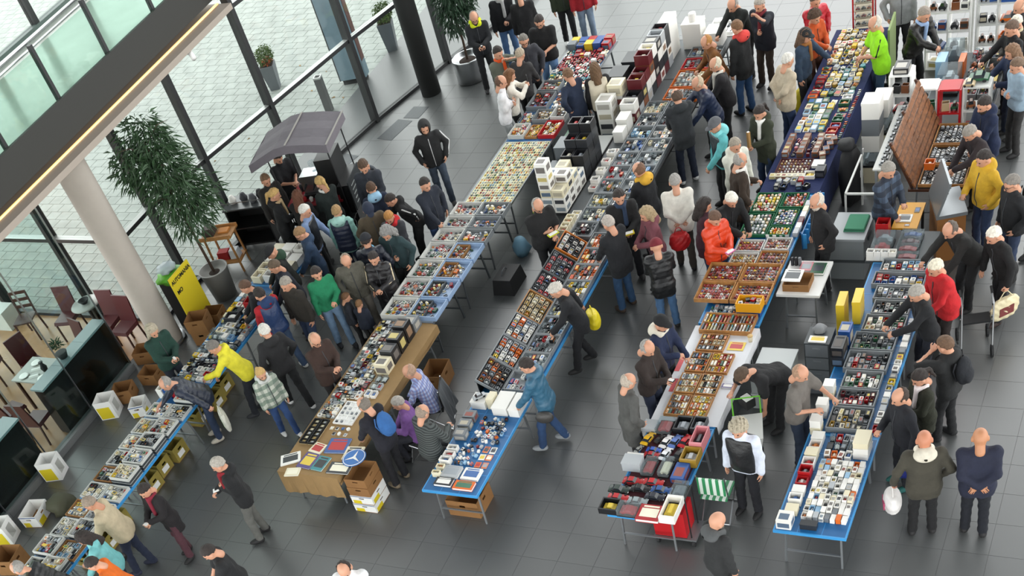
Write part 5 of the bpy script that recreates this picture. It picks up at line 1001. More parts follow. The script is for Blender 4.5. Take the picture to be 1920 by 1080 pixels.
wk = thing('wheeled_walker','black and chrome wheeled walker beside the man in red','walker',(*G(1826,652),0),.3)
for u in (-.22,.22):
    obj('frame', MB().tube([(u,-.25,.1),(u,-.1,.85),(u,.1,.9)], .013, 6), chrome, wk); obj('frame', MB().tube([(u,.25,.1),(u,-.05,.6)], .013, 6), chrome, wk)
    for v in (-.25,.25): obj('wheel', MB().tube([(u-.015,v,.1),(u+.015,v,.1)], .1, 14), tyre, wk)
    obj('grip', MB().tube([(u,.08,.9),(u,.22,.92)], .018, 8), black, wk)
obj('seat', MB().box(-.2,-.1,.52,.2,.12,.55), black, wk)
kb = thing('storage_box','black holdall under the grey tubs by the seller in black polo','bag',(-10.55,16.55,0)); obj('body', MB().frustum(-.22,-.3,.22,.3,0,-.18,-.26,.18,.26,.3), black, kb); obj('handle', MB().tube([(-.05,-.12,.3),(-.05,-.06,.36),(-.05,.06,.36),(-.05,.12,.3)], .01, 6), greyd, kb)
# ================================================================ people
def rcone(P, a, b, ra, rb):
    a = np.asarray(a, float); ba = np.asarray(b, float)-a; pa = P-a
    h = np.clip((pa @ ba)/max(ba @ ba, 1e-9), 0, 1)
    return np.sqrt(((pa-h[:, None]*ba)**2).sum(1)) - (ra+(rb-ra)*h)
def ell(P, c, r):
    q = (P-np.asarray(c, float)); r = np.asarray(r, float); k0 = np.sqrt(((q/r)**2).sum(1)); k1 = np.sqrt(((q/r**2)**2).sum(1))
    return k0*(k0-1)/np.maximum(k1, 1e-6)
def smin(a, b, k):
    h = np.clip(.5+.5*(b-a)/k, 0, 1); return b+(a-b)*h-k*h*(1-h)
def nets(fun, lo, hi, h):
    """surface nets of fun(P)=0 -> vertices, quads"""
    lo = np.asarray(lo, float); n = np.ceil((np.asarray(hi)-lo)/h).astype(int)+1
    ax = [lo[i]+h*np.arange(n[i]) for i in range(3)]; X, Y, Zz = np.meshgrid(*ax, indexing='ij')
    D = fun(np.stack([X.ravel(), Y.ravel(), Zz.ravel()], 1)).reshape(n)
    s = D < 0; c = n-1
    cnt = sum(s[i:i+c[0], j:j+c[1], k:k+c[2]].astype(np.int8) for i in (0,1) for j in (0,1) for k in (0,1))
    act = (cnt > 0) & (cnt < 8); idx = np.argwhere(act); N = len(idx)
    vid = -np.ones(c, int); vid[act] = np.arange(N)
    acc = np.zeros((N,3)); w = np.zeros(N)
    for axis in range(3):
        o = [a for a in range(3) if a != axis]
        for p in (0,1):
            for q in (0,1):
                d0 = np.zeros(3, int); d0[o[0]] = p; d0[o[1]] = q; d1 = d0.copy(); d1[axis] = 1
                A = D[tuple((idx+d0).T)]; B_ = D[tuple((idx+d1).T)]; m_ = (A < 0) != (B_ < 0)
                t = np.where(m_, A/np.where(np.abs(A-B_) < 1e-9, 1, A-B_), 0)
                pt = np.tile(d0.astype(float), (N,1)); pt[:, axis] += t
                acc += pt*m_[:, None]; w += m_
    V = lo+h*(idx+acc/np.maximum(w, 1)[:, None]); Q = []
    for axis in range(3):
        u, v = [a for a in range(3) if a != axis]
        sl0 = [slice(1,-1)]*3; sl0[axis] = slice(0,-1); sl1 = list(sl0); sl1[axis] = slice(1,None)
        a = s[tuple(sl0)]; b = s[tuple(sl1)]; e = np.argwhere(a != b); 
        if not len(e): continue
        e0 = e.copy(); e0[:, u] += 1; e0[:, v] += 1
        ins = s[tuple(e0.T)]
        f = []
        for du, dv in ((-1,-1),(0,-1),(0,0),(-1,0)):
            g = e0.copy(); g[:, u] += du; g[:, v] += dv; f.append(vid[tuple(g.T)])
        f = np.stack(f, 1); flip = ins if axis != 1 else ~ins
        f[~flip] = f[~flip][:, ::-1]; Q.append(f[(f >= 0).all(1)])
    return V, (np.concatenate(Q) if Q else np.zeros((0,4), int))
def np_mesh(name, parts, mats):
    """parts: (V, Q, material index)"""
    V = []; F = []; MI = []; o = 0
    for v, q, mi in parts: V.append(v); F.append(q+o); MI.append(np.full(len(q), mi)); o += len(v)
    V = np.concatenate(V); F = np.concatenate(F); me = bpy.data.meshes.new(name)
    me.vertices.add(len(V)); me.vertices.foreach_set('co', V.astype('f').ravel())
    me.loops.add(F.size); me.loops.foreach_set('vertex_index', F.astype('i').ravel())
    me.polygons.add(len(F)); me.polygons.foreach_set('loop_start', np.arange(0, F.size, 4).astype('i')); me.polygons.foreach_set('loop_total', np.full(len(F), 4, 'i'))
    for x in mats: me.materials.append(x)
    me.polygons.foreach_set('material_index', np.concatenate(MI).astype('i')); me.polygons.foreach_set('use_smooth', np.ones(len(F), bool))
    me.update(calc_edges=True); return me
# --- head, hair and hand templates (head looks along +x, centre of skull at origin)
def head_f(P):
    d = ell(P, (-.008,0,.026), (.102,.083,.102)); d = smin(d, ell(P, (.028,0,-.046), (.062,.056,.066)), .035)
    d = smin(d, rcone(P, (.085,0,.012), (.106,0,-.024), .010,.017), .014)
    for s_ in (-1,1):
        d = smin(d, ell(P, (-.008,s_*.087,-.002), (.024,.014,.036)), .008)
        d = np.maximum(d, -ell(P, (.098,s_*.032,.010), (.02,.017,.012)))
        d = smin(d, rcone(P, (.086,s_*.016,.030), (.074,s_*.05,.030), .009,.007), .012)
    d = smin(d, rcone(P, (.078,-.02,-.062), (.078,.02,-.062), .009,.009), .01)
    return smin(d, rcone(P, (-.025,0,-.05), (-.045,0,-.15), .055,.057), .02)
HEAD = nets(head_f, (-.14,-.12,-.19), (.15,.12,.15), .0125)
def blob(c, r): return nets(lambda P: ell(P, c, r), np.array(c)-np.array(r)-.008, np.array(c)+np.array(r)+.008, .0065)
EYES = [blob((.083,s_*.032,.010), (.014,.014,.009)) for s_ in (-1,1)]; LIPS = blob((.083,0,-.062), (.010,.026,.007))
sk = lambda P, g: ell(P, (-.010,0,.028), (.102+g,.083+g,.102+g))
def face_cut(P, zf): return np.minimum(P[:,0]*1.0+.0-.035, 1)*0
def hair_f(kind_):
    def f(P):
        x, y, z = P[:,0], P[:,1], P[:,2]; n = .004*np.sin(x*160+y*90)*np.sin(z*140+y*120)+.003*np.sin(x*70-y*110+z*60)
        front = (x-.035)-(z-.055)*1.6                       # keep hair behind this slanting line
        side = -(z+.045)+np.maximum(x+.02,0)*.9
        if kind_ == 'short': return np.maximum(np.maximum(sk(P,.011)+n, front+n*3), np.maximum(-(z+.055), side+n*3))
        if kind_ == 'fringe': return np.maximum(np.maximum(np.maximum(sk(P,.011)+n, x-.03), -(z+.06)), np.maximum(z-.04+.95*np.minimum(x,0)+.3*np.maximum(x,0)+n*3, side))
        if kind_ == 'curly': return np.maximum(smin(sk(P,.035)+n*3, ell(P,(-.04,0,.0),(.1,.11,.1)),.03), (x-.05)-(z-.05)*1.5)
        if kind_ == 'long':
            d = smin(sk(P,.017)+n, rcone(P,(-.06,0,0),(-.09,0,-.22),.085,.07)*.9, .03)
            for s_ in (-1,1): d = smin(d, rcone(P,(-.02,s_*.075,0),(-.03,s_*.085,-.2),.035,.03), .02)
            return np.maximum(d+n, (x-.04)-np.maximum((z-.055)*1.6, 0))
        if kind_ == 'pony': return np.minimum(np.maximum(np.maximum(sk(P,.014)+n, front), np.maximum(-(z+.05), side)), np.minimum(rcone(P,(-.1,0,.05),(-.15,0,.02),.03,.035), rcone(P,(-.15,0,.02),(-.16,0,-.16),.035,.015))+n)
        if kind_ == 'cap':
            return np.minimum(np.maximum(sk(P,.02), -(z-.035)), np.maximum(ell(P,(.10,0,.045),(.085,.07,.012)), -(x-.04)))
        if kind_ == 'beanie': return np.maximum(sk(P,.024)+.004*np.abs(np.sin(np.arctan2(y,x)*14)), np.maximum(-(z-.025)-.15*np.minimum(x,0), -1))
        if kind_ == 'hood': return np.maximum(np.maximum(ell(P,(-.02,0,.01),(.13,.115,.15)), -ell(P,(.02,0,.0),(.118,.085,.125))), np.maximum(x-.07, -(z+.16)))
        if kind_ == 'beard': return np.maximum(smin(ell(P,(.03,0,-.066),(.068,.062,.062)), ell(P,(.08,0,-.075),(.02,.03,.025)),.01)+n, np.maximum(z+.042-.25*np.minimum(.06-x,0), -x-.0))
    return f
HAIR = {}
def hair_mesh(k):
    if k not in HAIR: HAIR[k] = np_mesh(k, [(*nets(hair_f(k), (-.22,-.15,-.26), (.2,.15,.19), .0115), 0)], [cloth if k in ('cap','beanie','hood') else hairm])
    return HAIR[k]
glm = MB()
for s_ in (-1,1): glm.tube([(.106,s_*.034+.026*math.cos(a),.008+.02*math.sin(a)) for a in [2*math.pi*k/10 for k in range(11)]], .003, 4, 0, False).tube([(.104,s_*.06,.012),(.0,s_*.084,.012)], .003, 4)
glm.tube([(.108,-.01,.012),(.108,.01,.012)], .003, 4); GLASS = glm.mesh('glasses', [black])
def hand_f(curl):
    def f(P):
        d = ell(P, (.045,0,0), (.052,.040,.017))
        for i, (y, l) in enumerate(((.029,.060),(.010,.070),(-.009,.066),(-.027,.052))):
            a = np.array((.082-.003*i,y,0)); k1 = a+np.array((l*.5*math.cos(curl),y*.08,-l*.5*math.sin(curl))); k2 = k1+np.array((l*.5*math.cos(2.1*curl),y*.04,-l*.5*math.sin(2.1*curl)))
            d = np.minimum(d, np.minimum(rcone(P,a,k1,.0088,.0082), rcone(P,k1,k2,.0082,.0068)))
        d = np.minimum(d, np.minimum(rcone(P,(.022,.03,-.004),(.055,.060,-.016),.0125,.010), rcone(P,(.055,.060,-.016),(.082,.058,-.03),.010,.008)))
        return smin(d, rcone(P,(-.03,0,0),(.02,0,0),.026,.026), .015)
    return f
HANDS = [nets(hand_f(c), (-.06,-.055,-.09), (.165,.08,.03), .0085) for c in (.35,.95)]
ARM = dict(down=(.03,.07,-.535), back=(-.16,-.185,-.40), front=(.29,-.13,-.30), reach=(.44,-.06,-.26), pocket=(.11,.055,-.43), phone=(.33,-.12,-.07), chin=(.2,-.15,.10), hip=(-.06,.08,-.36), cross=(.19,-.2,-.24), low=(.30,-.05,-.44), up=(.40,-.02,.0), hang=(.0,.02,-.55), carry=(.04,.17,-.49), behind=(-.27,.08,-.40), aside=(-.34,.27,-.33))
def ik(a, t, l1, l2, hint):
    d = t-a; L = np.linalg.norm(d); L2 = min(L, l1+l2-.004); u = d/max(L,1e-6); t = a+u*L2
    x = (l1*l1-l2*l2+L2*L2)/(2*L2); y = math.sqrt(max(l1*l1-x*x, 0)); h = hint-u*(hint @ u); h /= max(np.linalg.norm(h),1e-6)
    return a+u*x+h*y, t
PLACED = []
OFF = {8:(-0.080,-0.120), 9:(0.080,0.120), 13:(0.018,-0.016), 15:(0.104,-0.057), 16:(-0.061,-0.058), 17:(-0.106,-0.014), 18:(-0.105,0.079), 19:(0.008,-0.097), 20:(0.066,-0.027), 21:(-0.026,0.086), 22:(-0.060,-0.004), 23:(-0.055,-0.004), 24:(0.024,-0.001), 25:(-0.024,0.001), 27:(-0.098,0.137), 28:(0.098,-0.137), 29:(-0.021,-0.011), 33:(0.054,0.133), 34:(-0.129,0.002), 35:(-0.053,-0.096), 36:(0.046,-0.113), 37:(0.034,-0.026), 38:(-0.068,-0.022), 39:(-0.051,-0.031), 40:(-0.047,-0.062), 45:(-0.018,-0.094), 46:(0.006,0.094), 47:(-0.012,0.001), 52:(-0.111,-0.092), 53:(-0.017,-0.088), 58:(0.015,0.070), 59:(-0.015,-0.070), 62:(-0.009,0.022), 63:(0.009,-0.022), 64:(-0.060,0.007), 65:(0.007,0.010), 66:(-0.023,0.009), 67:(0.018,0.006), 74:(-0.054,-0.107), 76:(0.095,0.052), 78:(-0.010,-0.007), 79:(-0.048,0.004), 80:(0.013,0.095), 81:(0.165,0.011), 83:(-0.001,-0.012), 84:(-0.011,0.004), 85:(-0.020,-0.013), 86:(-0.023,-0.053), 87:(-0.009,0.035), 89:(0.056,0.022), 90:(-0.046,0.038), 91:(0.000,0.012), 92:(-0.000,-0.012), 94:(0.021,-0.043), 95:(0.057,0.119), 100:(0.22,0.03), 101:(-0.063,-0.035), 103:(0.064,0.231), 104:(-0.127,-0.021), 105:(-0.008,-0.023), 107:(0.011,0.034), 108:(-0.011,-0.034)}; HANDZ = {109: 1.14}
def person(px, py, face, label, top, pants, hair=None, hk='short', h=1.74, lean=6, arms=('down','down'), stride=.0, coat=.10, thick=.022, girth=1., skinc='#c08d72', sleeve='long', puff=False, topm=None, extras=(), shoes='#1c1b1c', hp=15, hy=0, sit=0., group=None, base=None, collar=None, hood=None, vest=None, scarf=None, glasses=False, beard=None, stripes=None, zipc='#3a3c40'):
    s = h/1.74; A = math.radians(lean); np_ = np.array
    hz = .93*s-(sit*.45*s)
    t = np_((math.sin(A),0,math.cos(A))); fw = np_((math.cos(A),0,-math.sin(A)))
    hip = np_((-.16*math.sin(A)*s, 0, hz)); side = np_((0,1,0))
    sh = hip+t*.50*s; nk = hip+t*.555*s
    HP = math.radians(min(hp+lean*.55, 75)); hu = np_((math.sin(A*.8+.15),0,math.cos(A*.8+.15)))
    hc = nk+hu*.138*s
    # world placing: the head is where the photograph shows it
    gx, gy = G(px, py, float(hc[2])); a = math.radians(face); qx, qy = G(px+18*math.cos(a), py-18*math.sin(a), float(hc[2])); yaw = math.atan2(qy-gy, qx-gx)
    bx = gx-hc[0]*math.cos(yaw); by = gy-hc[0]*math.sin(yaw)
    for (x0, x1, y0, y1) in TABLES:                         # feet stay clear of the tables
        m_ = .17+.03*(girth > 1.05)
        if x0-m_ < bx < x1+m_ and y0 < by < y1: bx = x0-m_ if bx < (x0+x1)/2 else x1+m_
    for (qx, qy, qh) in PLACED:                             # nobody stands inside a neighbour
        need = .42 if min(h, qh) > 1.3 else .30; dx, dy = bx-qx, by-qy; dd = math.hypot(dx, dy)
        if dd < need: k = (need-dd)/max(dd, .01); bx += dx*k; by += dy*k
    for (x0, x1, y0, y1) in TABLES:
        if x0-m_ < bx < x1+m_ and y0 < by < y1: bx = x0-m_ if bx < (x0+x1)/2 else x1+m_
    ox, oy = OFF.get(len(PLACED), (0, 0)); bx += ox; by += oy
    PLACED.append((bx-ox, by-oy, h))
    T = thing('person', label, 'person', (bx,by,0), yaw, group)
    # legs
    J = []; 
    for i, sd in enumerate((1,-1)):
        hj = hip+side*sd*.088*s; st = stride*(1 if i == 0 else -1)
        if sit: an = np_((.30*s*sit, sd*.12*s, .085*s))
        else: an = np_((st*.5+.02, sd*(.105+.02*(stride == 0))*s, .085*s+(.04*s if st < 0 and abs(stride) > .3 else 0)))
        kn, an = ik(hj, an, .425*s, .425*s, np_((1,.12*sd,.05))); J.append((hj, kn, an))
    # arms
    AR = []
    for i, sd in enumerate((1,-1)):
        sj = sh+side*sd*.182*s*(.5+.5*girth); o = ARM[arms[i]]
        if arms[i] in ('back','pocket','hip','cross','chin'): tg = sj+fw*o[0]*s+side*sd*o[1]*s+t*o[2]*s
        else: tg = sj+np_((1,0,0))*o[0]*s+side*sd*o[1]*s+np_((0,0,1))*o[2]*s
        wx, wy = bx+tg[0]*math.cos(yaw)-tg[1]*math.sin(yaw), by+tg[0]*math.sin(yaw)+tg[1]*math.cos(yaw)
        if any(x0-.16 < wx < x1+.16 and y0-.1 < wy < y1+.1 for x0, x1, y0, y1 in TABLES) and arms[i] not in ('back','pocket','carry','behind','aside'): tg[2] = max(tg[2], HANDZ.get(len(PLACED)-1, .99))
        eh = np_((-.7,sd*.75,-.35)) if arms[i] not in ('back','hip','behind') else np_((-.6,sd*1.0,0))
        el, wr = ik(sj, tg, .285*s, .255*s, eh); AR.append((sj, el, wr))
    g = girth
    def torso(P, e):
        d = rcone(P, hip+side*.075*s, hip-side*.075*s, (.098+e)*s*g, (.098+e)*s*g)
        ch = hip+t*.36*s
        for sd in (1,-1): d = smin(d, rcone(P, hip+side*sd*.07*s+t*.02*s, ch+side*sd*.088*s, (.092+e)*s*g, (.098+e)*s*g), .07)
        d = smin(d, rcone(P, hip+t*.13*s+fw*.03*s*g, hip+t*.28*s+fw*.02*s, (.10+e)*s*g**1.5, (.10+e)*s*g), .06)
        d = smin(d, rcone(P, AR[0][0]-t*.02*s, AR[1][0]-t*.02*s, (.058+e)*s, (.058+e)*s), .07)
        return smin(d, rcone(P, sh+t*.0, nk, (.075+e*.4)*s, (.056+e*.3)*s), .05)
    def arm(P, i, e, e2): sj, el, wr = AR[i]; return smin(rcone(P, sj, el, (.054+e)*s, (.043+e)*s), rcone(P, el, wr, (.043+e)*s, (.029+e2)*s), .03)
    def leg(P, i, e, e2): hj, kn, an = J[i]; return smin(rcone(P, hj, kn, (.088+e)*s*(.6+.4*g), (.058+e)*s), rcone(P, kn, an, (.058+e)*s, (.036+e2)*s), .03)
    def bounds(pts, m_): q = np.array(pts); return q.min(0)-m_, q.max(0)+m_
    allp = [hip, sh, nk, hc]+[x for j in J for x in j]+[x for j in AR for x in j]
    def body(P):
        d = torso(P, -.012)
        for i in (0,1): d = smin(d, arm(P, i, -.006, 0), .03); d = smin(d, leg(P, i, -.012, -.004), .03)
        return smin(d, rcone(P, nk-t*.03, nk+hu*.08*s, .054*s, .052*s), .03)
    bV, bQ = nets(body, *bounds(allp, .16*s), (.036 if sleeve == 'long' else .024))
    # head and hands join the body mesh
    Rh = Matrix.Rotation(math.radians(hy),3,'Z') @ Matrix.Rotation(HP,3,'Y'); R3 = np.array(Rh)
    hs = s*1.08 if h > 1.3 else s*1.22
    def hx(VQ): return (VQ[0]*hs @ R3.T+hc, VQ[1])
    parts = [(bV, bQ, 0), (*hx(HEAD), 0)]+[(*hx(e), 1) for e in EYES]+[(*hx(LIPS), 2)]
    for i, sd in enumerate((1,-1)):
        sj, el, wr = AR[i]; x = wr-el; x /= np.linalg.norm(x); inn = side*-sd; 
        if arms[i] in ('back',): inn = -fw
        elif arms[i] in ('front','reach','low','up'): inn = np_((0,-sd*.4,-1.))
        zz = -(inn-x*(inn @ x)); zz /= max(np.linalg.norm(zz),1e-6); yy = np.cross(zz, x); B_ = np.stack([x, yy, zz], 1)
        V, Q = HANDS[0 if arms[i] in ('down','hang','pocket','back') else 1]; V = V.copy()
        if (yy @ (np_((0,0,1))+fw)) < 0: V[:,1] *= -1; Q = Q[:, ::-1]
        parts.append((V*s*1.05 @ B_.T+wr, Q, 0))
    link('body', np_mesh('body', parts, [skin, eyem, lipm]), T, color=skinc)
    mtop = topm or (shiny if puff else cloth)
    # upper garment
    hemz = hz-coat*s
    def jacket(P):
        d = torso(P, thick)
        dn = np_((0,0,-1.)); 
        for sd in (1,-1): d = smin(d, rcone(P, hip+side*sd*.07*s, hip+side*sd*.075*s+dn*(coat+.05)*s, (.098+thick)*s*g, (.104+thick)*s*g), .06)
        for i in (0,1):
            if sleeve == 'long': d = smin(d, arm(P, i, thick*.75, thick*.9+.006), .035)
            elif sleeve == 'short':
                sj, el, wr = AR[i]; d = smin(d, rcone(P, sj, sj+(el-sj)*.8, (.06+thick)*s, (.056+thick)*s), .035)
        if collar is not False: d = smin(d, rcone(P, nk-t*.035*s, nk+hu*.038*s, .074*s, .071*s), .025)
        if hood: d = smin(d, ell(P, nk-fw*.085*s-t*.01*s, (.10*s,.135*s,.10*s)), .04)
        ax = (P-hip) @ t
        if puff: d = d-.012*np.abs(np.sin(ax*math.pi/.085))+.006
        d = d+.005*np.sin(P[:,2]*38+P[:,1]*25)*np.sin(P[:,0]*31+P[:,1]*17)
        d = np.maximum(d, hemz-P[:,2]); d = np.maximum(d, ((P-nk) @ hu)-.045*s)
        return d
    jV, jQ = nets(jacket, *bounds([hip, sh, nk, np_((hip[0],0,hemz))]+[x for j in AR for x in j], .17*s*max(g,1)), .0255)
    nm = 'jacket' if sleeve == 'long' else 'shirt' if sleeve == 'short' else 'vest'
    link(nm, np_mesh(nm, [(jV, jQ, 0)], [mtop]), T, color=top)
    if stripes:
        for i, sd in enumerate((1,-1)):
            sj, el, wr = AR[i]; out = np_((0,sd,.15)); out /= np.linalg.norm(out); pts = [sj+out*(.05+thick)*s+t*.02, (sj+el)/2+out*(.047+thick)*s, el+out*(.042+thick)*s, (el+wr)/2+out*(.036+thick)*s, wr+out*(.03+thick)*s]
            if sleeve == 'short': pts = pts[:3]
            obj('sleeve_stripe', MB().tube([tuple(p) for p in pts], .016*s, 6), matte, T, True, color=stripes)
    if sleeve == 'long' and coat >= .1 and not vest and not scarf:
        us = np.linspace(.50, -coat+.03, 9); rr = np.arange(.04, .34, .006); zp = []
        for u in us:
            c0 = hip+t*u*s if u > 0 else hip+np_((0,0,1))*u*s; f_ = fw if u > 0 else np_((1,0,0)); q = c0+rr[:, None]*f_*s; dd = jacket(q); k = np.argmax(dd > 0); zp.append(tuple(q[k]))
        obj('zip', MB().tube(zp, .0075*s, 5), matte, T, True, color=zipc)
    if vest:
        def vf(P): return np.maximum(np.maximum(torso(P, thick+.014)-(.012*np.abs(np.sin(((P-hip) @ t)*math.pi/.085)) if puff else 0), hz-.06*s-P[:,2]), np.maximum(((P-nk) @ hu)+.015*s, np.abs(P[:,1])-.2*s))
        link('vest', np_mesh('vest', [(*nets(vf, *bounds([hip, sh, nk], .24*s), .0225), 0)], [shiny]), T, color=vest)
    # trousers
    def trous(P):
        d = rcone(P, hip+side*.075*s, hip-side*.075*s, .106*s*g, .106*s*g)
        for i in (0,1): d = smin(d, leg(P, i, .012, .030), .035)
        d = d+.004*np.sin(P[:,2]*45+P[:,0]*30)
        return np.maximum(np.maximum(d, P[:,2]-hz-.09*s), .055*s-P[:,2])
    link('trousers', np_mesh('trousers', [(*nets(trous, *bounds([hip]+[x for j in J for x in j], .15*s*max(g,1)), .027), 0)], [cloth]), T, color=pants)
    for i, sd in enumerate((1,-1)):
        an = J[i][2]; z0 = an[2]-.085*s
        def shoe(P):
            f = np_((an[0]+.055*s, an[1]+sd*.012, z0+.045*s)); d = smin(ell(P, f, (.135*s,.050*s,.048*s)), rcone(P, an+np_((-.012,0,-.04*s)), an+np_((-.012,0,.02*s)), .048*s,.046*s), .03)
            return np.maximum(d, z0+.004-P[:,2])
        sV = nets(shoe, an-np_((.14,.09,.1))*s, an+np_((.22,.09,.07))*s, .019); link('shoe', np_mesh('shoe', [(*sV, 0)], [matte]), T, color=shoes)
    Mh = Matrix.Translation(hc) @ Rh.to_4x4() @ Matrix.Scale(hs,4)
    def head_part(k, c_, nm_): o = link(nm_, hair_mesh(k), T, color=c_); o.matrix_local = Mh; return o
    if hair and hk: 
        for k in hk.split('+'):
            if ':' in k: kk, c_ = k.split(':'); head_part(kk, c_, kk if kk != 'hood' else 'hood')
            else: head_part(k, hair, 'hair')
    if beard: head_part('beard', beard, 'beard')
    if glasses: o = link('glasses', GLASS, T); o.matrix_local = Mh
    if hood and isinstance(hood, str):
        def hf(P): return np.maximum(smin(ell(P, nk-fw*.095*s+t*.0, (.095*s,.135*s,.085*s)), rcone(P, nk-side*.07*s+fw*.03, nk+side*.07*s+fw*.03, .05*s,.05*s), .05)-.012, -ell(P, nk+fw*.01*s+hu*.06*s, (.075*s,.07*s,.09*s)))
        link('hood', np_mesh('hood', [(*nets(hf, nk-.2*s, nk+.2*s, .02), 0)], [cloth]), T, color=hood)
    if scarf:
        def sf(P):
            d = None
            for k in range(8):
                a0 = 2*math.pi*k/8; a1 = 2*math.pi*(k+1)/8; c0 = nk+(fw*math.cos(a0)+side*math.sin(a0))*.075*s; c1 = nk+(fw*math.cos(a1)+side*math.sin(a1))*.075*s; e = rcone(P, c0, c1, .032*s,.032*s); d = e if d is None else smin(d, e, .02)
            return smin(d, rcone(P, nk+fw*.1*s+side*.04, hip+t*.25*s+fw*.15*s*g+side*.03, .035*s,.04*s), .03)
        link('scarf', np_mesh('scarf', [(*nets(sf, *bounds([hip, nk], .24*s), .02), 0)], [cloth]), T, color=scarf)
    W_ = T.matrix_basis if False else Matrix.Translation((bx,by,0)) @ Matrix.Rotation(yaw,4,'Z')
    info = dict(T=T, hands=[W_ @ Vector(AR[i][2]+(AR[i][2]-AR[i][1])/np.linalg.norm(AR[i][2]-AR[i][1])*.09*s) for i in (0,1)], yaw=yaw, base=(bx,by), W=W_, back=Vector(hip+t*.34*s-fw*(.125+thick)*s*g), lean=A, s=s)
    for e in extras: wear(info, e)
    return info
def wear(I, e):
    """things carried: (kind, colour, label)"""
    k, c_, lab = e[:3]; W_ = I['W']; s = I['s']
    if k == 'rucksack':
        M = W_ @ Matrix.Translation(I['back']) @ Matrix.Rotation(I['lean'],4,'Y')
        V, Q = nets(lambda P: smin(ell(P, (-.085,0,0), (.085,.15,.22)), ell(P, (-.16,0,-.07), (.04,.11,.11)), .03), (-.22,-.18,-.25), (.03,.18,.25), .022)
        o = link('rucksack', None); o.matrix_world = M; tag(o, lab, 'bag'); link('pack', np_mesh('pack', [(V,Q,0)], [cloth]), o, color=c_)
        for sd in (-1,1): obj('strap', MB().tube([(-.03,sd*.1,-.12),(.0,sd*.13,.05),(-.03,sd*.1,.17)], .014, 6), matte, o, True, color=c_)
    elif k in ('bag','tote','satchel'):
        h_ = I['hands'][e[3] if len(e) > 3 else 0]; d = {'bag': (.1,.15,.3), 'tote': (.05,.2,.36), 'satchel': (.07,.14,.2)}[k]
        bk = W_ @ Vector((0,0,0)); rel = (W_.inverted() @ Vector(h_)); h_ = Vector(h_)
        if rel.x < -.1: h_ = h_ + (W_.to_3x3() @ Vector((-.07-d[0]*.5,0,.02)))
        o = link('carrier_bag' if k != 'satchel' else 'shoulder_bag', None); o.location = h_; o.rotation_euler = (0,0,I['yaw']+(e[4] if len(e) > 4 else 0)); tag(o, lab, 'bag')
        V, Q = nets(lambda P: np.maximum(ell(P, (0,0,-.12-d[2]/2), (d[0]*1.2,d[1]*1.25,d[2]*.68))+.006*np.sin(P[:,2]*60+P[:,1]*50), np.abs(P[:,2]+.12+d[2]/2)-d[2]/2), (-d[0]*1.5,-d[1]*1.5,-.2-d[2]), (d[0]*1.5,d[1]*1.5,-.08), .02)
        link('pouch', np_mesh('pouch', [(V,Q,0)], [shiny]), o, color=c_)
        obj('handle', MB().tube([(0,-d[1]*.6,-.13),(0,-.03,-.01),(0,.03,-.01),(0,d[1]*.6,-.13)], .008, 6), matte, o, color=c_)
        if len(e) > 5: link('print', MB().box(d[0]*.78,-d[1]*.6,-.12-d[2]*.75,d[0]*1.24,d[1]*.6,-.12-d[2]*.35).mesh('print',[matte]), o, color=e[5])
    elif k == 'item':
        h_ = (I['hands'][0]+I['hands'][1])/2; sx, sy, sz = e[3]; o = obj('held_item', MB().box(-sx/2,-sy/2,-.02,sx/2,sy/2,sz-.02).box(-sx*.4,-sy*.4,sz-.02,sx*.4,sy*.4,sz-.016,1), [matte, white], None, loc=h_+Vector((0,0,.03)), rz=I['yaw'], color=c_); tag(o, lab, e[4] if len(e) > 4 else 'object')
    elif k == 'phone':
        h_ = I['hands'][e[3]]; tag(obj('phone', MB().box(-.006,-.036,-.02,.006,.036,.12).box(-.0075,-.032,-.01,-.006,.032,.11,1), [black, glassd], None, loc=h_+Vector((0,0,.03)), rz=I['yaw']), lab, 'phone')
    elif k == 'crossbag':
        h_ = W_ @ Vector((-.02,(.24 if (e[3] if len(e) > 3 else 1) > 0 else -.24)*s,.80*s)); o = link('shoulder_bag', None); o.location = h_; o.rotation_euler = (0,0,I['yaw']); tag(o, lab, 'bag')
        V, Q = nets(lambda P: ell(P, (0,0,0), (.15,.07,.11)), (-.18,-.1,-.14), (.18,.1,.14), .02); link('pouch', np_mesh('pouch', [(V,Q,0)], [shiny]), o, color=c_)
BK='#17181a'; NV='#1a2233'; JE='#33455f'; DJ='#22293a'; GH='#8f8b85'; WH='#c9c5bd'; BR='#3d2b20'; DB='#241b17'; BL='#b8965c'
P = person
# left side, along the tray row
P(35,1066,190,'bald man in black quilted vest over olive sleeves bending over trays','#3a4034',DJ,GH,'fringe',lean=40,arms=('reach','low'),vest='#15171a',puff=True)
P(158,1010,200,'woman in turquoise jacket with dark hair and black shoulder bag','#6fb3b4',DJ,DB,'long',h=1.66,lean=14,arms=('low','front'),hood=True,extras=[('crossbag',BK,'black shoulder bag of the woman in turquoise',-1)],hp=25)
P(175,1058,200,'person in bright orange jacket with dark brown hair',"#d1641a",DJ,DB,'short',h=1.68,lean=20,arms=('low','low'),hp=20)
P(170,945,195,'stout man in beige knit sweater and navy sneakers',"#b7a98d",'#1c2438','#8a7b6c','short',lean=16,arms=('low','hang'),girth=1.25,stride=.25,shoes='#23283c',sleeve='long',hp=20,skinc='#b98468')
P(272,920,225,'woman in dark coat with burgundy scarf and maroon trousers','#1b181a','#4a2a32',DB,'short',h=1.66,arms=('front','front'),scarf='#7a1f30',coat=.3,stride=.15,hp=25,extras=[('item','#c9a58c','small paper held by the woman with burgundy scarf',(.08,.1,.01),'paper')])
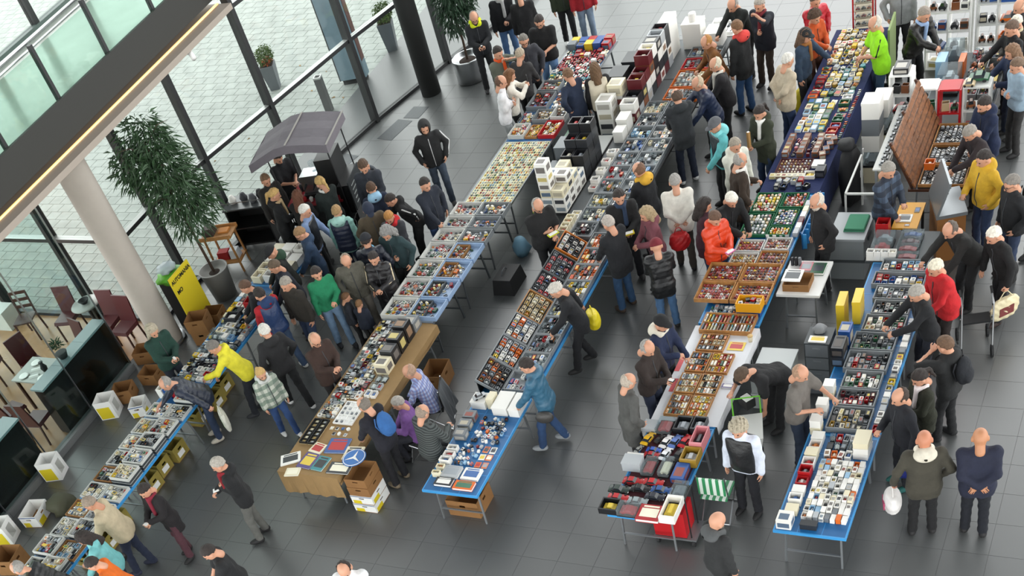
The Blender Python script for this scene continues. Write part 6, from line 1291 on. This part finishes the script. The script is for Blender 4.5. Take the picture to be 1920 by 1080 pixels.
P(410,872,200,'grey haired man in black hooded jacket with red scarf',BK,'#5b5b57','#a09a90','short',h=1.76,arms=('cross','front'),hood=True,scarf='#7a1520',coat=.14,stride=.12,extras=[('item','#e6e6e2','white note held by the man with red scarf',(.1,.08,.012),'paper')])
P(393,1036,205,'man in black polo shirt with bare forearms at the aisle',BK,DJ,DB,'short',sleeve='short',lean=12,arms=('low','low'),hp=25)
P(646,1068,260,'balding man in white shirt in the open aisle','#d5d6d6',DJ,DB,'fringe',lean=10,arms=('low','front'),scarf=None,hp=30)
P(325,712,205,'bald man in navy quilted jacket bent far over the toys',"#1f2738",'#26344c',GH,'fringe',lean=44,arms=('aside','reach'),puff=True,girth=1.1,coat=.12,shoes='#b9b2a4',extras=[('tote','#c9c8bb','printed shopping tote of the man in navy quilted jacket',0,0,'#3f5f3a')])
P(388,660,200,'man in bright yellow hooded jacket leaning over the models',"#d9cf35",'#1d2027','#6f6a64','short',lean=26,arms=('reach','low'),hood=True,stride=.2,coat=.12,shoes='#23252a')
P(300,622,330,'long haired grey man in dark green sweater behind the table',"#17372e",'#171d28','#a49a86','long',h=1.78,arms=('front','front'),hp=25,extras=[('item','#d9d9d4','small white model in hands of the man in green sweater',(.06,.04,.04),'toy')])
P(490,702,315,'girl in grey green checked jacket with blonde ponytail',"#8f9a8a",'#2a4470',BL,'pony',h=1.5,arms=('down','down'),topm=pattern('plaid_green','plaid',('#7d8a7c','#b5b8ac','#4f6158'),7),stride=.3,hood='#b9bcb8',shoes='#d8d8d6')
P(497,622,140,'white haired man in black hoodie and black trousers striding',"#1d1d1f",'#131416',WH,'short',h=1.78,arms=('pocket','pocket'),hood=True,stride=.5,shoes='#e2e2e0',coat=.08)
P(487,552,160,'man in navy and red jacket with white stripe',"#a51a26",JE,DB,'short',h=1.76,arms=('low','low'),stride=.3,hood='#20365e',vest='#20365e',shoes='#c9c9c6',coat=.06)
P(612,640,335,'balding man in dark brown leather jacket with glasses',"#33231d",'#1d1a1a','#a48b74','fringe',h=1.72,arms=('front','front'),coat=.2,girth=1.12,glasses=True,hp=20)
P(510,497,205,'short haired man in plain navy pullover at the far blue table',"#171b27",DJ,'#5a4a3a','short',arms=('low','low'),lean=14)
P(545,530,225,'grey haired man in black leather bomber jacket',"#28241f",'#23304a','#8d867c','short',h=1.8,arms=('hang','down'),coat=.06,stride=.15)
P(604,513,310,'man in green polo shirt and light jeans',"#1f7a53",'#6f8aa6',DB,'short',h=1.74,sleeve='long',arms=('front','down'),thick=.014,stride=.25,shoes='#1b1d22',coat=.06)
P(655,495,285,'balding man in olive quilted jacket and grey trousers',"#55534a",'#6a665e','#8a7a6a','fringe',h=1.76,arms=('down','pocket'),lean=14,coat=.16,hp=35)
P(650,552,20,'small child with brown hair in dark coat beside the olive jacket man',"#23262e",BK,'#6a4a30','short',h=1.12,arms=('down','down'))
P(664,566,60,'toddler with light brown hair in navy pullover and dark trousers',"#1c2230",'#2b2c2c','#7a5838','short',h=1.02,arms=('front','down'),shoes='#3a3c40')
P(685,458,85,'man in navy quilted jacket with dark cap and light blue collar',"#171d2b",'#3a3a3c',DB,'short+cap:#1a1c22',h=1.76,arms=('low','pocket'),puff=True,hood=True,scarf='#6fb0d0')
P(736,437,235,'long grey haired man in dark teal pullover',"#24383b",BK,'#7f7d7a','long',h=1.78,arms=('down','cross'),beard='#8a8884',lean=14,hp=30)
P(746,484,250,'person in black quilted coat with cream stripes',"#19171a",BK,DB,'short',h=1.66,arms=('front','front'),puff=True,coat=.3,stripes='#c9b99a')
P(728,408,245,'fair haired teenager in grey jacket with red hood',"#3a3b40",BK,'#a8753a','short',h=1.62,arms=('cross','down'),hood='#b01c22',hp=30)
P(698,394,300,'man in olive brown jacket with dark blue cap',"#4f4536",'#2f2a24',DB,'short+cap:#20283a',h=1.76,arms=('down','pocket'),coat=.16,hp=30)
P(733,376,205,'youth in black track jacket with white striped sleeves bending',"#141517",BK,DB,'short',h=1.68,lean=32,arms=('hip','low'),stripes='#dcdcda',hood=True)
P(684,320,255,'tall brown haired man with dark jacket and rucksack',"#2c3038",BK,'#4a3524','short',h=1.86,arms=('front','down'),extras=[('rucksack','#4a4e54','grey rucksack on the tall brown haired man')],hp=30)
P(694,344,110,'boy in navy hooded jacket with light blue lining',"#1b2438",DJ,'#4a3320','short',h=1.68,arms=('front','down'),hood='#8fb5cf')
P(806,346,335,'dark haired man in navy jacket and jeans at the grey tubs',"#1f242f",'#2f456b',DB,'short',h=1.76,arms=('down','low'),coat=.16,lean=4)
P(796,240,285,'man in black hooded jacket with white shoulder panel and jeans',"#1d1d1e",'#3d4856',DB,'short+hood:#2b2b2b',h=1.8,arms=('pocket','pocket'),stride=.3,coat=.1,beard='#2b211b',zipc='#c9c9c9',stripes='#d5d5d5')
P(632,398,70,'boy in mint hoodie under navy quilted vest',"#86b3aa",'#1e2740','#9a7b52','short',h=1.68,arms=('down','down'),vest='#1c2338',puff=True,hood='#9cc4ba')
P(566,397,10,'white haired man in navy vest over light blue shirt',"#7f95bb",BK,WH,'short',h=1.78,arms=('low','down'),vest='#15181f')
P(553,447,205,'man in blue hooded parka with glasses and fair brown hair',"#2a3d56",'#1b2536','#8a6a48','short',h=1.74,arms=('low','pocket'),hood=True,glasses=True,coat=.18,hp=25)
P(531,465,205,'man in black jacket with green hood and dark cap',"#20221f",DJ,DB,'cap:#17181a',h=1.74,arms=('low','low'),hood='#26402f',lean=12,hp=25)
P(610,339,160,'blonde woman with ponytail in black working apron by the cart',"#1a2321",BK,BL,'pony',h=1.7,arms=('front','front'),scarf='#dcdcd8',hp=25)
P(517,360,20,'blonde woman in black hooded coat before the coffee cart',"#151618",BK,BL,'pony',h=1.7,arms=('front','front'),hood=True,scarf='#b9a07a',coat=.2)
P(557,368,60,'auburn haired woman in black at the coffee cart',"#171516",BK,'#5a3420','long',h=1.66,arms=('low','front'))
P(527,295,340,'dark haired barista in black shirt behind the coffee cart',"#15161a",BK,DB,'short',h=1.74,arms=('front','front'),sleeve='short',hp=30)
P(504,337,330,'brown haired man in dark jacket at the side of the cart',"#23211f",BK,'#6a5038','short',h=1.72,arms=('down','down'))
P(468,535,200,'brown haired man in black jacket at the red box',"#16181c",DJ,'#5a4030','short',h=1.7,arms=('low','low'),lean=14)
# top, by the steel tub
P(889,34,285,'bald man in black jacket with yellow collar',"#181a1e",BK,GH,'fringe',h=1.78,arms=('front','front'),hood='#c6d21c',glasses=True,hp=25,extras=[('item','#2a2a2a','small dark object held by the man with yellow collar',(.05,.05,.03))])
P(934,-12,285,'man in open black jacket over grey shirt and jeans',"#16171b",'#4a6a94',DB,'short',h=1.8,arms=('front','down'),vest=None,scarf='#a9a9a9')
P(974,-8,100,'person in black coat at the facade corner',"#121214",BK,DB,'short',h=1.78,arms=('down','down'),coat=.2)
P(934,100,345,'young man in grey green jacket with orange strap',"#5d6156",BK,DB,'short',h=1.76,arms=('chin','cross'),scarf='#d0501c')
P(987,73,290,'man in dark grey cardigan with glasses',"#33343a",BK,'#6a655e','short',h=1.76,arms=('down','down'),glasses=True,coat=.2)
P(1031,44,250,'dark haired man in black shirt and light jeans',"#121214",'#5f7fa6',DB,'short',h=1.82,sleeve='short',arms=('front','down'),girth=1.15,glasses=True,hp=25)
P(1010,102,50,'grey haired man in dark knit cardigan at the toys',"#2d2c2d",BK,'#9a8c78','short',h=1.72,lean=12,arms=('low','low'))
P(974,142,15,'woman in white sweater holding up a phone',"#dcd6ca",BK,'#6f4a2c','long',h=1.66,arms=('phone','phone'),extras=[('phone',BK,'dark phone held up by the woman in white',1)],thick=.014)
P(948,146,15,'man in white long sleeved shirt and pale grey trousers',"#d9d8da",'#8d9090','#5a4030','fringe',h=1.76,arms=('cross','cross'),thick=.014)
P(1046,-48,285,'person in dark green top and black jeans at the far end',"#2c3626",'#1a1a1c',DB,'short',h=1.74,arms=('down','down'),stride=.3,shoes='#d5d5d3')
P(1083,-52,285,'person in red sweater and faded jeans at the far end',"#8f1620",'#6f7f92',DB,'short',h=1.78,arms=('down','down'),stride=.15,shoes='#9a9a8c')
P(1078,137,165,'seller in long navy jacket with hand on hip',"#182338",'#1a2536','#6a4c34','short',h=1.76,arms=('hip','low'),coat=.22)
P(1117,128,110,'long haired woman in black and cream jacket',"#1a191b",BK,'#5f452c','long',h=1.68,arms=('down','front'),vest='#cfc4ae')
# middle aisle, far part
P(1374,10,215,'bald man in dark green jacket leaning at the white trays',"#1d211f",BK,GH,'fringe',h=1.78,lean=26,arms=('low','reach'),coat=.2)
P(1424,10,220,'grey haired man in navy anorak with hand at chin',"#171a24",'#3a3028','#9a9288','short',h=1.78,arms=('chin','cross'),coat=.16,girth=1.15,scarf='#6a1c24')
P(1382,53,170,'short haired man in black jacket with red collar and jeans',"#151617",'#2c4a70','#6f4f34','short',h=1.82,arms=('down','low'),hood='#c03a34',coat=.18,stride=.1)
P(1325,80,200,'balding man in rust brown corduroy jacket',"#6f4620",BK,'#a8763c','fringe',h=1.74,lean=18,arms=('low','front'),coat=.3,hp=25)
P(1338,126,195,'bald man in black sweater with pale collar',"#19171a",BK,'#c7bda8','fringe',h=1.74,lean=12,arms=('low','low'),girth=1.15,scarf='#c9c5bb')
P(1312,154,200,'bald man in navy quilted jacket at the orange tray',"#1c2740",'#2c2a28','#b8a58c','fringe',h=1.74,lean=20,arms=('low','reach'),puff=True,girth=1.18,coat=.14)
P(1269,182,130,'dark haired man in charcoal jacket with hood',"#26292c",'#1a2233','#4a382c','fringe',h=1.8,arms=('low','low'),hood=True,coat=.2,shoes='#cfcfcd')
P(1341,236,205,'man with grey cap in turquoise hoodie under dark vest',"#5fb0b4",BK,GH,'cap:#55565a',h=1.74,arms=('low','down'),vest='#2a3338',hood='#79c2c4')
P(1379,275,330,'grey haired man in cream hooded parka',"#cfd0c4",'#2b2c2e','#8f8678','short',h=1.72,arms=('down','front'),hood=True,coat=.2)
P(1411,300,20,'bald man in long brown coat',"#33271e",BK,GH,'fringe',h=1.76,arms=('front','down'),coat=.32,girth=1.12,scarf='#d9d6d0')
P(1432,212,215,'woman in olive parka with tied dark hair',"#2f3426",'#2b3c58',DB,'pony',h=1.68,arms=('front','front'),coat=.3,hood=True,scarf='#d9d9d4',extras=[('item','#a07a48','rolled brown paper held by the woman in olive parka',(.05,.05,.28),'paper')],hp=25)
P(1390,376,330,'white haired man in black jacket bowing over the green trays',"#141517",BK,'#d9d4c8','short',h=1.74,lean=26,arms=('low','reach'),girth=1.1,hp=25)
P(1327,384,10,'dark haired woman in plum jacket behind the orange jacket',"#3a1c26",'#2b3b58',DB,'long',h=1.68,arms=('down','down'),coat=.22)
P(1331,402,330,'youth in orange quilted jacket holding a pink packet',"#c83a12",'#2b3b58','#5a4030','short',h=1.7,arms=('front','front'),hood=True,puff=True,coat=.14,hp=30,extras=[('item','#d86aa8','pink packet held by the youth in orange',(.1,.16,.012),'packet')])
P(1266,342,95,'grey haired man in white jacket with hands behind his back',"#d8d4ca",'#3c352f','#8f8b86','short',h=1.76,arms=('back','back'),coat=.14,girth=1.15,stride=.2,extras=[('bag','#b81c20','red carrier bag held behind the white jacket',1,0,'#d6cfc9')])
P(1198,320,170,'balding man in black jacket with yellow hood lining',"#191a1e",BK,'#6a4c38','fringe',h=1.8,arms=('low','down'),hood='#c99a30',girth=1.1,coat=.16)
P(1158,370,290,'smiling dark haired man in black jacket over denim shirt',"#1b1b1c",'#15171c',DB,'short',h=1.8,arms=('front','front'),scarf='#26364e',coat=.14,extras=[('item','#d9c21c','black and yellow packet held by the smiling man',(.12,.22,.02),'packet')])
P(1212,402,205,'long haired woman in dusty pink hooded jacket',"#6f3f47",'#23252c','#9c8868','long',h=1.68,arms=('front','front'),hood=True,coat=.18)
P(1141,420,160,'grey haired man in black jacket with reflective stripe',"#16181c",'#274463','#a89f96','short',h=1.78,arms=('low','low'),coat=.2,girth=1.12,shoes='#3a2c22',lean=8)
P(1231,463,105,'woman in black quilted jacket with red knitted hat',"#141517",'#46678c',DB,'beanie:#6a1c26',h=1.68,arms=('front','front'),puff=True,coat=.2)
P(1018,380,325,'bald seller in black polo with yellow packet',"#161617",BK,GH,'fringe',h=1.78,sleeve='short',arms=('front','cross'),girth=1.2,glasses=True,hp=30,extras=[('item','#c3c832','yellow green packet held by the seller in black polo',(.1,.2,.02),'packet')])
P(1036,545,200,'white haired man in black jacket stepping along the grey trays',"#15161a",'#131418','#b9b3aa','short',h=1.78,lean=20,arms=('low','behind'),coat=.18,stride=.35,extras=[('bag','#d9c51c','yellow and blue carrier bag of the white haired man',1,0,'#24509a')],hp=25)
P(975,690,185,'short haired man in teal quilted jacket and jeans',"#2f5a72",'#274064',DB,'short',h=1.76,arms=('low','down'),puff=True,hood=True,coat=.12,stride=.35,shoes='#8d9194',lean=10,extras=[('crossbag','#3a3836','dark waist bag of the man in teal jacket',1)])
P(1262,608,345,'person in navy hooded jacket with black cap',"#1a2440",BK,DB,'cap:#121214',h=1.74,arms=('low','front'),hood='#cfc9ba',coat=.14)
P(1228,654,345,'bald man in dark brown sweater holding a phone',"#2b221f",'#1a2236',GH,'fringe',h=1.76,arms=('front','front'),hp=30,extras=[('item','#1c1c1e','small phone in hands of the dark brown sweater man',(.14,.07,.01),'phone')])
P(1198,718,25,'bald man in grey woollen coat at the white cloth',"#4a4a48",BK,'#a89c8e','fringe',h=1.74,arms=('down','down'),coat=.38,lean=8)
P(1388,712,210,'seller in black shirt bent double over the white cloth',"#19191b",BK,'#4a3828','short',h=1.78,sleeve='short',lean=62,arms=('hang','low'),hp=25,extras=[('item','#141416','black bag in hands of the bent seller',(.16,.2,.14),'bag')])
P(1362,804,235,'curly grey haired man in black vest over white shirt',"#c4cad8",'#14151b','#a49a86','curly',h=1.76,arms=('down','down'),vest='#18191b',girth=1.12,coat=.08)
P(1345,978,30,'bald man in black leather jacket with grey hood',"#232425",BK,GH,None,h=1.76,arms=('down','down'),hood='#4a4c4d',coat=.12,beard='#5a544c')
P(1532,378,200,'bald man in black jacket beside the blue rack',"#131315",BK,'#c7bdb0','fringe',h=1.74,arms=('down','down'),girth=1.12,coat=.18,beard='#b9b0a4')
# navy cloth visitors
P(1478,115,25,'white haired man in beige jacket with hands behind his back',"#b5a791",'#20304e',WH,'short',h=1.76,arms=('back','back'),coat=.14,girth=1.12)
P(1522,66,355,'long haired woman in denim jacket with black cap',"#27384c",'#1d1b1c','#5f4634','long+cap:#1c1d1f',h=1.7,arms=('reach','down'),scarf='#8a5a2c')
P(1540,30,345,'curly haired woman in orange cardigan',"#b24a1c",'#4a2c20','#4a3424','curly',h=1.66,arms=('front','reach'))
P(1529,4,330,'person in red quilted jacket at the far navy end',"#b01a2a",BK,'#5a4a3c','short',h=1.74,arms=('down','front'),puff=True)
P(1640,46,195,'grey haired man in fluorescent green polo shirt and jeans',"#8fd61c",'#2b4258','#c2bbae','fringe',h=1.8,sleeve='short',arms=('front','low'),girth=1.1,lean=8,coat=.16,stripes='#15161a')
P(1655,-30,285,'person in grey pullover behind the red tower',"#8a8c8e",BK,DB,'short',h=1.74,arms=('down','down'))
P(1737,30,345,'grey haired man in black quilted jacket at the cube shelves',"#191715",BK,'#8a7f74','short',h=1.78,lean=20,arms=('low','reach'),puff=True,scarf='#8fa8cc')
# right edge
P(1912,14,200,'balding man at the far right in dark jacket',"#26262a",BK,'#c9a48c','fringe',h=1.74,arms=('down','down'))
P(1906,42,210,'white haired visitor in cream scarf at far right',"#3a3632",BK,'#cfc9ba','short',h=1.68,arms=('down','front'),scarf='#b9ab8c')
P(1886,55,200,'dark haired man in black coat reaching into the toys',"#151517",BK,'#5a4638','short',h=1.8,arms=('front','reach'),coat=.2)
P(1904,122,200,'woman in pale denim jacket with dark trousers',"#8ba0b0",'#2b2a2a','#6a5442','short',h=1.7,arms=('cross','cross'),coat=.06)
P(1893,112,200,'brown haired woman in navy cardigan beside the denim jacket',"#1c2740",DJ,'#7a5c44','long',h=1.66,arms=('front','reach'),coat=.2)
P(1841,197,205,'dark bearded man in navy hooded jacket',"#14203c",BK,DB,'short',h=1.78,arms=('low','low'),hood=True,coat=.2,beard='#2b211b',lean=10)
P(1816,250,205,'grey haired man in dark plum sweater picking silver cars',"#2b2326",BK,'#8a847c','short',h=1.74,lean=26,arms=('reach','low'),hp=30)
P(1844,298,205,'dark haired man in mustard yellow hooded sweater',"#c39a28",'#22304c',DB,'short',h=1.78,arms=('pocket','front'),hood=True,girth=1.18,coat=.1)
P(1897,345,200,'man in black jacket with glasses and rucksack',"#17181b",'#26324a','#77716a','short',h=1.78,arms=('pocket','down'),glasses=True,girth=1.12,extras=[('rucksack','#1c1d20','black rucksack on the man with glasses')])
P(1917,328,210,'dark haired person behind the black rucksack',"#1d1b1c",BK,DB,'short',h=1.72,arms=('down','down'))
P(1674,318,340,'seller in blue grey checked sweater at the yellow counter',"#2c3644",BK,'#8a857d','short',h=1.78,arms=('front','low'),topm=pattern('plaid_blue','plaid',('#252d3a','#3f4d60','#1c2230'),6),hp=25)
P(1782,432,205,'nearly bald man in black jacket bending over red racing cars',"#1b1b1a",BK,'#5a5048','fringe',h=1.78,lean=34,arms=('low','reach'),girth=1.15,hp=20)
P(1849,460,205,'white haired man in black jacket with cream canvas bag',"#121213",'#17171a','#d9d2c4','short',h=1.74,lean=20,arms=('carry','down'),coat=.2,shoes='#2b1c18',stride=.15,extras=[('tote','#cfc3a0','cream canvas bag with dark red print',0,1.57,'#6a2c2a')])
P(1772,502,205,'white haired man in bright red jacket at the trays',"#b51c22",'#241c1a','#d6cdb8','short',h=1.74,lean=16,arms=('low','down'),coat=.22,girth=1.2)
P(1721,549,200,'grey haired man in black sweater reaching into the tray',"#16171a",'#141722','#97928a','short',h=1.76,lean=14,arms=('reach','reach'),hp=25)
P(1772,648,165,'cropped haired man in black hoodie with rucksack',"#1c1d1e",'#18191b','#5f4632','short',h=1.76,arms=('chin','cross'),hood=True,coat=.08,stride=.12,shoes='#1c1d1f',extras=[('rucksack','#15181e','dark rucksack on the cropped haired man')])
P(1722,712,200,'woman with dark ponytail in olive jacket',"#232519",BK,DB,'pony',h=1.66,arms=('front','front'),coat=.25,scarf='#d9cfcf',hp=25)
P(1690,742,200,'bald man in black navy jumper with blue bag',"#14161d",'#171a20','#3a2c24','fringe',h=1.74,arms=('carry','front'),girth=1.1,shoes='#14524e',extras=[('satchel','#1c2a7a','royal blue pouch of the bald man in jumper',0,1.57)])
P(1512,702,350,'grey shirted seller with bare arms among the drawers',"#66615c",'#1f2a3c','#9a7a62','fringe',h=1.74,sleeve='short',arms=('reach','low'),girth=1.1,hp=25)
P(1733,826,100,'bald man in olive jacket with cream hood',"#3a372e",'#141416','#a8785c',None,h=1.76,arms=('carry','pocket'),hood='#c9c2b2',coat=.14,girth=1.15,skinc='#b5775a',extras=[('bag','#d9d5d2','white plastic carrier bag of the olive jacket man',0,1.57,'#b04a6a')])
P(1838,822,95,'bald man in navy jacket with hands clasped behind',"#191d30",'#10131c','#a8785c',None,h=1.78,arms=('back','back'),coat=.12,girth=1.15,skinc='#b07a58',stride=.1)
# sellers behind the kraft table
SP = P(768,698,190,'balding seller in blue checked shirt seated behind the kraft table',"#7d92c0",'#20242c','#a88a74','fringe',h=1.74,lean=16,arms=('low','low'),topm=pattern('plaid_sky','plaid',('#7f93c2','#a9b6d6','#6f4a66'),14),thick=.014,girth=1.15,sit=1.)
WP = P(747,757,195,'grey haired woman in purple blouse seated behind the kraft table',"#6f4a86",'#2b2c34','#a29c94','short',h=1.64,lean=10,arms=('front','low'),sit=1.,girth=1.15)
P(683,760,165,'grey haired man in black sweater with blue rucksack',"#171720",'#15151a','#6f675e','fringe',h=1.76,arms=('low','low'),lean=12,shoes='#6f6250',extras=[('rucksack','#2c5a92','blue rucksack on the man in black sweater')])
P(793,774,40,'bald man in dark striped shirt crouching beside the ribbed table',"#2b2e2c",'#15161a','#8a7a6c','fringe',h=1.74,lean=8,arms=('down','low'),sit=.45,girth=1.1,topm=pattern('stripe_dark','stripe',('#262a2a','#4a4f4e'),24))

_c = WP['W'] @ Vector((-.02,0,0)); _ch = folding_chair(_c.x, _c.y, WP['yaw']+math.pi/2, 'chrome folding chair the woman in purple sits on', black, chrome); _ch.scale = (1,1,.9)

_c = SP['W'] @ Vector((-.02,0,0)); jr = SP['yaw']+math.pi/2
_ch = folding_chair(_c.x, _c.y, jr, 'folding chair with a grey jacket hung over its back', black, chrome); _ch.scale = (1,1,.9)
_j = Matrix.Translation(_c) @ Matrix.Rotation(jr,4,'Z') @ Vector((0,.232,0))
small('jacket', MB().sheet([[(-.25+.071*i,.0+.008*math.sin(i*2),.0-.01*abs(i-3.5)),(-.30+.085*i,.05+.025*math.sin(i*1.7),-.3),(-.31+.088*i,.09+.025*math.cos(i*2.1),-.62)] for i in range(8)], .03).sheet([[(-.25+.071*i,.0,.0-.01*abs(i-3.5)),(-.22+.063*i,-.045,-.16)] for i in range(8)], .012), matte, _j.x, _j.y, .80, 'dark grey jacket hung over the folding chair back', 'jacket', rz=jr, color='#55585b')
# ================================================================ place the small goods
def corners(e):
    a, b = half(e); c, s_ = math.cos(e['rz']), math.sin(e['rz']); return [(e['x']+c*u*a-s_*v*b, e['y']+s_*u*a+c*v*b) for u, v in ((-1,-1),(1,-1),(1,1),(-1,1))]
def mtv(e, f):
    """least push that parts two footprints, or None"""
    A, B = corners(e), corners(f); best = None
    for r in (e['rz'], e['rz']+math.pi/2, f['rz'], f['rz']+math.pi/2):
        ux, uy = math.cos(r), math.sin(r); pa = [x*ux+y*uy for x, y in A]; pb = [x*ux+y*uy for x, y in B]; o = min(max(pa), max(pb))-max(min(pa), min(pb))
        if o <= .0004: return None
        if best is None or o < best[0]: s_ = 1 if sum(pa) >= sum(pb) else -1; best = (o, ux*s_, uy*s_)
    return best
def top(e): return e['z']+e['sz']*EXT.get(e['k'], (1,1,1))[2]
RES = []; LAST = []
def resolve():
    for e in ALL: e['r'] = math.hypot(*half(e)); e['fid'] = id(e['F']) if e['F'] is not None else 0
    for it in range(60):
        H = {}; hits = 0
        for n, e in enumerate(ALL):
            for i in range(int((e['x']-e['r'])//.3), int((e['x']+e['r'])//.3)+1):
                for j in range(int((e['y']-e['r'])//.3), int((e['y']+e['r'])//.3)+1): H.setdefault((e['fid'], i, j), []).append(n)
        seen = set()
        for L_ in H.values():
            for p in range(len(L_)):
                e = ALL[L_[p]]
                for q in range(p+1, len(L_)):
                    f = ALL[L_[q]]
                    if (e['x']-f['x'])**2+(e['y']-f['y'])**2 > (e['r']+f['r'])**2: continue
                    zo = min(top(e), top(f))-max(e['z'], f['z'])
                    if zo < .0008 or (L_[p], L_[q]) in seen: continue
                    seen.add((L_[p], L_[q])); m_ = mtv(e, f)
                    if not m_: continue
                    hits += 1; lo, hi = (e, f) if e['z'] < f['z']-.002 else (f, e)
                    if abs(e['z']-f['z']) > .002 and zo < .45*lo['sz'] and it < 40: lo['sz'] -= zo+.0005; continue      # upper one rests on the lower
                    o, ux, uy = m_; o += .0008; we = 0 if (e['cell'] is None) != (f['cell'] is None) and e['cell'] is None else 1; wf = 0 if (e['cell'] is None) != (f['cell'] is None) and f['cell'] is None else 1
                    t = we+wf
                    e['x'] += ux*o*we/t; e['y'] += uy*o*we/t; f['x'] -= ux*o*wf/t; f['y'] -= uy*o*wf/t
                    for g, w in ((e, we), (f, wf)):
                        if w and it > 6: g['sx'] *= .97; g['sy'] *= .97
                        if w and g['cell'] is not None: fit(g); g['sx'] *= .98; g['sy'] *= .98
        if not hits: break
        RES.append(hits); LAST[:] = [(ALL[a]['k'], ALL[a]['place'], ALL[b]['k'], ALL[b]['place']) for a, b in seen if mtv(ALL[a], ALL[b])][:20]
    return it, hits
def flush_goods():
    print('RESOLVE', resolve())
    for q in LAST: print('   ', q)
    for e in ALL:
        if e['make']: e['make'](e); continue
        M = Matrix.Translation((e['x'],e['y'],e['z'])) @ Matrix.Rotation(e['rz'],4,'Z') @ Matrix.Diagonal((e['sx'],e['sy'],e['sz'],1))
        QUEUE[e['k']].append(((e['F'] @ M) if e['F'] is not None else M, e['col'], e['place'], e['place']))
    for k, Q in QUEUE.items():
        me, mats, noun, cat, mb = KIND[k]
        def size(e):
            M = e[0]; p = M.translation; sc = M.to_scale()
            return -(sc.x*sc.y+sc.y*sc.z)/((p.x**2+p.y**2+(CAMH-p.z)**2))
        Q.sort(key=size)
        for (M, col, place, grp) in Q[:300]:
            o = bpy.data.objects.new(k, me); COL.objects.link(o); o.matrix_world = M; o.color = (*lin(C[col]), 1)
            s = '%s %s %s' % (NAME.get(col, col), noun, place); w = s.split()
            o['label'] = ' '.join(w[:16]); o['category'] = cat; o['group'] = grp
        R = Q[300:]
        if not R: continue
        V = np.array(mb.v); F = mb.f; MI = mb.m; av = []; af = []; am = []; ac = []
        for (M, col, place, grp) in R:
            A = np.array(M); P = V @ A[:3,:3].T + A[:3,3]; o = sum(len(x) for x in av); av.append(P); cc = lin(C[col]); rc = lin(rnd.choice(RANDCOLS))
            for f, mi in zip(F, MI):
                af.append(tuple(i+o for i in f)); am.append(mi)
                ac += [(*(rc if mats[mi] in (randp, mutedp) else cc), 1)]*len(f)
        g = bpy.data.meshes.new(k+'_lots'); g.from_pydata(np.concatenate(av).tolist(), [], af)
        for x in mats: g.materials.append(paintA if x in (paint, randp, mutedp, matte) else x)
        g.polygons.foreach_set('material_index', am)
        at = g.color_attributes.new('Col', 'FLOAT_COLOR', 'CORNER'); at.data.foreach_set('color', np.array(ac, 'f').ravel())
        o = bpy.data.objects.new('assorted_'+k, g); COL.objects.link(o); o['kind'] = 'stuff'; o['label'] = 'mass of further small %s goods on the sales tables' % noun; o['category'] = cat
flush_goods()
